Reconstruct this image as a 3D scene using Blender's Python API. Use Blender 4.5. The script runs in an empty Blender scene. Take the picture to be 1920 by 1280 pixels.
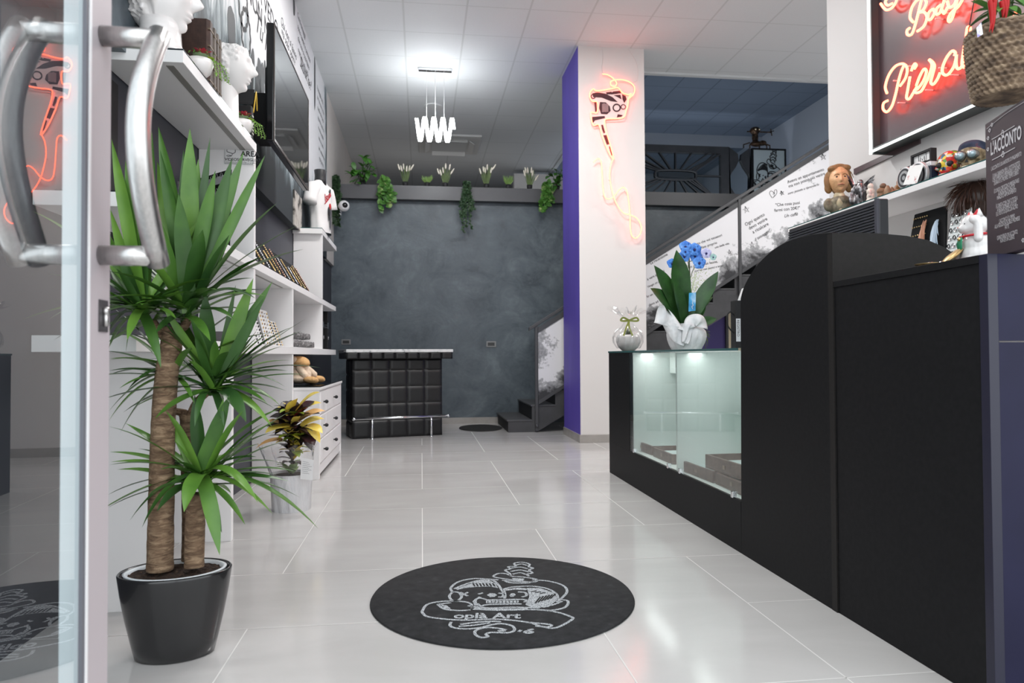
import bpy, bmesh, math, random
from mathutils import Vector, Matrix, noise
PI = math.pi
random.seed(7)
C = bpy.context.scene.collection
S = bpy.context.scene
# ------------------------------------------------------------ camera, world, exposure
EYE = 0.92
FPX = 1326.9
YAW, PITCH, ROLL = 0.1272, 0.0202, -0.0049
_f = Vector((math.sin(YAW)*math.cos(PITCH), math.cos(YAW)*math.cos(PITCH), math.sin(PITCH)))
_r = Vector((math.cos(YAW), -math.sin(YAW), 0)); _u = _r.cross(_f)
RR = _r*math.cos(ROLL)+_u*math.sin(ROLL); UU = _u*math.cos(ROLL)-_r*math.sin(ROLL); FF = _f
cam = bpy.data.cameras.new('camera'); camo = bpy.data.objects.new('camera', cam); C.objects.link(camo)
camo.matrix_world = Matrix(((RR.x, UU.x, -FF.x, 0), (RR.y, UU.y, -FF.y, 0), (RR.z, UU.z, -FF.z, EYE), (0, 0, 0, 1)))
cam.sensor_width = 36; cam.lens = 36*FPX/1920; cam.clip_start = 0.02; cam.clip_end = 200
cam.dof.use_dof = True; cam.dof.focus_distance = 3.2; cam.dof.aperture_fstop = 5.0
S.camera = camo
W = bpy.data.worlds.new('world'); S.world = W; W.use_nodes = True
W.node_tree.nodes['Background'].inputs[0].default_value = (0.92, 0.97, 1.0, 1)
W.node_tree.nodes['Background'].inputs[1].default_value = 1.95
S.view_settings.view_transform = 'Standard'; S.view_settings.look = 'None'
S.view_settings.exposure = 0.40; S.view_settings.gamma = 1.0
S.view_settings.use_curve_mapping = False
S.cycles.max_bounces = 10; S.cycles.diffuse_bounces = 5; S.cycles.glossy_bounces = 4
S.cycles.transmission_bounces = 8; S.cycles.transparent_max_bounces = 12
S.cycles.caustics_reflective = False; S.cycles.caustics_refractive = False
S.cycles.sample_clamp_indirect = 6.0

def ray(u, v):
    return RR*((u-960)/FPX)+UU*((640-v)/FPX)+FF
def AY(u, v, y):
    d = ray(u, v); return Vector((0, 0, EYE))+d*(y/d.y)
def AX(u, v, x):
    d = ray(u, v); return Vector((0, 0, EYE))+d*(x/d.x)
def AZ(u, v, z):
    d = ray(u, v); return Vector((0, 0, EYE))+d*((z-EYE)/d.z)

# area lamps: panel lamps sit in ceiling lights; mezzanine and case lamps are added fill
def area_lamp(name, loc, sx, sy, power, col=(1, 1, 1), rot=(0, 0, 0)):
    l = bpy.data.lights.new(name, 'AREA'); l.shape = 'RECTANGLE'; l.size = sx; l.size_y = sy
    l.energy = power; l.color = col
    o = bpy.data.objects.new(name, l); o.location = loc; o.rotation_euler = rot; C.objects.link(o); return o

# ------------------------------------------------------------ materials
MATS = {}
def mat(name, col=(.8, .8, .8), rough=.5, metal=0, spec=.5, emit=None, estr=0, alpha=1, trans=0, coat=0, ior=1.45):
    if name in MATS: return MATS[name]
    m = bpy.data.materials.new(name); m.use_nodes = True
    b = m.node_tree.nodes['Principled BSDF']
    b.inputs['Base Color'].default_value = (*col, 1); b.inputs['Roughness'].default_value = rough
    b.inputs['Metallic'].default_value = metal; b.inputs['Specular IOR Level'].default_value = spec
    b.inputs['IOR'].default_value = ior; b.inputs['Alpha'].default_value = alpha
    b.inputs['Transmission Weight'].default_value = trans; b.inputs['Coat Weight'].default_value = coat
    if emit:
        b.inputs['Emission Color'].default_value = (*emit, 1); b.inputs['Emission Strength'].default_value = estr
    MATS[name] = m; return m
def N(m, t, **kw):
    n = m.node_tree.nodes.new(t)
    for k, v in kw.items():
        if k in n.inputs: n.inputs[k].default_value = v
        else: setattr(n, k, v)
    return n
def L(m, a, b): m.node_tree.links.new(a, b)
def bsdf(m): return m.node_tree.nodes['Principled BSDF']
def math_n(m, op, a, b=None, c=None):
    n = m.node_tree.nodes.new('ShaderNodeMath'); n.operation = op
    for i, v in enumerate((a, b, c)):
        if v is None: continue
        if isinstance(v, (int, float)): n.inputs[i].default_value = v
        else: L(m, v, n.inputs[i])
    return n.outputs[0]
def pos(m):
    g = N(m, 'ShaderNodeNewGeometry'); s = N(m, 'ShaderNodeSeparateXYZ'); L(m, g.outputs['Position'], s.inputs[0])
    return g.outputs['Position'], s.outputs[0], s.outputs[1], s.outputs[2]
def ocoord(m):
    g = N(m, 'ShaderNodeTexCoord'); return g.outputs['Object']
def nz(m, vec, scale, detail=3, rough=.5, dist=0):
    n = N(m, 'ShaderNodeTexNoise'); n.inputs['Scale'].default_value = scale; n.inputs['Detail'].default_value = detail
    n.inputs['Roughness'].default_value = rough; n.inputs['Distortion'].default_value = dist
    if vec is not None: L(m, vec, n.inputs['Vector'])
    return n.outputs['Fac']
def ramp(m, fac, stops):
    r = N(m, 'ShaderNodeValToRGB'); L(m, fac, r.inputs[0]); e = r.color_ramp.elements
    while len(e) < len(stops): e.new(.5)
    for el, (p, c) in zip(e, stops):
        el.position = p; el.color = (*c, 1)
    return r.outputs[0]
def bump(m, h, strength=.2, dist=.01):
    b = N(m, 'ShaderNodeBump'); b.inputs['Strength'].default_value = strength; b.inputs['Distance'].default_value = dist
    L(m, h, b.inputs['Height']); L(m, b.outputs[0], bsdf(m).inputs['Normal'])
def noisy(name, stops, scale, rough=.5, detail=4, dist=0, bs=0, bd=.01, space='pos', stretch=None, **kw):
    if name in MATS: return MATS[name]
    m = mat(name, (.5, .5, .5), rough, **kw)
    v = pos(m)[0] if space == 'pos' else ocoord(m)
    if stretch:
        mp = N(m, 'ShaderNodeMapping'); mp.inputs['Scale'].default_value = stretch; L(m, v, mp.inputs[0]); v = mp.outputs[0]
    f = nz(m, v, scale, detail, .55, dist)
    L(m, ramp(m, f, stops), bsdf(m).inputs['Base Color'])
    if bs: bump(m, f, bs, bd)
    return m

WHITE = mat('white_paint', (.66, .645, .64), .6)
PILW = mat('pillar_paint', (.66, .635, .62), .55)
LAM = mat('white_laminate', (.86, .84, .84), .35)
LAMG = mat('white_laminate_shelf', (.84, .83, .83), .4)
BLACK = noisy('black_laminate', [(.3, (.007, .007, .008)), (.7, (.011, .011, .012))], 60, .5, spec=.14)
BLACKG = mat('black_gloss', (.008, .008, .009), .12)
BLKM = mat('black_matte', (.01, .01, .011), .7)
LEATH = noisy('black_leatherette', [(.3, (.010, .010, .011)), (.7, (.016, .016, .017))], 40, .38, bs=.15, bd=.002)
CHROME = mat('chrome', (.75, .76, .78), .12, 1)
STEEL = noisy('brushed_steel', [(.3, (.50, .49, .48)), (.7, (.62, .60, .59))], 30, .30, stretch=(8, 8, .6), metal=1)
ALU = mat('lilac_grey_aluminium', (.46, .41, .43), .5, 0)
ALUI = mat('door_frame_inner_daylit', (.80, .86, .87), .5)  # whitened copy of the frame colour: daylight on its inner side painted in
RUB = mat('rubber_gasket', (.05, .05, .06), .5)
GREYM = mat('grey_metal_paint', (.060, .060, .064), .45)
GREYS = noisy('stair_grey', [(.3, (.045, .045, .048)), (.7, (.062, .062, .066))], 8, .5)
PURP = noisy('purple_paint', [(.3, (.085, .055, .36)), (.7, (.11, .075, .45))], 3, .5, stretch=(1, 1, .3))
NAVY = noisy('navy_panel', [(.3, (.007, .007, .027)), (.7, (.010, .010, .036))], 5, .45, spec=.25)
BASEB = noisy('baseboard_tile', [(.3, (.30, .28, .26)), (.7, (.36, .34, .32))], 6, .25)
GLASSG = mat('green_glass_edge', (.02, .09, .09), .1)
DGLASS = mat('dark_glass_top', (.01, .015, .02), .05)
LEDW = mat('led_white', (1, 1, 1), .5, emit=(1, 1, 1), estr=6)
LEDS = mat('led_strip', (1, 1, 1), .5, emit=(.95, 1, .98), estr=1.5)
NEON = mat('neon_orange', (1, .3, .2), .4, emit=(1, .10, .045), estr=6.5)
NEON2 = mat('neon_red', (1, .2, .1), .4, emit=(1, .075, .035), estr=13)
WCER = mat('white_ceramic', (.80, .77, .76), .18, coat=.4)
WPLA = mat('white_plaster', (.78, .76, .75), .55)
INK = mat('ink_black', (.02, .02, .022), .6)
INKG = mat('ink_grey', (.10, .10, .11), .6)
PRW = mat('print_white', (.78, .76, .78), .6)
GOLD = mat('gold', (.80, .58, .28), .3, 1)
SILV = mat('silver', (.70, .70, .72), .25, 1)
def glassmat(name, tint=(1, 1, 1), refl=1.0, ior=1.5, rough=0):
    """Thin pane: fresnel mix of clear transmission and mirror."""
    if name in MATS: return MATS[name]
    m = bpy.data.materials.new(name); m.use_nodes = True; nt = m.node_tree; nt.nodes.clear()
    o = N(m, 'ShaderNodeOutputMaterial'); mx = N(m, 'ShaderNodeMixShader'); t = N(m, 'ShaderNodeBsdfTransparent'); g = N(m, 'ShaderNodeBsdfGlossy')
    t.inputs[0].default_value = (*tint, 1); g.inputs['Roughness'].default_value = rough; g.inputs[0].default_value = (1, 1, 1, 1)
    fr = N(m, 'ShaderNodeFresnel'); ge = N(m, 'ShaderNodeNewGeometry')
    L(m, math_n(m, 'MULTIPLY_ADD', ge.outputs['Backfacing'], 1/ior-ior, ior), fr.inputs[0])
    f = math_n(m, 'MULTIPLY', fr.outputs[0], refl)
    L(m, f, mx.inputs[0]); L(m, t.outputs[0], mx.inputs[1]); L(m, g.outputs[0], mx.inputs[2]); L(m, mx.outputs[0], o.inputs[0])
    MATS[name] = m; return m
GDOOR = glassmat('door_glass', (.60, .64, .66), 1.35, 1.6)
GCASE = glassmat('case_glass', (.955, .99, .98), 1.0, 1.5)
CELLO = glassmat('cellophane', (.97, .97, .97), 1.8, 1.45, .08)

# ------------------------------------------------------------ mesh builder
class MB:
    def __init__(s): s.v = []; s.f = []; s.m = []; s.cur = 0
    def add(s, vs, fs):
        o = len(s.v); s.v += [Vector(p) for p in vs]; s.f += [tuple(i+o for i in f) for f in fs]; s.m += [s.cur]*len(fs); return s
    def box(s, x0, x1, y0, y1, z0, z1):
        if x0 > x1: x0, x1 = x1, x0
        if y0 > y1: y0, y1 = y1, y0
        if z0 > z1: z0, z1 = z1, z0
        return s.add([(x, y, z) for z in (z0, z1) for y in (y0, y1) for x in (x0, x1)],
                     [(0, 2, 3, 1), (4, 5, 7, 6), (0, 1, 5, 4), (2, 6, 7, 3), (0, 4, 6, 2), (1, 3, 7, 5)])
    def hexa(s, a, b):
        """two quads (lists of 4 points), joined"""
        return s.add(list(a)+list(b), [(3, 2, 1, 0), (4, 5, 6, 7)]+[(i, (i+1) % 4, 4+(i+1) % 4, 4+i) for i in range(4)])
    def quad(s, a, b, c, d): return s.add([a, b, c, d], [(0, 1, 2, 3)])
    def prism(s, pts, d):
        """extrude polygon pts by vector d"""
        n = len(pts); d = Vector(d); p = [Vector(q) for q in pts]
        return s.add(p+[q+d for q in p], [tuple(range(n-1, -1, -1)), tuple(range(n, 2*n))]+[(i, (i+1) % n, n+(i+1) % n, n+i) for i in range(n)])
    def tube(s, pts, r, seg=8, closed=False, caps=True):
        pts = [Vector(p) for p in pts]; n = len(pts)
        rs = r if isinstance(r, (list, tuple)) else [r]*n
        o = len(s.v); prev = None
        for i, p in enumerate(pts):
            if closed: t = (pts[(i+1) % n]-pts[i-1])
            else: t = pts[min(i+1, n-1)]-pts[max(i-1, 0)]
            if t.length < 1e-9: t = Vector((0, 0, 1))
            t.normalize()
            if prev is None:
                a = Vector((0, 0, 1)) if abs(t.z) < .9 else Vector((1, 0, 0))
                prev = t.cross(a).normalized()
            q = prev-t*prev.dot(t)
            if q.length < 1e-6: q = t.orthogonal()
            q.normalize(); prev = q; w = t.cross(q)
            for k in range(seg):
                a = 2*PI*k/seg; s.v.append(p+(q*math.cos(a)+w*math.sin(a))*rs[i])
        for i in range(n if closed else n-1):
            for k in range(seg):
                a = o+i*seg+k; b = o+i*seg+(k+1) % seg; c = o+((i+1) % n)*seg+(k+1) % seg; d = o+((i+1) % n)*seg+k
                s.f.append((a, b, c, d)); s.m.append(s.cur)
        if caps and not closed:
            s.f.append(tuple(o+k for k in range(seg-1, -1, -1))); s.m.append(s.cur)
            s.f.append(tuple(o+(n-1)*seg+k for k in range(seg))); s.m.append(s.cur)
        return s
    def cyl(s, a, b, r, seg=16, r2=None): return s.tube([a, b], [r, r if r2 is None else r2], seg)
    def lathe(s, prof, c=(0, 0, 0), seg=32, sx=1, sy=1, rot=0, cap=True):
        c = Vector(c); o = len(s.v); n = len(prof)
        for (r, z) in prof:
            for k in range(seg):
                a = 2*PI*k/seg; x = r*sx*math.cos(a); y = r*sy*math.sin(a)
                s.v.append(c+Vector((x*math.cos(rot)-y*math.sin(rot), x*math.sin(rot)+y*math.cos(rot), z)))
        for i in range(n-1):
            for k in range(seg):
                s.f.append((o+i*seg+k, o+i*seg+(k+1) % seg, o+(i+1)*seg+(k+1) % seg, o+(i+1)*seg+k)); s.m.append(s.cur)
        if cap:
            s.f.append(tuple(o+k for k in range(seg-1, -1, -1))); s.m.append(s.cur)
            s.f.append(tuple(o+(n-1)*seg+k for k in range(seg))); s.m.append(s.cur)
        return s
    def ball(s, c, r, seg=16, rings=10, rot=None):
        c = Vector(c); r = Vector(r) if hasattr(r, '__len__') else Vector((r, r, r)); o = len(s.v)
        R = rot or Matrix.Identity(3)
        s.v.append(c+R@Vector((0, 0, -r.z)))
        for i in range(1, rings):
            t = -PI/2+PI*i/rings
            for k in range(seg):
                a = 2*PI*k/seg; s.v.append(c+R@Vector((r.x*math.cos(t)*math.cos(a), r.y*math.cos(t)*math.sin(a), r.z*math.sin(t))))
        s.v.append(c+R@Vector((0, 0, r.z))); top = len(s.v)-1
        for k in range(seg):
            s.f.append((o, o+1+(k+1) % seg, o+1+k)); s.m.append(s.cur)
            s.f.append((top, top-seg+k, top-seg+(k+1) % seg)); s.m.append(s.cur)
        for i in range(rings-2):
            for k in range(seg):
                a = o+1+i*seg
                s.f.append((a+k, a+(k+1) % seg, a+seg+(k+1) % seg, a+seg+k)); s.m.append(s.cur)
        return s
    def grid(s, fn, nu, nv, two=False):
        o = len(s.v)
        for j in range(nv+1):
            for i in range(nu+1): s.v.append(Vector(fn(i/nu, j/nv)))
        for j in range(nv):
            for i in range(nu):
                a = o+j*(nu+1)+i; s.f.append((a, a+1, a+nu+2, a+nu+1)); s.m.append(s.cur)
        return s
    def ribbon(s, pts, w, nrm, th=.0006, closed=False):
        """flat stroke of width w lying on a surface whose normal is nrm, th thick"""
        pts = [Vector(p) for p in pts]; nrm = Vector(nrm).normalized(); n = len(pts); o = len(s.v)
        for i, p in enumerate(pts):
            t = (pts[(i+1) % n]-pts[i-1]) if closed else pts[min(i+1, n-1)]-pts[max(i-1, 0)]
            if t.length < 1e-9: t = Vector((1, 0, 0))
            sd = nrm.cross(t).normalized()*(w if not hasattr(w, '__len__') else w[i])/2
            s.v += [p+sd, p-sd, p+sd+nrm*th, p-sd+nrm*th]
        for i in range(n if closed else n-1):
            a = o+4*i; b = o+4*((i+1) % n)
            s.f += [(a+2, a+3, b+3, b+2), (a, a+2, b+2, b), (a+3, a+1, b+1, b+3)]; s.m += [s.cur]*3
        return s
    def leaf(s, base, tip, width, up=(0, 0, 1), arch=.1, seg=8, fold=.25, tipf=1.0, basew=.35, droop=None):
        """sword or oval blade from base to tip; arch lifts the middle, fold gives a V section"""
        base = Vector(base); tip = Vector(tip); up = Vector(up); d = tip-base; ln = d.length
        mid = (base+tip)/2+up*arch*ln
        side = d.cross(up)
        if side.length < 1e-6: side = d.orthogonal()
        side.normalize(); o = len(s.v)
        for i in range(seg+1):
            t = i/seg; p = base*(1-t)**2+mid*2*t*(1-t)+tip*t*t
            tg = (mid-base)*(1-t)+(tip-mid)*t
            n2 = side.cross(tg).normalized()
            w = width*.5*(basew+(1-basew)*math.sin(PI*min(1, t*1.15+.05)**.8) if t < .5 else (math.cos(PI*.5*((t-.5)/.5)**1.25))*tipf)
            s.v += [p-side*w+n2*w*fold, p, p+side*w+n2*w*fold]
        for i in range(seg):
            a = o+3*i; s.f += [(a, a+1, a+4, a+3), (a+1, a+2, a+5, a+4)]; s.m += [s.cur]*2
        return s
def obj(name, mb, m, parent=None, smooth=False, bevel=0, world=True, solid=0, sub=0):
    me = bpy.data.meshes.new(name); off = Vector((0, 0, 0)); inv = None
    if parent is not None and world:
        mw = mw_of(parent).inverted(); vs = [mw@v for v in mb.v]
    else: vs = mb.v
    me.from_pydata([tuple(v) for v in vs], [], mb.f)
    for mm in (m if isinstance(m, (list, tuple)) else [m]): me.materials.append(mm)
    if any(mb.m): me.polygons.foreach_set('material_index', mb.m)
    if smooth: me.polygons.foreach_set('use_smooth', [True]*len(me.polygons))
    me.update()
    o = bpy.data.objects.new(name, me); C.objects.link(o)
    if parent is not None: o.parent = parent
    if solid:
        md = o.modifiers.new('solid', 'SOLIDIFY'); md.thickness = solid; md.offset = 0
    if sub:
        md = o.modifiers.new('sub', 'SUBSURF'); md.levels = sub; md.render_levels = sub
    if bevel:
        md = o.modifiers.new('bevel', 'BEVEL'); md.width = bevel; md.segments = 2; md.limit_method = 'ANGLE'; md.angle_limit = .6
    return o
def mw_of(o):
    m = Matrix.LocRotScale(o.location, o.rotation_euler, o.scale)
    return mw_of(o.parent)@m if o.parent else m
def thing(name, label, cat, loc=(0, 0, 0), rz=0, group=None):
    o = bpy.data.objects.new(name, None); C.objects.link(o); o.location = loc; o.rotation_euler = (0, 0, rz)
    o.empty_display_size = .1
    o['label'] = label; o['category'] = cat
    if group: o['group'] = group
    return o
def tag(o, label, cat, group=None):
    o['label'] = label; o['category'] = cat
    if group: o['group'] = group
    return o
def struct(name, mb, m, **k):
    o = obj(name, mb, m, **k); o['kind'] = 'structure'; return o
def lbl(o, label): o['label'] = label; return o
def blob(name, balls, m, parent=None, voxel=.006, world=True, smooth_it=6):
    mb = MB()
    for b in balls:
        mb.ball(b[0], b[1], 20, 14, b[2] if len(b) > 2 else None)
    o = obj(name, mb, m, parent, True, world=world)
    r = o.modifiers.new('remesh', 'REMESH'); r.mode = 'VOXEL'; r.voxel_size = voxel; r.use_smooth_shade = True
    if smooth_it:
        sm = o.modifiers.new('smooth', 'SMOOTH'); sm.iterations = smooth_it; sm.factor = .5
    return o
def copy_tree(o, parent=None):
    c = o.copy(); C.objects.link(c)
    if parent: c.parent = parent
    for ch in [x for x in S.objects if x.parent == o and x is not c]: copy_tree(ch, c)
    return c
_tc = {}
def text2d(s, size=1.0, bold=0, align='LEFT', shear=0, space=1.0):
    key = (s, bold, align, shear, space)
    if key not in _tc:
        cu = bpy.data.curves.new('txt', 'FONT'); cu.body = s; cu.size = 1; cu.align_x = align; cu.offset = bold; cu.shear = shear; cu.space_character = space
        cu.resolution_u = 3
        o = bpy.data.objects.new('txt', cu); C.objects.link(o)
        bpy.context.view_layer.update()
        dg = bpy.context.evaluated_depsgraph_get(); me = o.evaluated_get(dg).to_mesh()
        _tc[key] = ([tuple(v.co) for v in me.vertices], [tuple(p.vertices) for p in me.polygons])
        o.evaluated_get(dg).to_mesh_clear(); bpy.data.objects.remove(o); bpy.data.curves.remove(cu)
    vs, fs = _tc[key]; return [(x*size, y*size) for x, y, z in vs], fs
def put_text(mb, s, O, ex, ey, size, rot=0, off=.001, **k):
    """lettering lying on the plane through O with axes ex (reading direction) and ey (up)"""
    vs, fs = text2d(s, size, **k); O = Vector(O); ex = Vector(ex).normalized(); ey = Vector(ey).normalized(); n = ex.cross(ey)
    c, sn = math.cos(rot), math.sin(rot)
    mb.add([O+ex*(x*c-y*sn)+ey*(x*sn+y*c)+n*off for x, y in vs], fs); return mb
def smoothpath(pts, n=6, closed=False):
    """Catmull-Rom through points"""
    P = [Vector(p) for p in pts]; out = []; m = len(P); rng = range(m if closed else m-1)
    for i in rng:
        p1, p2 = P[i], P[(i+1) % m]
        p0 = P[i-1] if (closed or i > 0) else p1; p3 = P[(i+2) % m] if (closed or i+2 < m) else p2
        for k in range(n):
            t = k/n; out.append(.5*((2*p1)+(p2-p0)*t+(2*p0-5*p1+4*p2-p3)*t*t+(-p0+3*p1-3*p2+p3)*t**3))
    if not closed: out.append(P[-1])
    return out

# ============================================================ SETTING
ZC = 4.217; ZC2 = 5.2; YB = 9.65; XR = 3.05
# floor: glossy large format porcelain, grout lines laid in the mesh
FLOORM = noisy('floor_porcelain', [(.25, (.47, .455, .445)), (.5, (.515, .50, .49)), (.75, (.56, .545, .535))], 1.6, .13, detail=6, dist=1.2, stretch=(.5, 1.6, 1), spec=.55)
GROUT = mat('grout', (.66, .65, .63), .7)
mb = MB(); mb.box(-2.6, 6.9, -5, 14.6, -.1, 0)
mb.cur = 1
def gl(x0, x1, y0, y1, w=.0022):
    if x0 == x1: mb.quad((x0-w, y0, .0006), (x0+w, y0, .0006), (x0+w, y1, .0006), (x0-w, y1, .0006))
    else: mb.quad((x0, y0-w, .0006), (x1, y0-w, .0006), (x1, y0+w, .0006), (x0, y0+w, .0006))
h = .92; X_ = [-1.29, -.638, .002, .65, 1.30, 1.95]; Y_ = [1.40, 2.06, 2.73, 3.395, 4.055, 4.72, 5.40, 6.06, 6.72, 7.38, 8.04, 8.70, 9.36, 10.02]
for xi, segs in {1: [(0, 2.73), (3.395, 5.40), (6.06, 8.04), (8.7, 9.36)], 2: [(0.2, 1.4), (3.395, 4.72), (5.40, 7.38), (8.04, 8.7)],
                 3: [(0.6, 2.73), (3.395, 4.055), (4.72, 6.72), (7.38, 9.36)], 4: [(0, 3.395), (4.055, 6.06), (6.72, 8.7)],
                 5: [(5.4, 6.72), (7.38, 10)], 0: [(1, 2.06), (2.73, 4.055), (4.72, 6.06)]}.items():
    for a, b in segs: gl(X_[xi]*h, X_[xi]*h, a*h, b*h)
for yi, segs in {0: [(-1.9, .65)], 1: [(.65, 3)], 2: [(-1.9, .65), (1.3, 3)], 3: [(-1.9, 3)], 4: [(-1.9, -.638), (.002, 3)], 5: [(-.638, 3)], 6: [(-1.9, .65), (1.3, 3)],
                 7: [(-1.9, 3)], 8: [(-.638, 3)], 9: [(-1.9, 3)], 10: [(-.638, 3)], 11: [(-1.9, 3)], 12: [(-1.9, 3)], 13: [(-1.9, 3)]}.items():
    for a, b in segs: gl(a*h, b*h, Y_[yi]*h, Y_[yi]*h)
struct('floor', mb, [FLOORM, GROUT])

# suspended ceilings: 60 cm mineral tiles between painted T bars
def ceil_mat(name, c1, c2, ox, oy):
    m = mat(name, c1, .75); P, x, y, z = pos(m)
    def line(a, o, w):
        f = math_n(m, 'FRACT', math_n(m, 'DIVIDE', math_n(m, 'SUBTRACT', a, o-300*.6), .6))
        return math_n(m, 'GREATER_THAN', math_n(m, 'ABSOLUTE', math_n(m, 'SUBTRACT', f, .5)), .5-w)
    g = math_n(m, 'MAXIMUM', line(x, ox, .016), line(y, oy, .010))
    mx = N(m, 'ShaderNodeMix'); mx.data_type = 'RGBA'; L(m, g, mx.inputs[0])
    sp = nz(m, P, 140, 2); 
    base = ramp(m, sp, [(.3, tuple(v*.96 for v in c1)), (.7, c1)])
    L(m, base, mx.inputs[6]); mx.inputs[7].default_value = (*c2, 1); L(m, mx.outputs[2], bsdf(m).inputs['Base Color'])
    bump(m, g, .5, .006); return m
CEILM = ceil_mat('ceiling_tiles', (.68, .70, .71), (.56, .58, .58), -.165, 7.2)
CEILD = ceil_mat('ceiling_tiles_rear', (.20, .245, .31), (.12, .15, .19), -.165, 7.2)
struct('ceiling', MB().box(-1.3, 6.8, .9, 7.95, ZC, ZC+.1).box(-1.3, 2.3, 7.95, 14.6, ZC, ZC+.1), CEILM)
struct('ceiling_rear', MB().box(2.3, 6.8, 7.95, 14.6, ZC2, ZC2+.1), CEILD)
struct('trim_ceiling_step', MB().box(2.38, 6.66, 7.90, 7.96, ZC-.02, ZC2).box(2.3, 2.36, 7.96, 14.5, ZC-.02, ZC2), mat('step_paint', (.62, .64, .65), .6))

# left wall: dark lower part behind the shelves, boxed out upper part carrying the mural
STUC = mat('stucco_dark', (.03, .035, .045), .42)
P, x, y, z = pos(STUC)
mp = N(STUC, 'ShaderNodeMapping'); mp.inputs['Scale'].default_value = (1, 1, 1.1); L(STUC, P, mp.inputs[0])
n1 = nz(STUC, mp.outputs[0], 1.5, 7, .62, 1.6); n2 = nz(STUC, mp.outputs[0], 5.5, 5, .6, 2.5)
mixv = math_n(STUC, 'ADD', math_n(STUC, 'MULTIPLY', n1, .72), math_n(STUC, 'MULTIPLY', n2, .28))
L(STUC, ramp(STUC, mixv, [(.37, (.044, .057, .070)), (.46, (.072, .091, .108)), (.54, (.090, .112, .130)), (.66, (.135, .162, .182))]), bsdf(STUC).inputs['Base Color'])
L(STUC, ramp(STUC, n2, [(.3, (.32,)*3), (.7, (.52,)*3)]), bsdf(STUC).inputs['Roughness']); bump(STUC, mixv, .25, .02)
DARKW = noisy('dark_wall', [(.3, (.034, .036, .048)), (.7, (.050, .053, .066))], 1.5, .5)
MUR = mat('mural_print', (.8, .8, .8), .6)
P, x, y, z = pos(MUR)
# ink wash cloud: dark low and towards the entrance, breaking up into drips
mp = N(MUR, 'ShaderNodeMapping'); mp.inputs['Scale'].default_value = (1, 3.2, 1.1); L(MUR, P, mp.inputs[0])
n1 = nz(MUR, mp.outputs[0], 1.3, 8, .68, .8)
mp2 = N(MUR, 'ShaderNodeMapping'); mp2.inputs['Scale'].default_value = (1, 1.6, .5); L(MUR, P, mp2.inputs[0])
n2 = nz(MUR, mp2.outputs[0], 6, 4, .6)
edge = math_n(MUR, 'SUBTRACT', math_n(MUR, 'MULTIPLY', y, .46), 0.0)          # boundary height falls with depth
d = math_n(MUR, 'ADD', math_n(MUR, 'SUBTRACT', z, 5.35), edge)                 # <0 inside the ink
d = math_n(MUR, 'MAXIMUM', d, math_n(MUR, 'SUBTRACT', z, 3.05+.0))
d = math_n(MUR, 'MINIMUM', d, math_n(MUR, 'MULTIPLY', math_n(MUR, 'SUBTRACT', z, 2.72), 2.0))
far = math_n(MUR, 'MULTIPLY', math_n(MUR, 'SUBTRACT', 8.78, y), 1.6)
d = math_n(MUR, 'MINIMUM', d, math_n(MUR, 'MAXIMUM', far, math_n(MUR, 'SUBTRACT', z, 4.3)))
d = math_n(MUR, 'ADD', math_n(MUR, 'MULTIPLY', d, 1.0), math_n(MUR, 'MULTIPLY', math_n(MUR, 'SUBTRACT', n1, .5), 2.2))
d = math_n(MUR, 'ADD', d, math_n(MUR, 'MULTIPLY', math_n(MUR, 'SUBTRACT', n2, .5), .5))
L(MUR, ramp(MUR, math_n(MUR, 'MULTIPLY_ADD', d, .7, .5), [(.15, (.022, .028, .033)), (.34, (.10, .13, .145)), (.46, (.30, .35, .37)), (.56, (.60, .62, .64)), (.8, (.68, .68, .70))]), bsdf(MUR).inputs['Base Color'])
def xl(y): return -1.285+(y-1.4)*.095/8.25
mb = MB(); mb.hexa([(xl(1.4), 1.4, 0), (-1.6, 1.4, 0), (-1.6, YB+.2, 0), (xl(YB), YB+.2, 0)], [(xl(1.4), 1.4, 2.13), (-1.6, 1.4, 2.13), (-1.6, YB+.2, 2.13), (xl(YB), YB+.2, 2.13)])
struct('wall_left', mb, DARKW)
struct('wall_left_upper', MB().box(-1.6, -1.16, 1.4, 3.3, 2.13, ZC), STUC)
struct('wall_left_mural', MB().box(-1.6, -1.16, 3.3, 8.95, 2.13, ZC), MUR)
struct('wall_left_rear', MB().box(-1.6, -1.16, 8.95, 14.5, 2.13, ZC), mat('beige_wall', (.66, .62, .59), .6))
struct('wall_back', MB().box(-1.35, 6.7, YB, YB+.2, 0, 3.02), STUC)
struct('trim_ledge', MB().box(-1.2, 6.66, YB-.12, YB+.08, 3.02, 3.205), mat('ledge_grey', (.075, .075, .082), .4))
struct('floor_mezzanine', MB().box(-1.3, 6.7, YB+.2, 14.5, 2.85, 3.0), GREYS)
struct('wall_mezzanine', MB().box(-1.3, 6.8, 14.4, 14.6, 3.0, ZC2), mat('mezz_wall', (.50, .52, .56), .6))
struct('wall_mezzanine_rear', MB().box(2.36, 6.65, 13.1, 13.2, 3.0, ZC2), mat('blue_white_wall', (.60, .64, .70), .6))
struct('wall_mezzanine_partition', MB().box(AY(964, 330, 12.3).x, AY(1056, 330, 12.3).x, 12.3, 12.5, 3.0, AY(1000, 326, 12.3).z), WHITE)
struct('wall_right', MB().box(XR, XR+.25, .9, 4.96, 0, ZC), WHITE)
struct('wall_right_rear', MB().box(6.65, 6.85, 4.7, 14.6, 0, ZC2), mat('blue_white_wall', (.60, .64, .70), .6))
struct('wall_partition', MB().box(XR+.24, 6.85, 4.72, 4.94, 0, ZC), WHITE)
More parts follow.
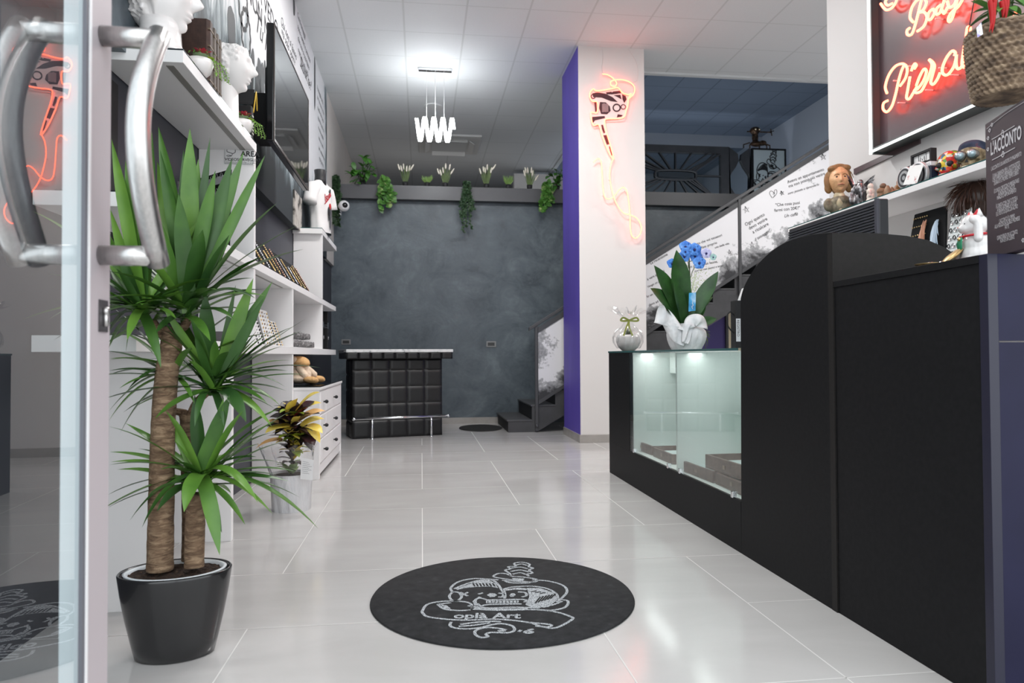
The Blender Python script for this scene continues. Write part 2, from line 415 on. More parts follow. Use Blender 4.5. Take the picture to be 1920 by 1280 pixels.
# pillar: violet flank, white front
PX0, PX1, PY0, PY1 = 1.66, 2.385, 7.32, 8.18
mb = MB(); mb.box(PX0, PX1, PY0, PY1, 0, ZC); mb.m = [0, 0, 0, 0, 1, 0]
struct('wall_pillar', mb, [PILW, PURP])
struct('baseboard_pillar', MB().box(PX0-.012, PX1+.012, PY0-.012, PY1, 0, .085), BASEB, bevel=.002)
struct('baseboard_back', MB().box(-1.2, 1.6, YB-.012, YB, 0, .085), BASEB)
struct('baseboard_left', MB().box(-1.235, -1.195, 7.05, YB-.012, 0, .085), BASEB)
# under the stair: violet wall and a cream door
yw = YB-.02
struct('wall_accent', MB().box(AY(1300, 600, yw).x, AY(1359, 600, yw).x, yw, YB+.01, 0, 1.75), mat('violet_dark', (.085, .065, .24), .5))
dd = MB().box(AY(1359, 600, yw).x, AY(1363.5, 600, yw).x, yw-.04, YB, 0, 1.95)
struct('trim_door_jamb', dd, GREYM)
struct('door_1', MB().box(AY(1363.5, 600, yw).x, AY(1363.5, 600, yw).x+.72, yw, YB+.01, 0, 1.95), mat('cream_door', (.80, .70, .50), .5))

# ============================================================ LIGHT FITTINGS
def ceiling_panel(x, y, sx, sy, label, power, col=(1, .99, .97)):
    t = thing('ceiling_light', label, 'ceiling light', (x, y, ZC), 0)
    f = MB(); 
    for a, b, c, d in ((-sx/2-.02, sx/2+.02, -sy/2-.02, -sy/2), (-sx/2-.02, sx/2+.02, sy/2, sy/2+.02), (-sx/2-.02, -sx/2, -sy/2, sy/2), (sx/2, sx/2+.02, -sy/2, sy/2)): f.box(a, b, c, d, -.02, -.0005)
    obj('frame', f, mat('lamp_frame', (.75, .75, .75), .4), t, world=False)
    obj('diffuser', MB().box(-sx/2, sx/2, -sy/2, sy/2, -.014, -.0005), LEDW, t, world=False)
    l = area_lamp('panel_lamp', (0, 0, -.03), sx, sy, power, col); l.parent = t
    return t
ceiling_panel(1.26, 5.72, .62, .30, 'white framed ceiling light panel just inside the top edge above the pillar', 36)
ceiling_panel(.02, 5.78, .62, .30, 'flat ceiling light panel at the top edge above the spiral lamp', 36)
ceiling_panel(.6, 3.2, 1.2, .3, 'unseen ceiling light panel added over the entrance as fill', 22)  # out of view, added to brighten the front of the shelves

def spiral_lamp(x, y, label):
    t = thing('pendant_lamp', label, 'pendant lamp', (x, y, ZC))
    obj('ceiling_plate', MB().box(-.19, .19, -.03, .03, -.03, -.001), CHROME, t, world=False, bevel=.004)
    z0, z1 = 3.66-ZC, 3.37-ZC
    # flat LED strip wound into a stretched spring
    turns = 4.15; n = 150; cx = .215; inner = MB(); rim = MB(); R = .14
    def P(i, r): 
        a = 2*PI*turns*i/n+.3; return Vector((-cx+2*cx*i/n, r*math.sin(a)*.75, (z0+z1)/2+r*math.cos(a)))
    for mbb, ro, w in ((inner, R, .036), (rim, R-.006, .042)):
        for i in range(n):
            a, b = P(i, ro), P(i+1, ro); sh = Vector((w, 0, 0))
            a2, b2 = P(i, ro-.012), P(i+1, ro-.012)
            if mbb is inner: mbb.hexa([a-sh*.5, a+sh*.5, b+sh*.5, b-sh*.5], [a2-sh*.5, a2+sh*.5, b2+sh*.5, b2-sh*.5])
    obj('light_band', inner, mat('spiral_led', (1, 1, 1), .5, emit=(.97, .99, 1), estr=16), t, world=False)
    e = MB(); e.tube([P(i, R-.006)+Vector((.0195, 0, 0)) for i in range(n+1)], .0035, 6)
    obj('metal_edge', e, mat('lamp_edge', (.5, .5, .5), .3, 1), t, world=False)
    for k in (-.105, 0, .105):
        obj('suspension_wire', MB().cyl((k*.95, 0, -.03), (k*.95, 0, z0+.0), .0022 if k else .004, 6), mat('wire_white', (.75, .75, .75), .4), t, world=False)
    l = bpy.data.lights.new('spiral_glow', 'POINT'); l.energy = 12; l.shadow_soft_size = .16; l.color = (.93, .98, 1)
    lo = bpy.data.objects.new('spiral_glow', l); C.objects.link(lo); lo.parent = t; lo.location = (0, 0, z0+.02)
    return t
LX = AZ(816, 129, ZC)
spiral_lamp(LX.x, LX.y, 'glowing white spiral pendant lamp hanging before the back wall')
ceiling_panel(4.8, 6.4, 1.2, .3, 'ceiling light panel in the side room past the right hand wall', 60)

# air conditioner cassette and smoke plate in the ceiling
c0 = AZ(840, 268, ZC)
t = thing('air_conditioner', 'white ceiling cassette air conditioner behind the spiral lamp', 'air conditioner', (c0.x+.02, c0.y, ZC))
obj('housing', MB().box(-.47, .47, -.47, .47, -.035, -.001), mat('ac_white', (.62, .62, .61), .5), t, world=False, bevel=.012)
obj('grille', MB().box(-.27, .27, -.27, .27, -.055, -.03), mat('ac_grille', (.55, .56, .56), .5), t, world=False, bevel=.004)
for k in range(4):
    a = k*PI/2; c, s_ = math.cos(a), math.sin(a)
    q = [(-.26, .30, -.036), (.26, .30, -.036), (.26, .37, -.085), (-.26, .37, -.085)]
    q = [(x*c-y*s_, x*s_+y*c, z) for x, y, z in q]
    obj('flap', MB().prism(q, (0, 0, -.008)), mat('ac_flap', (.68, .68, .67), .5), t, world=False)
tag(obj('ceiling_speaker', MB().lathe([(.12, -.015), (.12, -.001)], (AZ(812, 199, ZC).x, AZ(812, 199, ZC).y, ZC), 28), mat('speaker_white', (.66, .67, .67), .6)),
    'round flush white disc in the ceiling between lamp plate and air conditioner', 'ceiling speaker')

# ============================================================ STAIRCASE
SY0, SY1 = 8.45, YB-.03; SX0 = AY(953, 789, SY0).x; SZ0 = AY(975, 789, SY0).z; RUN = .2875; RISE = .178; NS = 17
st = thing('staircase', 'grey metal staircase climbing to the right along the back wall', 'staircase', (SX0, SY0, 0))
xs = lambda i: SX0+RUN*i
zs = lambda i: SZ0+RISE*i
for yy in (SY0, SY1-.02):
    poly = [(xs(0), yy, 0)]
    for i in range(NS): poly += [(xs(i), yy, zs(i)), (xs(i+1), yy, zs(i))]
    poly += [(xs(NS), yy, zs(NS)-.50), (xs(1)+.06, yy, 0.0)]
    obj('stringer', MB().prism(poly, (0, .02, 0)), GREYS, st)
for i in range(NS):
    obj('tread', MB().box(xs(i)-.015, xs(i+1), SY0-.008, SY1, zs(i)-.004, zs(i)+.014), noisy('tread_grey', [(.3, (.055, .055, .058)), (.7, (.085, .085, .09))], 14, .45), st, bevel=.002)
rb = MB()
for i in range(1, NS): rb.box(xs(i), xs(i)+.012, SY0+.02, SY1-.02, zs(i-1)+.014, zs(i)-.004)
rb.box(xs(0), xs(0)+.012, SY0+.02, SY1-.02, 0, SZ0-.004)
obj('riser', rb, BLKM, st)  # matte black puts the shade between the treads into the riser colour
SL = RISE/RUN; YP = SY0-.03
def zl(v): # height intercept (at x=0) of the slanted line that passes pixel (1387,v)
    p = AY(1387, v, YP); return p.z-SL*p.x
def slat(x0, x1, zb, zt, y0, y1): # slanted bar
    mb = MB(); a = [(x0, y0, zb+SL*x0), (x1, y0, zb+SL*x1), (x1, y0, zt+SL*x1), (x0, y0, zt+SL*x0)]
    return mb.prism(a, (0, y1-y0, 0))
posts = [AY(1006, 700, YP).x]; posts += [posts[0]+(AY(1387, 450, YP).x-posts[0])*k/2 for k in (1, 2, 3)]
obj('handrail', slat(posts[0]-.09, 6.3, zl(372), zl(365.5), YP-.02, YP+.03), GREYM, st, bevel=.004)
for k, px in enumerate(posts):
    zt = zl(368)+SL*px; zb = [zs(0)-.12, 0, 0, 0][k] if k == 0 else SL*px+zl(552)
    p = MB().box(px-.018, px+.018, YP-.012, YP+.02, zb, zt); 
    obj('baluster_post', p, GREYM, st, bevel=.003)
bt = MB().ball((posts[0], YP-.014, .06+zs(0)-.12), .022); obj('bolt', bt, GREYM, st, True)
PAN = mat('panel_print', (.8, .8, .8), .45)
P, x, y, z = pos(PAN)
hz = math_n(PAN, 'SUBTRACT', math_n(PAN, 'SUBTRACT', z, math_n(PAN, 'MULTIPLY', x, SL)), zl(508))   # height over the bottom rail
n1 = nz(PAN, P, 2.6, 9, .7, .3); n2 = nz(PAN, P, 1.15, 2)
cl = math_n(PAN, 'SUBTRACT', math_n(PAN, 'MULTIPLY', math_n(PAN, 'SUBTRACT', n1, .36), 2.2), math_n(PAN, 'MULTIPLY', hz, 2.1))
v1 = N(PAN, 'ShaderNodeTexVoronoi'); v1.inputs['Scale'].default_value = 1.1; L(PAN, P, v1.inputs['Vector'])
n3 = nz(PAN, P, 7, 7, .75)
sp = math_n(PAN, 'SUBTRACT', math_n(PAN, 'MULTIPLY', math_n(PAN, 'SUBTRACT', n3, .36), 1.5), math_n(PAN, 'MULTIPLY', v1.outputs['Distance'], 1.15))
cc = math_n(PAN, 'MAXIMUM', cl, math_n(PAN, 'MULTIPLY', sp, .8))
L(PAN, ramp(PAN, math_n(PAN, 'ADD', math_n(PAN, 'MULTIPLY', cc, 1.2), .5), [(.42, (.74, .73, .75)), (.47, (.42, .42, .43)), (.62, (.24, .24, .25)), (.82, (.035, .035, .038))]), bsdf(PAN).inputs['Base Color'])
ends = posts+[6.25]
for k in range(4):
    x0, x1 = ends[k]+.022, ends[k+1]-.022
    obj('top_rail', slat(x0, x1, zl(386), zl(376), YP-.008, YP+.02), GREYM, st)
    obj('bottom_rail', slat(x0, x1, zl(515), zl(508), YP-.008, YP+.02), GREYM, st)
    pn = obj('railing_panel', slat(x0, x1, zl(508), zl(386), YP, YP+.01), PAN, st)
    PX_ = ends[k]
    tx = MB(); ex, ey = (1, 0, 0), (0, 0, 1)
    def W(s, u, v, size, rot, **kw): put_text(tx, s, AY(u, v, YP), ex, ey, size*.75, rot, off=.0015, bold=.012, **kw)
    def star(u, v, r, a0=0, lw=.006):
        c = AY(u, v, YP-.0012); pts = [c+Vector((math.cos(a0+i*4*PI/5+PI/2)*r, 0, math.sin(a0+i*4*PI/5+PI/2)*r)) for i in range(6)]; tx.ribbon(pts, lw, (0, -1, 0))
    if k == 1:
        W('«Certo che voi tatuatori', 1296, 463, .058, .34); W('fate proprio', 1316, 466, .058, .32); W('una bella vita.', 1340, 466, .050, .30, shear=.4)
        W('Ho paura di un leone,', 1290, 503, .060, .20); W('non sei mai nemici o amici', 1302, 510, .048, .20, shear=.4)
        W('La recensione', 1220, 496, .06, .50); W('è vera però mi', 1214, 526, .056, .48); W('Vengo un po con', 1214, 540, .05, .45, shear=.4)
        W('Io un tatuaggio', 1213, 558, .056, .40); W('devo ad un mese', 1217, 574, .056, .40); W('con la mano', 1213, 590, .056, .40); W('sulla tua mamma', 1213, 607, .05, .40); 
        star(1368, 473, .035, .2); star(1262, 515, .03); W('e se ti chiedono', 1240, 470, .04, .5, shear=.4)
    if k == 2:
        W('Ogni quanto', 1398, 424, .078, .50); W('devo venire', 1405, 431, .078, .50); W('a ricalcare', 1412, 438, .078, .50); W('il tatuaggio?', 1416, 452, .066, .55, shear=.4)
        star(1399, 393, .045, .3, .008); star(1410, 459, .04, .1); star(1466, 362, .03, .4, .012)
        W('Avevo un appuntamento', 1477, 344, .071, .35); W('ma non posso più venire', 1479, 352, .071, .35); W('sono passata a riprenderlo', 1477, 365, .055, .30, shear=.4)
        W('"Che cosa puoi', 1454, 387, .072, .12); W('farmi con 20€?"', 1452, 397, .072, .12); W('Un caffè', 1470, 408, .075, .18, shear=.45)
        hp = [(1448, 371), (1443, 363), (1445, 358), (1450, 360), (1452, 364), (1452, 357), (1456, 356), (1456, 363), (1449, 371)]
        tx.ribbon(smoothpath([AY(a, b, YP-.0012) for a, b in hp], 4), .006, (0, -1, 0))
        hp = [(1451, 361), (1449, 364), (1453, 366), (1450, 369)]; tx.ribbon([AY(a, b, YP-.0012) for a, b in hp], .004, (0, -1, 0))
        star(1543, 294, .045, .2, .012)
    if tx.v: obj('lettering', tx, INK, pn)

# round dark mat by the stair
p = AZ(905, 803, 0)
tag(obj('round_mat', MB().lathe([(.27, 0), (.275, .003), (.27, .009), (.0001, .009)], (.745, 9.02, .0006), 48, 1, 1.5, cap=False), noisy('mat_black', [(.3, (.012, .012, .012)), (.7, (.022, .022, .022))], 60, .9)), 'plain round black mat on the floor at the foot of the stair', 'mat')

# ============================================================ LEFT SHELF WALL
XF = -.947
sh = thing('shelving_unit', 'white laminate wall shelving with open bays along the left wall', 'shelving unit', (XF, 4.0, 0))
def wallx(y): return xl(y)+.003
def upr(name, y, z0, z1, x=XF, th=.04): return obj(name, MB().box(wallx(y), x, y, y+th, z0, z1), LAM, sh, bevel=.0015)
zt1 = 2.156; zt0 = 2.10; zm1 = 1.478; zm0 = 1.425; zl1 = .995; zl0 = .94
upr('side_panel', 2.74, 0, zl0); upr('side_panel', 3.71, 0, zl0); upr('side_panel', 5.40, 0, zl0)
upr('divider', 4.18, zm1, zt0); upr('divider', 4.18, zl1, zm0); upr('divider', 5.40, zl1, zm0); upr('side_panel', 6.98, zl1, zm0); upr('side_panel', 6.98, zm1, zt0)
def shelf(name, y0, y1, z0, z1, xf=XF+.003):
    return obj(name, MB().hexa([(wallx(y0), y0, z0), (xf, y0, z0), (xf, y1, z0), (wallx(y1), y1, z0)], [(wallx(y0), y0, z1), (xf, y0, z1), (xf, y1, z1), (wallx(y1), y1, z1)]), LAMG, sh, bevel=.0015)
a = shelf('top_shelf', 2.955, 4.225, zt0, zt1-.006)
obj('light_channel', MB().box(XF-.075, XF-.045, 2.99, 4.17, zt0-.002, zt0+.004), mat('channel_grey', (.25, .24, .22), .4), a)
obj('glass_cover', MB().box(-1.15, XF+.003, 2.955, 4.225, zt1-.006, zt1), DGLASS, a)
a = shelf('top_shelf', 6.94, 8.1, zt0, zt1-.006); obj('glass_cover', MB().box(-1.15, XF+.003, 6.94, 8.1, zt1-.006, zt1), GLASSG, a)
a = shelf('middle_shelf', 2.5, 8.05, zm0, zm1-.004); obj('glass_cover', MB().box(-1.20, XF-.004, 2.5, 8.05, zm1-.004, zm1), DGLASS, a)
for y0, y1 in ((4.3, 5.33), (3.0, 4.1)): obj('light_channel', MB().box(XF-.07, XF-.055, y0, y1, zm0-.002, zm0+.004), mat('channel_grey'), a)
shelf('lower_shelf', 2.5, 8.05, zl0, zl1)
# surveillance notice on the divider
t = thing('surveillance_sign', 'small white AREA VIDEOSORVEGLIATA notice stuck on the shelf divider', 'sign', tuple(AY(448, 290, 4.178)))
p0, p1 = AY(420, 308, 4.178), AY(476, 275, 4.178)
obj('plate', MB().box(p0.x, p1.x, 4.176, 4.1795, p0.z, p1.z), mat('sign_white', (.82, .82, .82), .4), t)
tx = MB(); w = p1.x-p0.x; hh = p1.z-p0.z; O = Vector((p0.x, 4.176, p0.z))
put_text(tx, 'AREA', O+Vector((w*.56, 0, hh*.46)), (1, 0, 0), (0, 0, 1), hh*.40, bold=.02); put_text(tx, 'VIDEOSORVEGLIATA', O+Vector((w*.03, 0, hh*.20)), (1, 0, 0), (0, 0, 1), hh*.215, bold=.02)
put_text(tx, 'IMMAGINI CUSTODITE PER LA SICUREZZA', O+Vector((w*.06, 0, hh*.08)), (1, 0, 0), (0, 0, 1), hh*.09)
tx.ribbon([O+Vector((w*a, -.0006, hh*b)) for a, b in ((.03, .04), (.97, .04), (.97, .96), (.03, .96))], .0022, (0, -1, 0), closed=True)
tx.ribbon([O+Vector((w*a, -.0006, hh*b)) for a, b in ((.10, .84), (.22, .92), (.38, .88), (.38, .66), (.30, .58), (.10, .68), (.10, .84))], .0035, (0, -1, 0))
tx.ribbon([O+Vector((w*a, -.0006, hh*b)) for a, b in ((.28, .56), (.26, .46), (.14, .42), (.08, .46), (.14, .50), (.24, .48))], .003, (0, -1, 0))
obj('lettering', tx, INK, t)
tag(obj('wall_strip', MB().box(-1.26, -1.235, 2.95, 3.07, 1.4, 2.04), BLKM), 'tall narrow black panel on the dark wall behind the yucca leaves', 'wall panel')

# ============================================================ DRESSER
DXF, DY0, DY1 = -.757, 5.46, 6.9; DZ = AX(640, 712, DXF).z
t = thing('dresser', 'white chest of drawers with black knobs under the wall shelves', 'dresser', (-1.0, 6.2, 0))
obj('body', MB().box(-1.21, DXF-.02, DY0, DY1, .10, DZ-.012).box(-1.21, DXF-.004, DY0-.004, DY0+.035, 0, DZ-.012).box(-1.21, DXF-.004, DY1-.035, DY1+.004, 0, DZ-.012).box(DXF-.03, DXF-.01, DY0, DY1, .03, .10), LAM, t, bevel=.002)
obj('top', MB().box(-1.215, DXF+.006, DY0-.012, DY1+.01, DZ-.03, DZ-.008), LAM, t, bevel=.003)
obj('glass_top', MB().box(-1.215, DXF+.004, DY0-.01, DY1+.008, DZ-.008, DZ), DGLASS, t)
rows = [(.12, .29), (.305, .475), (.49, DZ-.045)]
yd = 5.80
def drawer(y0, y1, z0, z1, knobs):
    d = obj('drawer', MB().box(DXF-.03, DXF, y0, y1, z0, z1), LAM, t, bevel=.003)
    for ky in knobs:
        k = MB().cyl((DXF, ky, (z0+z1)/2), (DXF+.018, ky, (z0+z1)/2), .006, 10); k.ball((DXF+.024, ky, (z0+z1)/2), .015, 12, 8)
        obj('knob', k, BLACKG, d, True)
for z0, z1 in rows[1:]:
    drawer(DY0+.04, yd-.005, z0, z1, [(DY0+yd)/2+.02]); drawer(yd+.005, DY1-.04, z0, z1, [6.28])
drawer(DY0+.04, DY1-.04, *rows[0], [5.66, 6.28])

# ============================================================ BAR COUNTER
ang = math.atan2(.262, 1.0)
t = thing('bar_counter', 'black tufted leatherette bar counter with steel foot rail by the back wall', 'bar counter', (-.765, 8.075, 0), ang)
BW, BD, BH = 1.035, .42, .965
obj('body', MB().box(0.01, BW-.01, .012, BD, 0, BH), BLKM, t, world=False)
def cushions(nm, x0, x1, z0, z1, nx, nz_, y, puff=.012, zb=None):
    zb = zb or [z0+(z1-z0)*k/nz_ for k in range(nz_+1)]
    mb = MB()
    for i in range(nx):
        for j in range(len(zb)-1):
            a0, a1 = x0+(x1-x0)*i/nx, x0+(x1-x0)*(i+1)/nx; b0, b1 = zb[j], zb[j+1]
            def fn(u, v):
                e = min(1, 12*u*(1-u)**1)*min(1, 12*v*(1-v)); e = (min(1, 7*min(u, 1-u)))**.55*(min(1, 7*min(v, 1-v)))**.55
                return (a0+(a1-a0)*u, y-puff*e, b0+(b1-b0)*v)
            mb.grid(fn, 14, 14)
    return obj(nm, mb, LEATH, t, True, world=False)
zbar = [0, .185, .36, .545, .73, .875, BH]
zb = [0, .20, .385, .57, .755, BH-.11, BH]
cushions('tufted_front', 0, BW, 0, BH, 5, 6, .0, zb=[0, .195, .385, .575, .765, .89])
sd = cushions('tufted_side', 0, BD, 0, .89, 2, 5, .0); sd.rotation_euler = (0, 0, -PI/2); sd.location = (0.0, BD, 0); 
cushions('padded_band', -.09, BW+.10, .89, BH, 9, 1, -.10, .02)
obj('band_core', MB().box(-.088, BW+.098, -.095, BD+.02, .892, BH-.002), LEATH, t, world=False, bevel=.01)
obj('top', MB().box(-.09, BW+.105, -.115, BD+.03, BH, BH+.035), noisy('bar_top', [(.35, (.75, .75, .75)), (.62, (.62, .63, .63)), (.7, (.30, .32, .33))], 22, .15), t, world=False, bevel=.006)
rl = obj('foot_rail', MB().cyl((-.01, -.15, .235), (BW+.03, -.15, .235), .014, 14).ball((-.012, -.15, .235), .02).ball((BW+.03, -.15, .235), .02), CHROME, t, True, world=False)
for lx in (.19, BW-.17):
    obj('rail_leg', MB().cyl((lx, -.15, 0.006), (lx, -.15, .235), .011, 12).cyl((lx, -.15, 0), (lx, -.15, .012), .018, 12), CHROME, t, True, world=False)

# ============================================================ RECEPTION COUNTERS
XC = 1.467
def yc(u, v=900): return AX(u, v, XC).y
YA, YBc, YCc, YD = 5.45, 3.135, 2.372, yc(1864, 1200)
zk = AX(1388, 939, XC).z; ztp = AX(1389, 652, XC).z-.0
XBk = 2.12
t = thing('display_counter', 'black counter section with glass display front, next to the white pillar', 'display counter', (XC, 4.3, 0))
yp = yc(1180, 750)
obj('kick_panel', MB().box(XC, XC+.025, YBc, YA, 0, zk), BLACK, t, bevel=.001)
obj('end_panel', MB().box(XC, XC+.025, yp, YA, zk, ztp-.012).box(XC+.025, XBk, YA-.03, YA, 0, ztp-.012), BLACK, t, bevel=.001)
CW = mat('case_white', (.80, .84, .82), .4)
obj('case_interior', MB().box(XC+.03, XBk, YBc+.005, YA-.03, zk-.03, zk-.005).box(XBk-.02, XBk, YBc+.005, YA-.03, zk-.005, ztp-.014).box(XC+.03, XBk-.02, yp+.002, yp+.02, zk-.005, ztp-.014).box(XC+.05, XBk-.02, YBc+.006, YBc+.02, zk-.005, ztp-.014), CW, t)
ydv = yc(1264, 800)
obj('divider', MB().box(XC+.02, XBk-.02, ydv, ydv+.022, zk-.005, ztp-.014), CW, t)
for y0, y1 in ((ydv+.2, yp-.02), (YBc+.03, ydv-.28)):
    obj('drawer_box', MB().box(XBk-.36, XBk-.021, y0, y1, ztp-.16, ztp-.014), CW, t, bevel=.002)
obj('front_glass', MB().box(XC+.003, XC+.009, YBc+.004, yp, zk+.004, ztp-.014), GCASE, t)
obj('glass_top', MB().box(XC-.004, XBk, YBc, YA, ztp-.012, ztp), GCASE, t)
obj('glass_edge', MB().box(XC-.006, XC-.0041, YBc, YA, ztp-.012, ztp), GLASSG, t)
for u in (1189, 1253, 1275, 1374):
    yy = yc(u, 860+ (u-1189)*.4); obj('glass_clip', MB().box(XC-.006, XC+.014, yy-.012, yy+.012, zk+.0, zk+.03), CHROME, t, bevel=.002)
area_lamp('case_fill', (1.60, 4.72, ztp-.02), .08, .7, 1.0, (.97, 1, .99)); area_lamp('case_fill', (1.60, 3.75, ztp-.02), .08, 1.1, 1.2, (.95, 1, .97))  # fill without a fixture, added to brighten the case interior
# clear acrylic riser inside
t2 = thing('acrylic_riser', 'clear acrylic riser standing inside the glass display case', 'display riser', (1.85, 4.05, zk-.005))
RG = glassmat('riser_glass', (.93, .98, .96), 1.3, 1.5)
rz = AX(1330, 768, 1.75).z
obj('riser_shelf', MB().box(1.75, 2.08, 3.55, 4.28, rz-.006, rz), RG, t2)
obj('riser_leg', MB().box(1.76, 2.06, 3.60, 3.606, zk-.005, rz-.006), RG, t2); obj('riser_leg', MB().box(1.76, 2.06, 4.2, 4.206, zk-.005, rz-.006), RG, t2)
# leather jewellery trays
TR = noisy('tray_leather', [(.3, (.085, .048, .036)), (.7, (.16, .10, .078))], 26, .5); TRI = noisy('tray_lining', [(.3, (.50, .58, .58)), (.7, (.62, .69, .69))], 60, .7)
def tray(x, y, z, w, d, label, rz_=0, hh=.062):
    tt = thing('jewellery_tray', label, 'tray', (x, y, z), rz_, 'brown leather trays in the display case')
    b = MB(); b.box(-w/2, w/2, -d/2, d/2, 0, .01)
    for a in ((-w/2, w/2, -d/2, -d/2+.018), (-w/2, w/2, d/2-.018, d/2), (-w/2, -w/2+.018, -d/2+.018, d/2-.018), (w/2-.018, w/2, -d/2+.018, d/2-.018)): b.box(*a, .01, hh)
    obj('tray_frame', b, TR, tt, world=False, bevel=.003)
    obj('lining', MB().box(-w/2+.018, w/2-.018, -d/2+.018, d/2-.018, .0101, .04), TRI, tt, world=False)
    obj('clasp', MB().box(-w/2-.004, -w/2, -.012, .012, .025, .045), mat('brass_old', (.35, .27, .2), .4, 1), tt, world=False)
zf = zk-.005
tray(1.70, 4.90, zf, .30, .42, 'brown leather tray at the far end of the display case', .03)
tray(1.69, 4.46, zf, .28, .36, 'brown leather tray just behind the display case divider', .0)
tray(1.68, 3.84, zf, .30, .42, 'single brown tray in the front bay nearest the divider', .04)
tray(1.69, 3.39, zf, .30, .42, 'lower brown leather tray of the stacked pair by the tall panel', -.02)
tray(1.71, 3.53, zf+.0625, .30, .45, 'upper brown leather tray resting on the stacked pair', .05, .075)

# tall rounded section
t = thing('reception_desk', 'tall matt black reception desk with rounded shoulders', 'reception desk', (XC, 2.7, 0))
cur = [(1388.5, 560), (1394, 540), (1405, 518), (1422, 494), (1445, 472), (1475, 453), (1510, 442), (1540, 437), (1566, 435.5)]
pts = [AX(u, v, XC) for u, v in cur]; pts = smoothpath(pts, 3); pts[-1].y = YCc
poly = [(XC, YCc, 0), (XC, YBc, 0)]+[(XC, min(p.y, YBc), p.z) for p in pts]
obj('front_panel', MB().prism(poly, (.025, 0, 0)), BLACK, t, bevel=.001)
ztall = pts[-1].z
cur = [(1600, 436), (1650, 437.5), (1700, 442), (1740, 450), (1770, 463), (1790, 476), (1797, 484), (1799, 494)]
pts = [AY(u, v, YCc+.0) for u, v in cur]; xm = pts[-1].x
poly = [(XC, YCc, 0), (XC+.005, YCc, ztall)]+[(p.x, YCc, p.z) for p in pts]+[(xm, YCc, 0)]
obj('side_panel', MB().prism(poly, (0, .025, 0)).box(XC-.001, XC+.03, YCc-.001, YCc+.03, 0, ztall), noisy('black_laminate_side', [(.3, (.014, .013, .012)), (.7, (.018, .016, .016))], 60, .5, spec=.2), t)
obj('desk_top', MB().box(XC+.03, XC+.62, YCc+.03, YBc, .70, .74), BLACK, t)
# low end section
zlo = AX(1845, 476, XC).z
t = thing('counter_end', 'low black counter end with navy side panel at the right edge', 'counter', (XC, 2.0, 0))
XE = 2.35
obj('front_panel', MB().box(XC+.004, XC+.03, YD+.03, YCc-.002, 0, zlo-.022), BLACK, t, bevel=.001)
obj('edge_strip', MB().box(XC+.001, XC+.03, YD, YD+.029, 0, zlo-.0), mat('navy_edge', (.012, .012, .028), .35), t, bevel=.001)
obj('countertop', MB().box(XC, XE, YD+.03, YCc-.002, zlo-.022, zlo), BLACK, t, bevel=.001)
zj = AY(1880, 640, YD).z
obj('end_panel', MB().box(XC+.031, XE, YD+.002, YD+.022, 0, zj-.002).box(XC+.031, XE, YD+.002, YD+.022, zj+.002, zlo), NAVY, t)

# wall shelves on the right wall
XS = 2.70
zsh1 = AX(1845, 299, XS).z; zsh0 = AX(1845, 315, XS).z
t = thing('wall_shelf', 'white wall shelf under the neon sign carrying figurines', 'shelf', (XS, 4, zsh0))
obj('shelf_board', MB().box(XS, XR-.001, 2.4, 4.93, zsh0, zsh1-.006), LAM, t, bevel=.002)
obj('glass_cover', MB().box(XS, XR-.001, 2.4, 4.93, zsh1-.006, zsh1), GLASSG, t)
ZS = zsh1
t = thing('wall_shelf', 'lower white wall shelf behind the desk, holding earring boards', 'shelf', (XS, 4, 1.36))
obj('shelf_board', MB().box(XS-.02, XR-.001, 2.3, 4.93, 1.30, 1.36), LAM, t, bevel=.002)

area_lamp('mezzanine_fill', (.4, 11.6, 3.06), 2.6, 1.2, 2.5, (1, .96, .93), (PI, 0, 0))  # uplight without a fixture, added as fill for the ceiling over the mezzanine
area_lamp('mezzanine_fill', (4.4, 10.9, 3.06), 3.4, .8, 13, (.80, .88, 1), (PI, 0, 0)); area_lamp('mezzanine_fill', (4.4, 12.55, 3.06), 3.4, .4, 9, (.80, .88, 1), (PI, 0, 0))  # bluish fill added to brighten the rear ceiling and wall, no fixture

# ============================================================ GLASS DOOR LEAF (open, at the left)
al = math.radians(2.3); dn = Vector((math.cos(al), math.sin(al), 0)); du = Vector((-math.sin(al), math.cos(al), 0)); dm = .45
def AD(u, v, off=0):
    d = ray(u, v); t = -(dm-off)/(dn.dot(d)); return Vector((0, 0, EYE))+d*t
def ds(u): return AD(u, 640).dot(du)
s0, s1 = ds(163), ds(206)
t = thing('glass_door', 'open glass door leaf with lilac grey frame and steel pull handles at the left', 'door', tuple(-dn*dm+du*s1))
def dbox(mb, sa, sb, na, nb, z0, z1):   # sa..sb along leaf, na..nb off the face plane
    q = [(-dn*dm)+du*a+dn*n for a, n in ((sa, na), (sb, na), (sb, nb), (sa, nb))]
    return mb.hexa([p+Vector((0, 0, z0)) for p in q], [p+Vector((0, 0, z1)) for p in q])
TH = .036
obj('stile', dbox(MB(), s0, s1, -TH, 0, .02, 2.35), ALU, t, bevel=.002)
obj('glazing_bead', dbox(MB(), s0-.003, s0-.0005, -TH+.002, -.001, .10, 2.27), ALUI, t, bevel=.0)
obj('edge_highlight', dbox(MB(), s0-.004, s0+.003, -.0, .003, .02, 2.35), mat('painted_highlight', (.85, .85, .86), .3), t)  # pale strip stands in for the highlight along the stile edge
obj('gasket', dbox(MB(), s0-.013, s0-.004, -.004, .0015, .10, 2.27), mat('gasket_grey', (.13, .13, .15), .5), t)
obj('bottom_rail', dbox(MB(), s0-1.0, s0-.004, -TH, 0, .02, .10), ALU, t, bevel=.002)
obj('top_rail', dbox(MB(), s0-1.0, s0-.004, -TH, 0, 2.27, 2.35), ALU, t, bevel=.002)
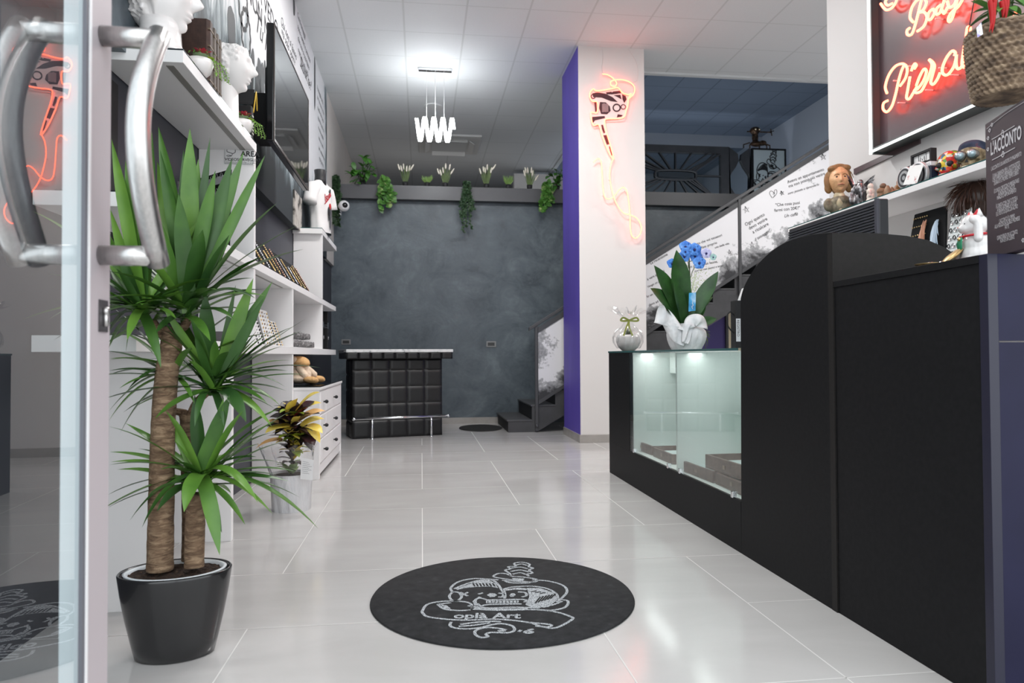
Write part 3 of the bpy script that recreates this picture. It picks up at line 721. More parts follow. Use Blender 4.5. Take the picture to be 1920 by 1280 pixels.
gq = [(-dn*dm)+du*a+dn*(-.004)+Vector((0, 0, z)) for a, z in ((s0-1.0, .10), (s0-.004, .10), (s0-.004, 2.27), (s0-1.0, 2.27))]
obj('glass_pane', MB().quad(*gq), GDOOR, t)
ly = s0+(s1-s0)*.55; pz = AD(190, 590).z; k0 = ds(184); k1 = ds(200)
obj('lock_plate', dbox(MB(), k0, k1, 0, .002, AD(190, 622).z, AD(190, 562).z), mat('lock_plate_dark', (.09, .085, .09), .35, .6), t)
lk = MB(); km = (k0+k1)/2; c = -dn*dm+du*km
lk.cyl(c+Vector((0, 0, pz+.006))+dn*.001, c+Vector((0, 0, pz+.006))+dn*.009, .0062, 16); dbox(lk, km-.0035, km+.0035, .001, .008, pz-.018, pz+.004)
obj('lock_cylinder', lk, STEEL, t, True)
zt, zb_ = AD(187, 63).z, AD(187, 478).z; hs = ds(187)
for sgn, base in ((1, 0.0), (-1, -TH)):
    A = -dn*dm+du*hs+dn*base; r = .0158; LN = .082
    tp = A+Vector((0, 0, zt)); bp = A+Vector((0, 0, zb_)); o1 = dn*sgn*LN
    pts = [tp+dn*sgn*.0008, tp+o1*.5, tp+o1*.93]
    n = 20; arc = []
    for i in range(n+1):
        f = i/n; arc.append(tp*(1-f)+bp*f+o1-du*(.085*math.sin(PI*f)**1.0))
    hd = MB(); hd.tube([tp+dn*sgn*.0008, tp+o1+dn*sgn*r*.4], r, 20); hd.tube([bp+dn*sgn*.0008, bp+o1+dn*sgn*r*.4], r, 20)
    ex = (arc[0]-arc[1]).normalized()*r*.9; ex2 = (arc[-1]-arc[-2]).normalized()*r*.9
    hd.tube([arc[0]+ex]+arc[1:-1]+[arc[-1]+ex2], r*1.08, 20)
    obj('pull_handle', hd, STEEL, t, True)

# ============================================================ YUCCA
LG = mat('yucca_leaf', (.05, .16, .02), .35)
P = ocoord(LG); f = nz(LG, P, 9, 4); oi = N(LG, 'ShaderNodeObjectInfo')
f2 = math_n(LG, 'ADD', math_n(LG, 'MULTIPLY', f, .5), math_n(LG, 'MULTIPLY', oi.outputs['Random'], .5))
L(LG, ramp(LG, f2, [(.15, (.018, .055, .014)), (.42, (.040, .110, .020)), (.60, (.075, .18, .026)), (.85, (.15, .30, .045))]), bsdf(LG).inputs['Base Color'])
bsdf(LG).inputs['Subsurface Weight'].default_value = 0
LG.node_tree.nodes['Principled BSDF'].inputs['Transmission Weight'].default_value = 0
BARK = mat('yucca_bark', (.2, .13, .08), .85)
P = ocoord(BARK); mp = N(BARK, 'ShaderNodeMapping'); mp.inputs['Scale'].default_value = (1, 1, 3.6); L(BARK, P, mp.inputs[0])
f = nz(BARK, mp.outputs[0], 22, 6, .65, 1.2); wv = N(BARK, 'ShaderNodeTexWave'); wv.bands_direction = 'Z'; wv.inputs['Scale'].default_value = 11; wv.inputs['Distortion'].default_value = 3.5; L(BARK, P, wv.inputs[0])
ff = math_n(BARK, 'ADD', math_n(BARK, 'MULTIPLY', f, .92), math_n(BARK, 'MULTIPLY', wv.outputs['Fac'], .08))
L(BARK, ramp(BARK, ff, [(.25, (.055, .030, .018)), (.48, (.20, .125, .075)), (.75, (.42, .30, .19))]), bsdf(BARK).inputs['Base Color']); bump(BARK, ff, 1, .012)
SOIL = noisy('soil', [(.3, (.010, .006, .004)), (.6, (.05, .028, .018)), (.8, (.11, .065, .04))], 70, .95, bs=1, bd=.02)
POT = mat('anthracite_pot', (.014, .014, .015), .2, coat=.3)
PC = Vector((-.762, 2.335, 0)); prot = math.radians(8)
yu = thing('yucca', 'tall yucca palm in an anthracite oval pot beside the open door', 'potted plant', (PC.x, PC.y, 0))
prof = [(.104, 0), (.115, .004), (.125, .045), (.142, .12), (.156, .195), (.1640, .252), (.1645, .258), (.1605, .262), (.1545, .256), (.150, .225), (.02, .215)]
obj('pot', MB().lathe(prof, PC, 56, 1.0, .74, prot), POT, yu, True)
obj('pot_liner', MB().lathe([(.1435, .215), (.1455, .256), (.149, .260), (.1395, .2615), (.1375, .252), (.130, .235)], PC, 56, 1.0, .74, prot, cap=False), mat('liner_white', (.72, .75, .78), .4), yu, True)
def soilf(u, v):
    a = 2*PI*u; r = .1425*v; x, y = r*math.cos(a), r*math.sin(a)*.74
    zz = .248+.006*noise.noise(Vector((x*40, y*40, 0)))+.006*noise.noise(Vector((x*120, y*120, 3)))+.008*(1-v*v)
    return PC+Vector((x*math.cos(prot)-y*math.sin(prot), x*math.sin(prot)+y*math.cos(prot), zz))
obj('soil', MB().grid(soilf, 64, 24), SOIL, yu, True)
def trunk(pts, r0, r1, name='trunk'):
    pts = smoothpath(pts, 14); n = len(pts)
    rs = [(r0+(r1-r0)*i/(n-1))*(1+.05*noise.noise(Vector((i*.35, r0*100, 0)))+.010*((i % 3)-1)) for i in range(n)]
    return obj(name, MB().tube(pts, rs, 20), BARK, yu, True)
Yt = 2.34
b1 = AY(300, 1068, Yt-.02); trunk([b1, AY(302, 960, Yt-.02), AY(306, 800, Yt), AY(313, 700, Yt), AY(322, 640, Yt), AY(323, 613, Yt)], .039, .030)
tr2 = trunk([AY(353, 1050, Yt+.07), AY(354, 980, Yt+.07), AY(352, 900, Yt+.07), AY(350, 800, Yt+.07), AY(346, 770, Yt+.07)], .021, .019)
trunk([AY(364, 1064, Yt-.03), AY(366, 980, Yt-.01), AY(369, 925, Yt-.01)], .029, .029)
trunk([AY(322, 770, Yt+.05), AY(335, 772, Yt+.06), AY(348, 775, Yt+.07)], .010, .013, 'side_branch')
trunk([AY(351, 800, Yt+.07), AY(365, 760, Yt+.05), AY(388, 735, Yt+.02)], .013, .012, 'side_branch')
trunk([AY(325, 622, Yt), AY(345, 612, Yt), AY(352, 596, Yt)], .014, .013, 'side_branch')
trunk([AY(316, 640, Yt), AY(300, 622, Yt), AY(285, 600, Yt)], .013, .012, 'side_branch')
obj('cane_cap', MB().lathe([(.030, 0), (.030, .012), (.022, .016)], AY(323, 614, Yt), 20), mat('wax_dark', (.03, .03, .03), .5), yu, True)
random.seed(11)
def head(basepx, Yh, tips, extra, seedn, wid=.042):
    random.seed(seedn); B = AY(*basepx, Yh)
    for k, tp in enumerate(tips):
        u, v = tp[:2]; dy = tp[2] if len(tp) > 2 else random.uniform(-.13, .10)
        T = AY(u, v, Yh+dy); b = B+Vector((random.uniform(-.012, .012), random.uniform(-.012, .012), random.uniform(-.02, .03)))
        ln = (T-b).length; el = (T.z-b.z)/max(ln, .01)
        arch = .04 if el > .75 else (.16 if el > .1 else (.30 if el > -.5 else .38))
        if len(tp) > 3: arch = tp[3]
        up = (Vector((0, 0, 1))+Vector((0, -.25, 0))).normalized() if el < .8 else Vector((.15*(1 if T.x > b.x else -1), -1, .1)).normalized()
        w = 1.12*min(wid, wid*(.45+ln*1.35))*random.uniform(.85, 1.12)
        if len(tp) > 4: w = tp[4]
        obj('leaf', MB().leaf(b, T, w, up, arch if el < .8 else -.03, 12, .30, basew=.55), LG, yu, True)
    for k in range(extra):
        a = random.uniform(0, 2*PI); e = random.uniform(-.35, 1.15); ln = random.uniform(.18, .36)
        T = B+Vector((math.cos(a)*math.cos(e), math.sin(a)*math.cos(e)*.8, math.sin(e)))*ln
        if T.x < -1.2: T.x = -1.2
        obj('leaf', MB().leaf(B+Vector((0, 0, random.uniform(-.02, .03))), T, wid*.8, (0, 0, 1) if abs(math.sin(e)) < .8 else (0, -1, 0), .15 if e < .9 else 0, 10, .3, basew=.55), LG, yu, True)
head((268, 588), Yt-.03, [(209, 260), (206, 390), (285, 245), (207, 547), (236, 660), (302, 690, -.12, .3), (203, 655), (150, 500), (120, 560), (90, 600), (203, 625), (175, 420), (258, 330), (235, 300), (245, 455), (205, 500), (60, 395, -.1), (130, 640)], 26, 3, .036)
head((350, 590), Yt, [(297, 237), (295, 302), (356, 240, -.05, .04, .056), (344, 280), (372, 297), (394, 257, -.02, .04, .03), (404, 319), (435, 297, -.06, .04, .05), (457, 284), (497, 291, -.08, .04, .034), (521, 379, -.1, .1, .055), (566, 419, -.03, .1, .02), (570, 467, -.1, .12, .048), (335, 362, -.12, .03, .05), (300, 280), (475, 521, -.02), (380, 430, -.16, .03, .055), (320, 345), (430, 440, -.14), (480, 560), (440, 600, -.1), (395, 640, -.12), (278, 640), (500, 555)], 30, 5, .043)
head((400, 732), Yt+.02, [(475, 521, -.05, .03, .045), (511, 527, -.02), (495, 557, -.08), (511, 620), (566, 620, -.1, .06, .045), (550, 612), (574, 702, -.05, .12, .016), (540, 695), (574, 597, .02, .05, .010), (535, 725), (442, 534, -.02, .03, .02), (384, 546, -.08, .03, .05), (334, 580), (365, 627, -.12), (462, 792, -.14, .4, .05), (502, 757), (290, 785, -.1, .2, .045), (527, 762), (365, 800, -.14), (262, 697, -.03, .15), (420, 800, -.12, .35), (510, 800, -.05, .3, .04)], 30, 8, .034)
head((325, 700), Yt+.04, [(204, 672, .02, .12, .022), (203, 695, .0, .12, .024), (203, 772, .0, .25, .03), (203, 790, -.02, .3, .032), (240, 730), (365, 757, -.08), (225, 812, 0, .3)], 14, 12, .030)
head((378, 905), Yt-.01, [(205, 847, .02, .14, .026), (207, 866, 0, .14, .026), (220, 880, 0, .16), (243, 976, -.05, .35), (266, 989, -.08, .4), (294, 959, -.14, .42, .04), (412, 1041, -.17, .28, .045), (416, 999, -.1, .4), (460, 984, -.05, .35), (511, 963, 0, .3), (597, 991, .05, .28, .030), (543, 902, .05, .12), (484, 942, -.12, .5, .035), (517, 790, -.02), (481, 856, -.05), (431, 740, -.08, .03, .045), (365, 740, -.02, .03, .045), (420, 745), (526, 765, .03), (306, 761, .02), (292, 782), (235, 793, 0, .06), (345, 960, -.17, .4, .05), (300, 880, -.15), (460, 830)], 30, 21, .034)

# ============================================================ BUSTS AND THINGS ON THE TOP SHELF
def head_mesh(fwd, scale=1.0, hair='curly', nrings=72, nseg=96, wrinkle=0, broad=1.0):
    """head with a face looking along fwd (angle about z); origin at head centre, chin-to-crown about 0.25*scale"""
    mb = MB(); G = lambda a, b, sa, sb: math.exp(-(a/sa)**2-(b/sb)**2)
    def rad(az, el):
        d = Vector((math.cos(az)*math.cos(el), math.sin(az)*math.cos(el), math.sin(el)))
        jaw = 1-.20*max(0, -math.sin(el))*abs(math.sin(az))-(.16 if math.cos(az) < 0 else 0)*max(0, -math.sin(el))
        p = Vector((d.x*.098*jaw, d.y*.078*jaw*broad, d.z*.125)); A = math.degrees(az); E_ = math.degrees(el); add = 0
        add += .024*G(A, E_+9, 7, 7)+.014*G(A, E_-2, 5, 12)                       # nose
        add += .006*G(A, E_-21, 28, 6)                                           # brow
        add -= .014*G(abs(A)-19, E_-9, 9, 6); add += .007*G(abs(A)-19, E_-8, 6, 3.5)   # sockets and lids
        add += .005*G(abs(A)-32, E_+8, 12, 9)                                     # cheeks
        add += .009*G(A, E_+25, 13, 2.6)+.009*G(A, E_+31, 11, 2.6)-.003*G(A, E_+28, 15, 1.3)-.005*G(A, E_+37, 16, 3)
        add += .013*G(A, E_+47, 18, 9)                                           # chin
        add += .010*G(abs(A)-95, E_-2, 7, 12)-.004*G(abs(A)-93, E_-2, 3, 6)          # ears
        hm = 0
        if hair:
            hl = 32+6*math.cos(az*3) if abs(A) < 60 else (8 if abs(A) < 85 else -22)
            hm = 1/(1+math.exp(-(E_-hl)/2.5))
            if abs(A) > 108: hm = max(hm, 1/(1+math.exp(-(E_+35)/3)))
            if hair == 'curly':
                q = d*9; add += hm*(.012+.011*noise.noise(q*1.3)+.008*math.sin(12*az+6*noise.noise(q))*math.cos(11*el))
            else: add += hm*(.014+.003*math.sin(34*az))
        if wrinkle: add += wrinkle*(1-hm)*(.0018*math.sin(E_*1.1+6*noise.noise(d*4)))
        return (p+d*add)*scale, hm
    c, s_ = math.cos(fwd), math.sin(fwd)
    o = len(mb.v)
    for i in range(nrings+1):
        el = -PI/2+PI*i/nrings
        for k in range(nseg):
            az = 2*PI*k/nseg-PI; p, hm = rad(az, el); mb.v.append(Vector((p.x*c-p.y*s_, p.x*s_+p.y*c, p.z)))
    for i in range(nrings):
        for k in range(nseg):
            az = 2*PI*k/nseg-PI; el = -PI/2+PI*i/nrings; hm = rad(az, el)[1]
            mb.f.append((i*nseg+k, i*nseg+(k+1) % nseg, (i+1)*nseg+(k+1) % nseg, (i+1)*nseg+k)); mb.m.append(1 if (hm > .5 and hair) else 0)
    return mb
def shift(mb, v, rot=None):
    v = Vector(v)
    for i, p in enumerate(mb.v): mb.v[i] = (rot@p if rot else p)+v
    return mb
ZT = zt1
# big glossy bust
c = AY(299, -6, 3.05)
t = thing('bust', 'large glossy white bust head on the near end of the top shelf', 'bust', (c.x, c.y, ZT))
sc = 1.36; hb = head_mesh(math.radians(4), sc, 'curly'); shift(hb, (c.x, c.y, c.z)); hb.m = [0]*len(hb.m)
zn = c.z-.08*sc; nk = [(.112, ZT+.0005), (.114, ZT+.010), (.10, ZT+.02), (.082, ZT+.05), (.078, ZT+.10), (.08, max(zn, ZT+.12))]
obj('head', hb, WCER, t, True)
obj('neck', MB().lathe(nk, (c.x+.005, c.y+.0, 0), 40), WCER, t, True)
ear = MB()
for k in range(3): ear.tube(smoothpath([c+Vector((-.06+.004*k, -.105+.003*k, z)) +Vector((x, -.0, 0)) for x, z in ((0, -.03+k*.01), (-.028+k*.006, 0), (-.022+k*.006, .045), (.01, .055-k*.008))], 5), .008-.001*k, 8)
# smaller plaster head
c = AY(430, 128, 3.92)
t = thing('bust', 'matt white plaster head with curly hair behind the upright books', 'bust', (c.x, c.y, ZT))
hb = head_mesh(math.radians(3), 1.16, 'curly'); hb.v = [Vector((p.x, p.y, min(p.z, .105+.012*noise.noise(p*30)))) for p in hb.v]; shift(hb, c); hb.m = [0]*len(hb.m)
obj('head', hb, WPLA, t, True)
obj('neck', MB().lathe([(.085, ZT), (.085, ZT+.015), (.068, ZT+.03), (.064, c.z-.06)], (c.x-.02, c.y, 0), 32), WPLA, t, True)
# succulent bowls
SUC = noisy('succulent_green', [(.3, (.05, .14, .03)), (.7, (.20, .34, .08))], 40, .5); SUCY = mat('succulent_lime', (.42, .55, .06), .5); SUCR = mat('succulent_red', (.55, .06, .10), .5); SUCP = mat('succulent_pale', (.30, .42, .24), .5); TRAIL = mat('trailing_green', (.30, .50, .12), .5)
def succulent(x, y, z, sc, label, sd):
    random.seed(sd)
    t = thing('succulent_pot', label, 'potted plant', (x, y, z))
    obj('pot', MB().lathe([(.035*sc, 0), (.055*sc, .02*sc), (.068*sc, .06*sc), (.066*sc, .085*sc), (.060*sc, .083*sc), (.05*sc, .06*sc)], (0, 0, 0), 28), WCER, t, True, world=False)
    def ros(nm, cx, cy, cz, r, n, m, wid=.5, upk=.6):
        mb = MB()
        for ring in range(3):
            for k in range(n):
                a = 2*PI*(k+ring*.5)/n; rr = r*(1-.28*ring); e = .3+.45*ring*upk
                mb.leaf((cx, cy, cz), (cx+rr*math.cos(a)*math.cos(e), cy+rr*math.sin(a)*math.cos(e), cz+rr*math.sin(e)), rr*wid, (0, 0, 1), .1, 5, .3)
        obj(nm, mb, m, t, True, world=False)
    ros('rosette', .015*sc, -.035*sc, .085*sc, .045*sc, 9, SUCP, .6)
    ros('red_bloom', .0, .03*sc, .13*sc, .06*sc, 6, SUCR, .35, .5); ros('red_bloom', .02*sc, -.0, .12*sc, .04*sc, 5, SUCR, .3, .6)
    ros('lime_rosette', .05*sc, 0, .09*sc, .03*sc, 8, SUCY, .6)
    mb = MB()
    for k in range(90):
        a = random.uniform(0, 2*PI); r = random.uniform(.01, .06)*sc; p = Vector((r*math.cos(a), r*math.sin(a), (.08+random.uniform(0, .045))*sc)); d = Vector((random.uniform(-1, 1), random.uniform(-1, 1), random.uniform(.2, 1))).normalized()*.02*sc
        mb.leaf(p, p+d, .009*sc, (0, 0, 1), .1, 3)
    obj('foliage', mb, SUC, t, world=False)
    mb = MB()
    for k in range(4):
        pts = smoothpath([Vector((.05, .0, .09))*sc, Vector((.075+.01*k, .02*k-.01, .08))*sc, Vector((.085+.012*k, .03*k-.01, .03))*sc, Vector((.088+.012*k, .035*k-.01, -.0))*sc], 5)
        mb.tube(pts, .0012*sc, 5)
        for p in pts[2:]:
            for q in range(2): d = Vector((random.uniform(-1, 1), random.uniform(-1, 1), random.uniform(-.5, .8))).normalized()*.014*sc; mb.leaf(p, p+d, .008*sc, (0, 0, 1), .1, 3)
    obj('trailing_stems', mb, TRAIL, t, world=False)
p = AX(352, 100, -.985); succulent(-.965, 3.24, ZT+.0005, .82, 'white bowl of succulents with red tips beside the big glossy bust', 4)
succulent(-.985, 4.06, ZT+.0005, .85, 'white bowl of succulents at the far end of the top shelf below the plaster head', 9)
# large old books standing side by side
BK = noisy('book_leather', [(.3, (.030, .014, .010)), (.7, (.060, .030, .022))], 30, .5); BK2 = noisy('book_spine', [(.3, (.06, .045, .035)), (.55, (.13, .105, .085)), (.75, (.24, .20, .17))], 18, .5, stretch=(1, 1, .4)); PAGE = mat('book_pages', (.22, .17, .13), .8)
zb2 = AX(383, 22, -.975).z-ZT; y = 3.40
for k, (w, hk, lab) in enumerate(((.075, 1.0, 'thickest dark brown book, nearest of the row on the top shelf'), (.050, .99, 'second upright brown book of the row, with cream worn spine'), (.048, .975, 'third upright book of the row, with worn grey spine'), (.044, .955, 'last upright book of the row, touching the plaster head'))):
    t = thing('book', lab, 'book', (-1.0, y, ZT), 0, 'large old books on the top shelf')
    H_ = zb2*hk
    obj('cover', MB().box(-1.125, -.985, y, y+.005, ZT, ZT+H_).box(-1.125, -.985, y+w-.009, y+w-.004, ZT, ZT+H_), BK, t)
    obj('pages', MB().box(-1.118, -.99, y+.0051, y+w-.0091, ZT+.004, ZT+H_-.006), PAGE, t)
    sp = MB(); sp.prism([(-.985, y, ZT), (-.972, y+w*.25, ZT), (-.972, y+w*.7, ZT), (-.985, y+w-.004, ZT)], (0, 0, H_))
    so = obj('spine', sp, BK2 if k else BK, t)
    for zz in (.14, .38, .62, .86): obj('raised_band', MB().box(-.985, -.9705, y+.006, y+w-.010, ZT+H_*zz, ZT+H_*zz+.008), mat('band_gold', (.16, .12, .08), .5), so)
    y += w
# ============================================================ TELEVISION, CASE, MURAL LETTERING
t = thing('carry_case', 'black open case with yellow cables on the shelf end below the television', 'case', (-1.03, 4.2, ZT))
cy0 = 4.185
obj('case_body', MB().box(-1.13, -.96, 4.165, 4.222, ZT, ZT+.20), BLKM, t, bevel=.006)
obj('lid', MB().prism([(-1.13, 4.168, ZT+.205), (-.955, 4.168, ZT+.205), (-.955, 4.218, ZT+.30), (-1.13, 4.218, ZT+.30)], (0, .004, .012)), BLKM, t)
sl = MB()
for k in range(6): sl.box(-.959, -.957, 4.18, 4.21, ZT+.04+.02*k, ZT+.05+.02*k)
obj('slot_strip', sl, mat('slot_white', (.5, .5, .45), .5), t)
obj('yellow_cable', MB().tube(smoothpath([(-.95, 4.17, ZT+.16), (-.94, 4.18, ZT+.26), (-.945, 4.22, ZT+.29), (-.95, 4.26, ZT+.20)], 6), .004, 6), mat('cable_yellow', (.65, .42, .05), .5), t, True)
tvx = -.90; ty0, ty1 = 4.50, 5.84; tz0, tz1 = 2.255, 2.995
t = thing('television', 'flat black television on a wall bracket above the left shelves', 'television', (tvx, 5.18, 2.6))
obj('casing', MB().box(tvx-.05, tvx-.004, ty0, ty1, tz0, tz1), BLACKG, t, bevel=.008)
obj('back_box', MB().box(tvx-.10, tvx-.05, ty0+.2, ty1-.2, tz0+.08, tz1-.2), BLKM, t, bevel=.01)
SCR = mat('tv_screen', (.012, .014, .015), .03, spec=.9, coat=.6)
obj('screen', MB().box(tvx-.0045, tvx-.001, ty0+.012, ty1-.012, tz0+.02, tz1-.012), SCR, t)
bz = MB()
for q in ((ty0, ty0+.010, tz0, tz1), (ty1-.010, ty1, tz0, tz1), (ty0+.010, ty1-.010, tz0, tz0+.018), (ty0+.010, ty1-.010, tz1-.010, tz1)): bz.box(tvx-.004, tvx+.002, *q)
obj('bezel', bz, mat('bezel_bronze', (.10, .08, .075), .3, .5), t)
obj('wall_bracket', MB().box(-1.159, tvx-.10, 5.05, 5.3, 2.45, 2.75), BLKM, t)
# mural lettering and marks (printed on the mural)
mu = bpy.data.objects['wall_left_mural']
def MT(s, u, v, size, rot=0, m=INK, **kw):
    p = AX(u, v, -1.16); mb = MB(); put_text(mb, s, p, (0, 1, 0), (0, 0, 1), size, rot, off=.002, **kw); return obj('mural_lettering', mb, m, mu)
MT('VA VEDO', 476, -22, .20, .0); MT('NON MI STUPO', 462, -8, .20, .0); MT('Tu lo', 478, 52, .22, -.05, shear=.3)
MT('Qui non si fanno', 526, 42, .11, -.02, shear=.4, m=INKG); MT('ma solo opere', 527, 62, .11, -.02, shear=.4, m=INKG)
for k, sx in enumerate(('Certi tatuaggi', 'sono come le persone', 'che non si scordano', 'restano sulla pelle')): MT(sx, 557+k*.5, 30+k*22, .085, -.03, m=INKG, shear=.3)
MT('Skunk ne?', 562, 122, .17, .0, shear=.5)
for k, sx in enumerate(('Il tatuaggio parla', 'per chi tace e dice', 'quello che resta', 'quando tutto va', 'e nulla cambia', 'sotto la pelle', 'per sempre tuo', 'ogni giorno')): MT(sx, 594+k*.6, 165+k*19, .075, -.02, m=INKG, shear=.35)
def ink_ring(u, v, ry, rz, teeth=12):
    c = AX(u, v, -1.16); pts = []
    for i in range(teeth*4):
        a = 2*PI*i/(teeth*4); r = 1+(.10 if i % 4 < 2 else 0); pts.append(c+Vector((.0015, ry*r*math.cos(a), rz*r*math.sin(a))))
    mb = MB(); mb.ribbon(pts, .028, (1, 0, 0), closed=True); obj('mural_gear', mb, INK, mu)
ink_ring(461, 62, .115, .145); ink_ring(456, 12, .11, .14)
def ink_blot(u, v, ry, rz, m=INKG, seed=0):
    c = AX(u, v, -1.16); pts = []
    for i in range(22):
        a = 2*PI*i/22; r = 1+.25*noise.noise(Vector((math.cos(a)*1.5, math.sin(a)*1.5, seed))); pts.append(c+Vector((.0012, ry*r*math.cos(a), rz*r*math.sin(a))))
    mb = MB(); mb.add([c+Vector((.0012, 0, 0))]+pts, [(0, 1+i, 1+(i+1) % 22) for i in range(22)]); obj('mural_blot', mb, m, mu)
for i, (u, v, a, b) in enumerate(((474, 118, .06, .09), (486, 135, .07, .10), (497, 138, .06, .09), (472, 142, .05, .12), (491, 158, .07, .17), (483, 165, .09, .14), (499, 172, .05, .10), (434, 55, .09, .16), (590, 155, .06, .30), (551, 12, .05, .1))):
    ink_blot(u, v, a, b, mat('mural_ink', (.07, .075, .08), .6), i)

# ============================================================ T-SHIRT MANNEQUIN
mc = AY(603, 430, 7.42); bx, by = mc.x-.005, 7.36; bz_ = ZT+.001
t = thing('mannequin_torso', 'black torso form wearing a white printed t-shirt on the far high shelf', 'mannequin', (bx, by, bz_))
SH = noisy('tshirt_white', [(.3, (.72, .70, .69)), (.7, (.80, .78, .77))], 6, .85, bs=.25, bd=.02)
Rz = Matrix.Rotation(math.radians(66), 3, 'Z')
def mp_(x, y, z): return Vector((bx, by, bz_))+Rz@Vector((x*.80, y*.80, z*1.0))
I3 = Rz
def torso(u, v):
    a = 2*PI*u; z = v*.56; import bisect
    zs_ = [0, .08, .18, .30, .40, .47, .515, .54, .56]; wx = [.165, .160, .158, .170, .178, .172, .135, .085, .062]; wy = [.100, .098, .100, .112, .112, .095, .070, .060, .055]
    i = min(len(zs_)-2, max(0, bisect.bisect_right(zs_, z)-1)); f = (z-zs_[i])/(zs_[i+1]-zs_[i]); rx = wx[i]+(wx[i+1]-wx[i])*f; ry = wy[i]+(wy[i+1]-wy[i])*f
    w_ = 1+.035*math.sin(5*a+9*z)*(1-v)+.03*noise.noise(Vector((math.cos(a)*2, math.sin(a)*2, z*7)))
    c, s_ = math.cos(a), math.sin(a); return mp_(rx*w_*math.copysign(abs(c)**.85, c), ry*w_*math.copysign(abs(s_)**.85, s_), z)
obj('tshirt', MB().grid(torso, 64, 40), SH, t, True)
for s_ in (-1, 1):
    sl_ = obj('sleeve', MB().tube([mp_(s_*.10, 0, .475), mp_(s_*.16, 0, .455), mp_(s_*.205, 0, .40), mp_(s_*.235, 0, .325), mp_(s_*.245, 0, .29)], [.060, .072, .068, .068, .072], 24), SH, t, True)
def front(x, z):
    z0 = min(.40, max(.1, z)); return mp_(x, -.106*(1-(abs(x)/.175)**2.6)**.5-.010 if abs(x) < .17 else -.02, z)
obj('neck_block', MB().lathe([(.062, .50), (.058, .56), (.055, .60), (.062, .655), (.060, .66)], (bx, by, bz_), 28), mat('mannequin_black', (.018, .018, .019), .4), t, True)
obj('stand_base', MB().lathe([(.11, .0), (.11, .012), (.02, .016), (.02, .1)], (bx, by, bz_), 24), BLACKG, t, True)
pr = MB(); 
for pts in ([(-.07, .40), (-.06, .33), (-.02, .34)], [(-.03, .34), (-.05, .37), (-.02, .39), (-.03, .35), (0, .36)], [(.0, .37), (.01, .41), (.0, .38), (.03, .39)], [(.03, .39), (.04, .43), (.03, .40), (.06, .42)], [(-.075, .30), (.07, .41)]):
    pr.ribbon([front(x, z) for x, z in smoothpath([(a, b, 0) for a, b in pts], 4) for x, z in ((x, z),)] if False else [front(q.x, q.y) for q in smoothpath([(a, b, 0) for a, b in pts], 4)], .010, Rz@Vector((0, -1, 0)), .002)
obj('red_print', pr, mat('print_red', (.42, .02, .03), .7), t)
def patch(nm, cx, cz, rx, rz_, m, sd=0):
    mb = MB(); pts = [front(cx+rx*(1+.35*noise.noise(Vector((math.cos(a)*2, math.sin(a)*2, sd))))*math.cos(a), cz+rz_*math.sin(a)*(1+.3*noise.noise(Vector((math.sin(a)*2, sd, 1))))) for a in [2*PI*i/20 for i in range(20)]]
    c = front(cx, cz)+Rz@Vector((0, -.003, 0)); mb.add([c]+pts, [(0, 1+i, 1+(i+1) % 20) for i in range(20)]); obj(nm, mb, m, t)
patch('dark_print', .045, .44, .022, .028, INK, 1); patch('red_patch', .05, .29, .035, .032, mat('print_red2', (.5, .03, .03), .7), 2); patch('dark_print', .02, .24, .03, .05, INK, 3); patch('dark_print', .075, .23, .028, .06, mat('print_grey', (.08, .08, .09), .7), 4); patch('dark_print', .06, .12, .022, .07, mat('print_grey'), 5); patch('dark_print', .02, .17, .016, .03, INK, 6)
# framed picture behind it, on the middle shelf
pa, pb = AX(550, 400, -1.155), AX(564, 400, -1.155)
tag(obj('picture', MB().box(-1.1585, -1.145, pa.y, pb.y, AX(557, 428, -1.155).z, AX(557, 364, -1.155).z), noisy('picture_print', [(.4, (.05, .045, .04)), (.5, (.45, .42, .38)), (.7, (.55, .52, .48))], 9, .5)), 'pale narrow picture on the left wall between the television and the t-shirt', 'picture')

# ============================================================ EARRING / JEWELLERY DISPLAYS ON THE LEFT
VEL = mat('black_velvet', (.006, .006, .007), .95)
t = thing('earring_stand', 'black velvet earring board with white card rows behind the yucca leaves', 'display stand', (-1.05, 3.9, zm1+.001))
obj('board', MB().prism([(-1.20, 4.02, zm1+.001), (-.98, 3.80, zm1+.001), (-.98, 3.83, zm1+.42), (-1.20, 4.05, zm1+.42)], (-.008, -.008, 0)).box(-1.15, -1.05, 3.88, 4.10, zm1+.001, zm1+.006), VEL, t)
for k in range(5):
    z0 = zm1+.05+.075*k; f = .3/.42*0
    a = Vector((-1.19, 4.005, z0)); b = Vector((-.99, 3.805, z0)); nrm = Vector((-.7, -.7, 0))*-.0
    cd = MB(); cd.prism([a+Vector((.002, -.010, 0)), b+Vector((.002, -.010, 0)), b+Vector((.002, -.010, .04)), a+Vector((.002, -.010, .04))], (.002, -.002, 0))
    c_ = obj('card_row', cd, mat('card_white', (.7, .7, .7), .6), t)
    hk = MB()
    for j in range(6):
        p = a.lerp(b, (j+.5)/6)+Vector((.004, -.014, .045)); hk = MB(); hk.tube([p+Vector((.007*math.cos(q), -.007*math.cos(q), .010*math.sin(q))) for q in [PI*2*i/8 for i in range(9)]], .0018, 5); obj('earring_hook', hk, SILV, c_) if k > 2 else None
random.seed(5)
bgs = MB()
def bagf(u, v):
    a = 2*PI*u; r = .075*(1-.35*v)*(1+.25*noise.noise(Vector((math.cos(a)*3, math.sin(a)*3, v*4)))); return Vector((-1.07+r*math.cos(a), 3.45+r*math.sin(a), zm1+.001+.26*v))
t = thing('wrapped_basket', 'cellophane wrapped gift bag on the middle shelf behind the yucca', 'gift bag', (-1.07, 3.45, zm1))
obj('wrap', bgs.grid(bagf, 28, 14), CELLO, t, True)
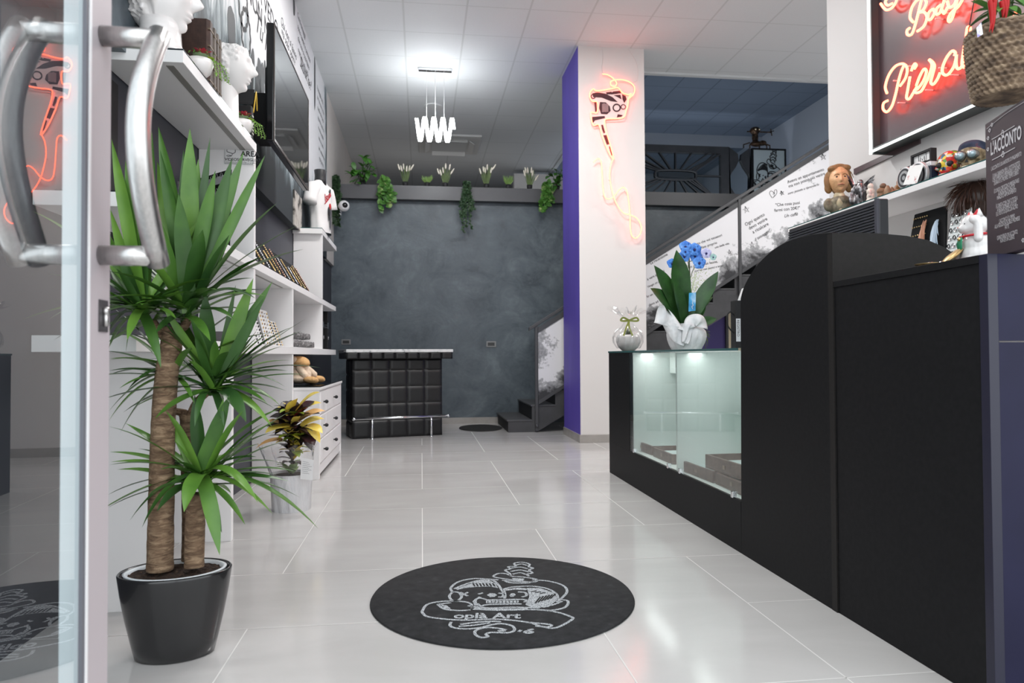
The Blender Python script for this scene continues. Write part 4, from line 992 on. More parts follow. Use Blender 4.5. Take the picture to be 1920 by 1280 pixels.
obj('contents', MB().ball((-1.07, 3.45, zm1+.06), (.05, .05, .05)), noisy('gift_pink', [(.4, (.5, .45, .42)), (.6, (.55, .12, .14))], 30, .6), t, True)
# slanted velvet ramp with bracelets
t = thing('bracelet_ramp', 'long black velvet ramp on the middle shelf between the divider and the far box', 'display stand', (-1.05, 5.4, zm1+.001))
ry0, ry1 = 4.28, 6.45
rf = lambda y: (-.985, y, zm1+.006); rbk = lambda y: (-1.12, y, zm1+.30+.0*y)
obj('ramp', MB().prism([(-.975, ry0, zm1+.001), (-1.17, ry0, zm1+.001), (-1.12, ry0, zm1+.24)], (0, ry1-ry0, 0)), VEL, t)
nb = 12
for k in range(nb):
    y = ry0+.12+(ry1-ry0-.24)*k/(nb-1); m_ = [SILV, GOLD, SILV, GOLD, GOLD, mat('rose_gold', (.72, .42, .30), .3, 1)][k % 6]
    mb = MB(); hgt = random.uniform(.55, .85); w = random.uniform(.010, .020)
    for j in range(15):
        f = .06+hgt*j/14; p = Vector((-.975, y, zm1+.001)).lerp(Vector((-1.12, y, zm1+.24)), f)+Vector((.009, (f-.4)*.05+.004*(j % 2), .006)); mb.ball(p, (.006, w, .0078), 8, 5)
    tag(obj('bracelet', mb, m_, None, True), ('gold' if m_ is GOLD else 'silver' if m_ is SILV else 'rose gold')+' bracelet hanging on the black velvet ramp, %s the far box' % ('beside' if k > 9 else 'away from'), 'bracelet', 'bracelets on the velvet ramp')
# ring and earring cards in the small bays
def cardboard(x0, y0, y1, z, ht, label, cols, mats, board, sd):
    random.seed(sd); t = thing('jewellery_card', label, 'display card', (x0, (y0+y1)/2, z))
    obj('card', MB().prism([(x0, y0, z), (x0, y1, z), (x0-.06, y1, z+ht), (x0-.06, y0, z+ht)], (-.004, 0, -.001)).box(x0-.12, x0-.001, (y0+y1)/2-.01, (y0+y1)/2+.01, z, z+.003), board, t)
    for j in range(cols):
        mb = MB(); y = y0+(y1-y0)*(j+.5)/cols
        for i in range(9):
            f = (i+.6)/9.4; p = Vector((x0-.06*f+.004, y+random.uniform(-.004, .004), z+ht*f)); mb.ball(p, (.004, random.uniform(.006, .012), .008), 8, 5)
        obj('earring_row', mb, mats[j % len(mats)], t, True)
CARDW = mat('card_white')
cardboard(-1.0, 4.42, 4.72, zl1+.001, .20, 'white card of earrings nearest in the small bay above the lower shelf', 4, [SILV, INK], CARDW, 1)
cardboard(-1.0, 4.76, 5.05, zl1+.001, .24, 'white card of gold and silver earrings in the middle of the small bay', 4, [GOLD, mat('bead_brown', (.2, .12, .07), .4), SILV], CARDW, 2)
cardboard(-1.0, 5.08, 5.33, zl1+.001, .18, 'white card with dark beads and gold pieces beside the bay divider', 4, [INK, GOLD], CARDW, 3)
random.seed(2)
for r_ in range(2):
    for k in range(9):
        y = 5.60+k*.14; tag(obj('ring_roll', MB().cyl((-1.10-.0*r_, y, zl1+.03+.075*r_), (-.99-.04*r_, y+.03, zl1+.035+.075*r_), .026, 12), noisy('roll_grey', [(.3, (.03, .03, .035)), (.55, (.18, .17, .17)), (.7, (.4, .4, .4))], 60, .5), None, True),
            ('lower' if r_ == 0 else 'upper')+' row dark ring roll in the far bay of the left shelves', 'ring roll', ('lower' if r_ == 0 else 'upper')+' ring rolls in the far bay')
tag(obj('tray_board', MB().box(-1.15, -1.0, 5.55, 6.85, zl1+.0565, zl1+.0575+.001), CARDW), 'thin white divider board between two rows of ring rolls', 'board')
for k, (y, hh) in enumerate(((7.25, .40), (7.6, .40))):
    t = thing('necklace_bust', 'black necklace stand with silver piece, %s on the far end of the lower shelf' % ('nearer' if k == 0 else 'further'), 'display stand', (-1.0, y, zl1+.001))
    obj('stand', MB().box(-1.08, -.98, y, y+.06, zl1+.001, zl1+hh), VEL, t, bevel=.004)
    obj('silver_band', MB().box(-1.082, -.976, y-.003, y+.063, zl1+.22, zl1+.28), CHROME, t)
    obj('pendant', MB().tube([Vector((-.973, y+.03+.018*math.cos(a), zl1+.12+.018*math.sin(a))) for a in [2*PI*i/12 for i in range(13)]], .003, 5), SILV, t)
# grey boxes seen between leaves
tag(obj('small_box', MB().box(-1.12, -.99, 3.86, 4.05, zl1+.001, zl1+.06), mat('box_grey', (.09, .08, .085), .5), bevel=.003), 'small dark grey box on the lower shelf glimpsed between yucca leaves', 'box')

# ============================================================ PLUSH TOY on the dresser
p = AX(578, 712, -.95); px_, py_ = -.99, 5.95; pz_ = DZ+.006
t = thing('plush_toy', 'tan and cream plush toy sitting on the white dresser', 'plush toy', (px_, py_, pz_))
PT = noisy('plush_tan', [(.3, (.50, .27, .10)), (.7, (.66, .42, .20))], 60, .95, bs=.5, bd=.01); PCm = noisy('plush_cream', [(.3, (.66, .50, .36)), (.7, (.78, .64, .50))], 60, .95, bs=.5, bd=.01)
KP = (zl0-DZ-.012)/.475
def pp(x, y, z): return Vector((px_+x*.85, py_+y*.9, pz_+z*KP))
blob('body', [(pp(0, -.02, .15), (.10, .10, .13*KP*1.05)), (pp(.01, -.05, .08), (.10, .11, .08*KP*1.05)), (pp(0, -.02, .27), (.08, .08, .07*KP*1.05))], PCm, t, .008)
blob('head', [(pp(-.01, -.05, .36), (.10, .10, .085*KP*1.05)), (pp(.05, -.09, .33), (.06, .05, .05*KP*1.05)), (pp(-.02, -.05, .40), (.09, .085, .06*KP*1.05))], PT, t, .008)
for nm, a, b, r in (('arm', pp(.05, .06, .26), pp(.14, .12, .10), .04), ('arm', pp(.02, -.10, .25), pp(.09, -.14, .10), .04)):
    blob(nm, [(a.lerp(b, f), (r*.8, r*.8, r*.8)) for f in (0, .25, .5, .75)], PCm, t, .008)
for b in (pp(.15, .14, .065), pp(.13, -.15, .065), pp(.10, -.02, .05)):
    blob('paw', [(b, (.06, .05, .055*KP*1.05)), (b+Vector((.02, .01, -.01)), (.045, .045, .045*KP*1.05))], PT, t, .008)
for sgn in (-1, 1): blob('ear', [(pp(-.03, -.05+sgn*.09, .40), (.03, .035, .06*KP*1.05))], PCm, t, .007)

# ============================================================ CROTON in a wrapped pot
cx_, cy_ = -.765, 4.42
pc = AZ(540, 962, 0); cx_, cy_ = pc.x, pc.y+.11
t = thing('croton', 'croton with yellow and dark leaves in a white foil wrapped pot, before the dresser', 'potted plant', (cx_, cy_, 0))
FOIL = noisy('foil_white', [(.3, (.52, .52, .54)), (.7, (.74, .73, .74))], 14, .25, bs=.8, bd=.03, stretch=(1, 1, .25))
def potf(u, v):
    a = 2*PI*u; r = .112+.012*v+.004*noise.noise(Vector((math.cos(a)*5, math.sin(a)*5, v*2)))
    return Vector((cx_+r*math.cos(a), cy_+r*math.sin(a), .22*v))
obj('pot', MB().grid(potf, 60, 12).lathe([(.112, 0.001), (.001, .0011)], (cx_, cy_, 0), 30, cap=False), FOIL, t, True)
obj('soil', MB().lathe([(.118, .205), (.001, .212)], (cx_, cy_, 0), 30, cap=False), SOIL, t)
CY = noisy('croton_yellow', [(.3, (.70, .50, .04)), (.7, (.85, .70, .18))], 14, .4); CDk = noisy('croton_dark', [(.4, (.018, .012, .012)), (.7, (.055, .015, .022))], 16, .35); CGn = noisy('croton_green', [(.3, (.06, .12, .01)), (.7, (.35, .45, .04))], 22, .4); CRd = mat('croton_red', (.32, .02, .05), .4); COr = noisy('croton_orange', [(.3, (.62, .33, .10)), (.7, (.78, .50, .22))], 12, .45)
random.seed(31)
obj('stem', MB().tube([(cx_, cy_, .2), (cx_+.005, cy_, .35), (cx_+.02, cy_, .62)], .008, 8), mat('stem_brown', (.12, .08, .05), .8), t, True)
C0 = AY(552, 800, cy_)
def cleaf(u, v, u2, v2, m, w=.062):
    w *= 1.3
    b = AY(u, v, cy_+random.uniform(-.03, .03)); e = AY(u2, v2, cy_+random.uniform(-.09, .06)); obj('leaf', MB().leaf(b, e, w, (0, -.3, 1), .22, 8, .25), m, t, True)
for q in ((552, 775, 600, 735, CY), (550, 780, 603, 755, CY), (545, 775, 555, 748, CY, .075), (560, 790, 610, 770, COr), (565, 800, 608, 785, CY), (570, 800, 605, 812, CY, .06), (575, 800, 600, 830, CY, .055), (540, 790, 522, 762, CY, .05), (545, 800, 497, 812, CY, .075), (540, 790, 527, 780, CY, .04), (545, 800, 540, 812, CY, .05), (565, 800, 572, 828, COr), (535, 800, 500, 790, COr, .05), (545, 825, 560, 848, CY, .05), (530, 825, 478, 842, COr, .045)): cleaf(*q)
for q in ((550, 785, 510, 770), (548, 785, 530, 752), (552, 785, 590, 752), (556, 790, 600, 775), (552, 790, 545, 750), (550, 795, 500, 800), (555, 790, 560, 758), (548, 790, 505, 782), (555, 800, 590, 820), (550, 800, 535, 830), (552, 810, 555, 850), (560, 810, 585, 845), (565, 815, 590, 835), (540, 800, 515, 815)): cleaf(*q, CDk, .07)
for q in ((552, 790, 575, 765), (550, 795, 562, 780)): cleaf(*q, CRd, .045)
for k in range(110):
    a = random.uniform(0, 2*PI); zz = random.uniform(.27, .60); r = random.uniform(.05, .15); b = Vector((cx_+.01, cy_, zz)); obj('leaf', MB().leaf(b, b+Vector((r*math.cos(a), r*math.sin(a), random.uniform(-.03, .07))), .046, (0, 0, 1), .2, 6, .2), random.choice([CDk, CDk, CDk, CGn, CY]), t, True)
for k in range(9):
    a = random.uniform(0, 2*PI); b = Vector((cx_, cy_, .215)); e = b+Vector((.09*math.cos(a), .09*math.sin(a)-.03, random.uniform(.03, .08))); obj('pale_leaf', MB().leaf(b, e, .05, (0, 0, 1), .3, 6, .2), mat('pale_green', (.38, .52, .20), .4), t, True)
def wrapf(u, v):
    a = 2*PI*u; r = .118+.05*v+.035*v*noise.noise(Vector((math.cos(a)*2.5, math.sin(a)*2.5, v*2))); return Vector((cx_+r*math.cos(a)-.02*v, cy_+r*math.sin(a), .19+.20*v+.05*v*noise.noise(Vector((math.cos(a)*3, math.sin(a)*3, 5)))))
obj('cellophane_wrap', MB().grid(wrapf, 72, 14), CELLO, t)
q = [AY(u, v, cy_-.15) for u, v in ((563, 898), (586, 900), (588, 862), (565, 858))]
cd = obj('gift_card', MB().prism(q, (0, .001, 0)), mat('card_paper', (.75, .74, .74), .7), t)
ln = MB()
for k in range(7): 
    f = .30+.09*k; a = q[0].lerp(q[3], f).lerp(q[1].lerp(q[2], f), .12)+Vector((0, -.001, 0)); b = q[0].lerp(q[3], f).lerp(q[1].lerp(q[2], f), .5+.4*random.random())+Vector((0, -.001, 0))
    ln.ribbon([a.lerp(b, i/10)+Vector((0, 0, .0012*((i*7+k) % 3-1))) for i in range(11)], .0012, (0, -1, 0))
obj('handwriting', ln, INKG, cd)

# ============================================================ BACK WALL FITTINGS
def outlet(u, v, w, hh, label):
    p = AY(u, v, YB); t = thing('wall_socket', label, 'wall socket', (p.x, YB, p.z))
    obj('plate', MB().box(p.x-w/2, p.x+w/2, YB-.010, YB-.0005, p.z-hh/2, p.z+hh/2), mat('socket_grey', (.22, .22, .22), .35), t, bevel=.003)
    obj('insert', MB().box(p.x-w*.36, p.x+w*.34, YB-.013, YB-.0101, p.z-hh*.28, p.z+hh*.28), mat('socket_dark', (.03, .03, .03), .4), t)
outlet(921, 645, .135, .08, 'grey wall socket on the back wall right of the bar')
outlet(649, 641, .12, .07, 'dark wall socket just above the left end of the bar')
p = AY(645, 386, YB-.28)
t = thing('security_camera', 'white dome security camera on the back wall below the dark ledge', 'security camera', (p.x, YB-.28, p.z))
obj('camera_body', MB().cyl((p.x-.06, YB-.28, p.z), (p.x-.06, YB-.0+0-.002, p.z), .02, 12).ball(p, .072, 24, 16), mat('camera_white', (.80, .80, .81), .25), t, True)
obj('lens', MB().ball(p+Vector((.012, -.038, 0)), .042, 18, 12), BLACKG, t, True)
p = AY(635, 397, YB-.05)
t = thing('motion_sensor', 'small white capsule motion sensor under the dome security camera', 'sensor', (p.x, YB, p.z))
obj('sensor_body', MB().ball(p+Vector((0, 0, .03)), (.034, .04, .04), 18, 10).ball(p-Vector((0, 0, .03)), (.034, .04, .04), 18, 10).cyl(p+Vector((0, 0, .035)), p-Vector((0, 0, .035)), .034, 18), mat('camera_white'), t, True)
obj('back_plate', MB().box(p.x-.02, p.x+.02, YB-.04, YB-.001, p.z-.04, p.z+.04), mat('camera_white'), t)

# plants along the ledge
LZ = 3.205; LY = YB-.02
IVY = noisy('ivy_dark', [(.3, (.012, .035, .014)), (.7, (.035, .08, .03))], 20, .5); POTH = noisy('pothos_green', [(.3, (.03, .10, .015)), (.55, (.07, .20, .03)), (.72, (.35, .42, .18))], 16, .4); GRN = noisy('bright_green', [(.3, (.02, .09, .012)), (.7, (.07, .22, .03))], 14, .4); GRS = noisy('grass_green', [(.3, (.06, .10, .03)), (.7, (.16, .22, .08))], 12, .6); GRL = noisy('grass_light', [(.3, (.12, .24, .05)), (.7, (.28, .42, .12))], 12, .6); PLM = mat('plume_cream', (.78, .72, .62), .8)
POTB = mat('pot_black', (.02, .02, .022), .6)
def base_pot(t, x, r=.045, hh=.07):
    obj('pot', MB().lathe([(r*.8, .0), (r, hh), (r*.9, hh), (r*.85, hh*.8)], (x, LY+.0, LZ+.0005), 16), POTB, t, True)
def cluster(name, label, cat, u, pts, m, lw, n, sd, stems=True, dyr=.08, leafw=.6):
    random.seed(sd); x = AY(u, 355, LY).x; t = thing(name, label, cat, (x, LY, LZ)); base_pot(t, x)
    P = [AY(a, b, LY-.10+random.uniform(-.03, .03)) for a, b in pts]
    base = Vector((x, LY, LZ+.05)); sm = MB(); fm = MB()
    for p_ in P:
        mid = (base+p_)/2+Vector((0, -.04, .05)); path = smoothpath([base, mid, p_], 6)
        sm.tube(path, .004, 5)
        for j in range(n):
            q = path[int(random.uniform(.25, 1)*(len(path)-1))]; d = Vector((random.uniform(-1, 1), random.uniform(-1, .4), random.uniform(-.8, .5))).normalized()*lw
            fm.leaf(q, q+d, lw*leafw, (0, -.4, 1), .2, 5, .15)
    obj('stems', sm, mat('vine_stem', (.06, .10, .03), .6), t, True); obj('foliage', fm, m, t, True); return t
cluster('leafy_plant', 'bright green broad leaved plant standing on the left end of the ledge', 'plant', 680, [(662, 318), (705, 320), (684, 292), (700, 303), (668, 330), (690, 322), (706, 328), (665, 345), (680, 312), (658, 328)], GRN, .11, 5, 3)
def hang(name, label, u, v0, v1, spread, m, lw, n, sd, path=None, leafw=.65, one=0):
    random.seed(sd); x = AY(u, v0, YB-.2).x; t = thing(name, label, 'hanging plant', (x, YB-.03, LZ)); base_pot(t, x, .05)
    sm = MB(); fm = MB(); yy = YB-.165
    for k in range(n):
        du_ = random.uniform(-spread, spread); dv = random.uniform(.25, 1)
        a = Vector((x, LY-.03, LZ+.06)); b = AY(u+du_*.5, v0, yy-.01*(k % 3)); e = AY(u+du_, v0+(v1-v0)*dv, yy)
        path_ = smoothpath([a, (a+b)/2+Vector((0, -.06, .06)), b, (b+e)/2+Vector((random.uniform(-.03, .03), 0, 0)), e], 6); sm.tube(path_, .0035, 5)
        for j, q in enumerate(path_[4:]):
            for r_ in range(1 if one and lw > .06 else 2):
                d = Vector((random.uniform(-1, 1), random.uniform(-.6, .1), random.uniform(-1, .4))).normalized()*lw*random.uniform(.7, 1.1); fm.leaf(q, q+d, lw*leafw, (0, -1, .3), .15, 4, .15)
    obj('vines', sm, mat('vine_stem'), t, True); obj('foliage', fm, m, t, True)
hang('hanging_pothos', 'variegated pothos hanging over the ledge near its left end', 720, 352, 393, 17, POTH, .085, 6, 5, one=1)
hang('hanging_ivy', 'dark ivy trailing far down the middle of the ledge', 875, 362, 438, 13, IVY, .04, 11, 6, one=1)
hang('hanging_pothos', 'variegated pothos hanging over the ledge by the violet pillar side', 1026, 362, 395, 16, POTH, .08, 6, 8, one=1)
hang('hanging_ivy', 'dense dark ivy hanging in the far left corner beside the security camera', 629, 348, 425, 10, IVY, .045, 18, 9)
cluster('leafy_plant', 'green broad leaved plant at the right end of the ledge touching the pillar', 'plant', 1044, [(1042, 318), (1052, 325), (1030, 330), (1048, 340), (1040, 350), (1054, 318)], GRN, .10, 5, 4)
def plume(u, vt, label, sd, lean=()):
    random.seed(sd); x = AY(u, 355, LY).x; t = thing('plume_grass', label, 'ornamental grass', (x, LY, LZ)); base_pot(t, x, .04)
    gm = MB(); b = Vector((x, LY, LZ+.04)); tops = []
    for k in range(34):
        a = random.uniform(-1, 1); e = b+Vector((a*.085, random.uniform(-.06, .03), random.uniform(.15, .30))); gm.leaf(b+Vector((a*.02, 0, 0)), e, .008, (0, -1, .1), .0, 4, .1)
    st_ = MB(); zt_ = AY(u, vt, LY).z
    for k in range(6):
        a = (k-2.5)/2.5+random.uniform(-.15, .15); z1_ = zt_-random.uniform(0, .10)-.03*abs(a); p1 = b+Vector((a*.05, 0, .16)); p2 = Vector((x+a*.075, LY-.03, z1_-.085)); p3 = Vector((x+a*.10+(.03 if k == 5 else 0), LY-.03, z1_))
        st_.tube([b, p1, p2], .002, 4); obj('plume', MB().tube(smoothpath([p2, p2.lerp(p3, .5), p3], 3), [.004, .010, .0125, .0125, .011, .009, .003][:len(smoothpath([p2, p2.lerp(p3, .5), p3], 3))], 8), PLM, t, True)
    obj('blades', gm, GRS, t); obj('stems', st_, GRS, t)
plume(760, 302, 'cream plumed grass, leftmost of the four on the ledge', 1); plume(835, 303, 'cream plumed grass on the ledge, just left of the trailing dark ivy', 2)
plume(912, 304, 'cream plumed grass on the ledge, just right of the trailing dark ivy', 3); plume(993, 311, 'cream plumed grass nearest the violet pillar side', 4)
def grass(u, vt, label, sd):
    random.seed(sd); x = AY(u, 355, LY).x; t = thing('small_grass', label, 'ornamental grass', (x, LY, LZ)); base_pot(t, x, .035)
    gm = MB(); b = Vector((x, LY, LZ+.04)); hh = AY(u, vt, LY).z-LZ-.04
    for k in range(70):
        a = random.uniform(-1, 1); e = b+Vector((a*.085, random.uniform(-.06, .05), hh*random.uniform(.55, 1))); gm.leaf(b, e, .007, (0, -1, .1), .0, 4, .1)
    obj('blades', gm, GRL, t)
grass(801, 327, 'short light green grass tuft left of the second plumed grass', 5); grass(953, 328, 'short light green grass tuft between the two right plumed grasses', 6)

# ============================================================ NEON TATTOO MACHINE on the pillar
YN = PY0-.045
def N3(x, y, yy=None): return AY(1050+x/3.05, 60+y/3.05, YN if yy is None else yy)
t = thing('neon_sign', 'orange neon outline of a tattoo machine with trailing cord on the pillar', 'neon sign', tuple(N3(290, 450, PY0)))
ol = [(170, 370), (172, 345), (190, 325), (205, 335), (250, 332), (300, 322), (332, 318), (352, 342), (368, 352), (392, 358), (408, 352), (392, 380), (388, 420), (378, 450), (365, 487), (320, 495), (264, 497), (256, 515), (264, 565), (286, 640), (307, 720), (299, 722), (272, 672), (242, 595), (222, 530), (192, 534), (180, 500), (178, 458), (212, 460), (214, 402), (186, 396)]
obj('machine_outline', MB().tube([N3(*p) for p in smoothpath([(a, b, 0) for a, b in ol], 3, True) for p in ((p.x, p.y),)], .0066, 8, closed=True), NEON, t, True)
cu = [(243, 240), (272, 244), (303, 264), (324, 292), (312, 310), (292, 304), (292, 282), (330, 272), (372, 276), (408, 292), (427, 318), (424, 348), (404, 372), (388, 384)]
obj('cable_loop', MB().tube([N3(p.x, p.y) for p in smoothpath([(a, b, 0) for a, b in cu], 5)], .0066, 8), NEON, t, True)
ta = [(305, 726), (290, 760), (284, 820), (292, 880), (310, 950), (335, 1000), (365, 1035), (400, 1045), (440, 1065), (464, 1108), (460, 1150), (435, 1178), (412, 1165), (402, 1120), (400, 1045), (392, 960), (380, 905), (360, 888), (335, 905), (310, 938), (280, 955), (255, 940), (245, 880), (240, 800), (234, 738), (215, 724), (192, 745)]
obj('trailing_cord', MB().tube([N3(p.x, p.y) for p in smoothpath([(a, b, 0) for a, b in ta], 6)], .0060, 8), NEON, t, True)
ART = mat('acrylic_pink', (.80, .62, .60), .4)
def npoly(nm, pts, yy, m, th=.003, par=None):
    P = [N3(a, b, yy) for a, b in pts]; c = sum(P, Vector())/len(P); n = len(P)
    mb = MB(); mb.prism(P, (0, th, 0)); return obj(nm, mb, m, par or t)
bk = npoly('backing_plate', [(a, b) for a, b in ol], YN+.022, ART, .004)
def inkpoly(*pts): npoly('ink_drawing', pts, YN+.0195, mat('tattoo_ink', (.045, .015, .02), .5), .002, bk)
inkpoly((185, 350), (215, 345), (260, 352), (300, 372), (330, 400), (290, 395), (240, 375), (190, 372))
inkpoly((228, 400), (262, 402), (285, 425), (290, 450), (270, 470), (235, 468), (224, 435))
inkpoly((262, 345), (300, 340), (345, 335), (350, 350), (300, 356), (268, 356))
inkpoly((308, 362), (345, 358), (352, 385), (330, 372))
inkpoly((355, 355), (375, 365), (382, 385), (368, 405), (358, 385))
inkpoly((184, 485), (255, 480), (258, 492), (200, 505), (190, 520), (184, 510))
inkpoly((330, 470), (360, 475), (352, 484), (325, 488))
inkpoly((196, 395), (206, 395), (212, 455), (202, 455))
inkpoly((236, 530), (246, 530), (258, 575), (250, 580), (240, 555))
inkpoly((248, 590), (272, 588), (284, 640), (268, 645))
inkpoly((280, 655), (288, 652), (300, 705), (294, 705))
def inkring(cx, cy, r, w):
    mb = MB(); mb.ribbon([N3(cx+r*math.cos(a), cy+r*math.sin(a), YN+.0195) for a in [2*PI*i/24 for i in range(24)]], w, (0, -1, 0), .001, closed=True); obj('ink_drawing', mb, mat('tattoo_ink'), bk)
inkring(324, 433, 20, .014); inkring(362, 428, 13, .009); inkring(190, 368, 12, .010)
mb = MB()
for k in range(7): mb.ribbon([N3(240+i*6, 412+k*7+4*math.sin(i*2.2), YN+.0185) for i in range(7)], .004, (0, -1, 0))
obj('coil_windings', mb, mat('coil_pink', (.75, .5, .5), .5), bk)
for (a, b) in ((300, 340), (200, 520), (330, 490), (290, 700), (250, 930), (440, 1170), (375, 905), (286, 840), (425, 330)):
    q = N3(a, b); obj('wall_standoff', MB().cyl((q.x, YN+.004, q.z), (q.x, PY0-.0005, q.z), .004, 8), mat('clear_standoff', (.75, .7, .7), .3), t)
wr = MB()
for q in ([(245, 235), (240, 200), (246, 150), (242, 90)], [(405, 290), (445, 270), (440, 180), (400, 110), (385, 85)]):
    wr.tube([AY(1050+p.x/3.05, 60+p.y/3.05, PY0-.004) for p in smoothpath([(a, b, 0) for a, b in q], 5)], .0022, 5)
obj('power_wire', wr, mat('wire_clear', (.66, .63, .62), .4), t)

# ============================================================ LARGE NEON SIGN on the right wall
XN0 = 2.99; XN = 2.935
bl = AX(1651, 280, XN0); yfar = bl.y; zb0 = AX(1651, 280, XN0).z
t = thing('neon_sign', 'dark sign board with red neon script and white LED frame on the right wall', 'neon sign', (XR, 3.6, 3.1))
GRB = mat('sign_board', (.075, .058, .066), .35)
obj('board', MB().box(XN0, XR-.001, 2.35, yfar, zb0+.01, 4.05), GRB, t, bevel=.002)
fr_ = MB(); fr_.box(XN0-.05, XR-.002, yfar+.001, yfar+.022, zb0-.03, 4.07); fr_.box(XN0-.05, XR-.002, 2.35, yfar, zb0-.022, zb0+.008)
obj('board_frame', fr_, mat('frame_dark', (.06, .07, .07), .3), t)
obj('led_strip', MB().box(XN0-.064, XN0-.0505, yfar+.012, yfar+.024, zb0-.03, 4.07), LEDS, t)
obj('led_strip', MB().box(XN0-.064, XN0-.0505, 2.35, yfar+.003, zb0-.020, zb0-.009), LEDS, t)
def NP(x, y, X=None): return AX(1520+x/4.572, y/4.572, X or XN)
SCR_ = {'letter_t': [[(600, 30), (625, 65), (650, 85), (690, 72), (725, 30), (750, -40), (770, -100)], [(650, -5), (640, 20), (660, 45), (700, 30)]],
'letter_b': [[(850, 240), (826, 262), (832, 298), (868, 290), (900, 200), (930, 80), (955, -20)], [(880, 190), (852, 150), (866, 70), (905, 10), (960, -20), (992, 20), (965, 85), (925, 105), (975, 105), (996, 150), (970, 225), (915, 268)]],
'letter_o': [[(1045, 78), (1012, 110), (1005, 160), (1030, 165), (1062, 110), (1050, 76)]],
'letter_d': [[(1118, 40), (1080, 75), (1078, 122), (1110, 105), (1140, 20), (1160, -60)], [(1130, 90), (1145, 115), (1175, 60)]],
'letter_y': [[(1172, 10), (1190, 62), (1232, 38), (1258, -30)], [(1258, -20), (1242, 60), (1215, 150), (1192, 186), (1180, 165), (1205, 110), (1262, 60), (1300, 0)]],
'letter_p': [[(660, 862), (625, 885), (622, 935), (655, 958), (698, 905), (730, 800), (752, 700), (778, 610), (800, 562)], [(655, 800), (640, 740), (672, 640), (730, 565), (795, 548), (828, 590), (812, 670), (765, 738)]],
'letter_i': [[(852, 655), (832, 770), (822, 835), (845, 848), (880, 795), (912, 740)], [(862, 610), (876, 572), (893, 546), (906, 562), (888, 590)]],
'letter_e': [[(905, 735), (935, 655), (972, 592), (992, 615), (968, 690), (918, 760), (888, 775), (905, 795), (948, 780), (985, 715), (1008, 665)]],
'letter_r': [[(1000, 690), (1040, 560), (1016, 512), (1045, 532), (1062, 570), (1045, 640), (1030, 705), (1052, 722), (1085, 680), (1110, 622)]],
'letter_c': [[(1232, 478), (1240, 452), (1212, 438), (1165, 495), (1130, 580), (1135, 632), (1175, 640), (1225, 575), (1248, 500)]],
'letter_l': [[(1250, 470), (1246, 545), (1262, 590), (1300, 560), (1330, 440), (1352, 300), (1368, 245), (1346, 235), (1332, 320), (1310, 450), (1298, 545), (1318, 575), (1355, 500), (1388, 400), (1420, 325), (1438, 340), (1412, 430), (1388, 520), (1400, 545), (1440, 500)]],
'letter_g': [[(1760, 105), (1745, 130), (1768, 172), (1810, 185), (1850, 160)], [(1560, 480), (1600, 420), (1640, 380), (1620, 460), (1600, 560), (1570, 640)], [(1640, 200), (1652, 240), (1690, 230)]]}
for nm, strokes in SCR_.items():
    mb = MB()
    for s_ in strokes: mb.tube([NP(p.x, p.y) for p in smoothpath([(a, b, 0) for a, b in s_], 5)], .0078, 8)
    obj(nm, mb, NEON2, t, True)
sb = MB()
for a, b in ((830, 565), (700, 690), (975, 770), (1090, 580), (1190, 640), (1300, 575), (740, 880), (1060, 160), (1140, 110)):
    p = NP(a, b); sb.cyl((XN+.006, p.y, p.z), (XN0, p.y, p.z), .004, 6)
obj('tube_support', sb, mat('clear_standoff'), t)
rbn = MB(); p0 = AX(1601, 318, XR-.01)
tag(obj('cable_duct', MB().hexa([(XR-.012, p0.y, p0.z-.035), (XR-.001, p0.y, p0.z-.035), (XR-.001, yfar-.3, zb0-.05), (XR-.012, yfar-.3, zb0-.05)], [(XR-.012, p0.y, p0.z+.005), (XR-.001, p0.y, p0.z+.005), (XR-.001, yfar-.3, zb0-.018), (XR-.012, yfar-.3, zb0-.018)]), mat('duct_dark', (.09, .06, .065), .2)), 'dark strip running along the white wall just under the neon sign', 'cable duct')

# ============================================================ FIGURINES on the right wall shelf
def SP(u, x): return Vector((x, AX(u, 400, x).y, ZS+.0006))
def hgt(u, v, x): return AX(u, v, x).z-ZS
# bust of an old woman
c = SP(1574, 2.87); H_ = hgt(1574, 305, 2.86)
t = thing('figurine_bust', 'painted bust figurine of an older woman with brown hair, leftmost on the right wall shelf', 'figurine', tuple(c))
SKIN = noisy('bust_skin', [(.3, (.66, .35, .17)), (.7, (.80, .48, .26))], 12, .45); HAIRB = noisy('bust_hair', [(.3, (.20, .10, .035)), (.7, (.34, .18, .07))], 40, .5, stretch=(6, 6, 1)); COATM = noisy('bust_coat', [(.35, (.11, .09, .06)), (.6, (.26, .22, .15))], 30, .6); CREAM = noisy('bust_cream', [(.3, (.45, .36, .22)), (.7, (.62, .52, .36))], 20, .5)
hz_ = H_-.115; sc = .80
yawh = math.radians(-112)
hm = head_mesh(yawh, sc, None, wrinkle=1.0, broad=1.05); shift(hm, c+Vector((0, 0, hz_)))
obj('head', hm, SKIN, t, True)
fw = Vector((math.cos(yawh), math.sin(yawh), 0)); sd_ = Vector((-fw.y, fw.x, 0))
def HP(f, s, z): return c+fw*f*sc+sd_*s*sc+Vector((0, 0, hz_+z*sc))
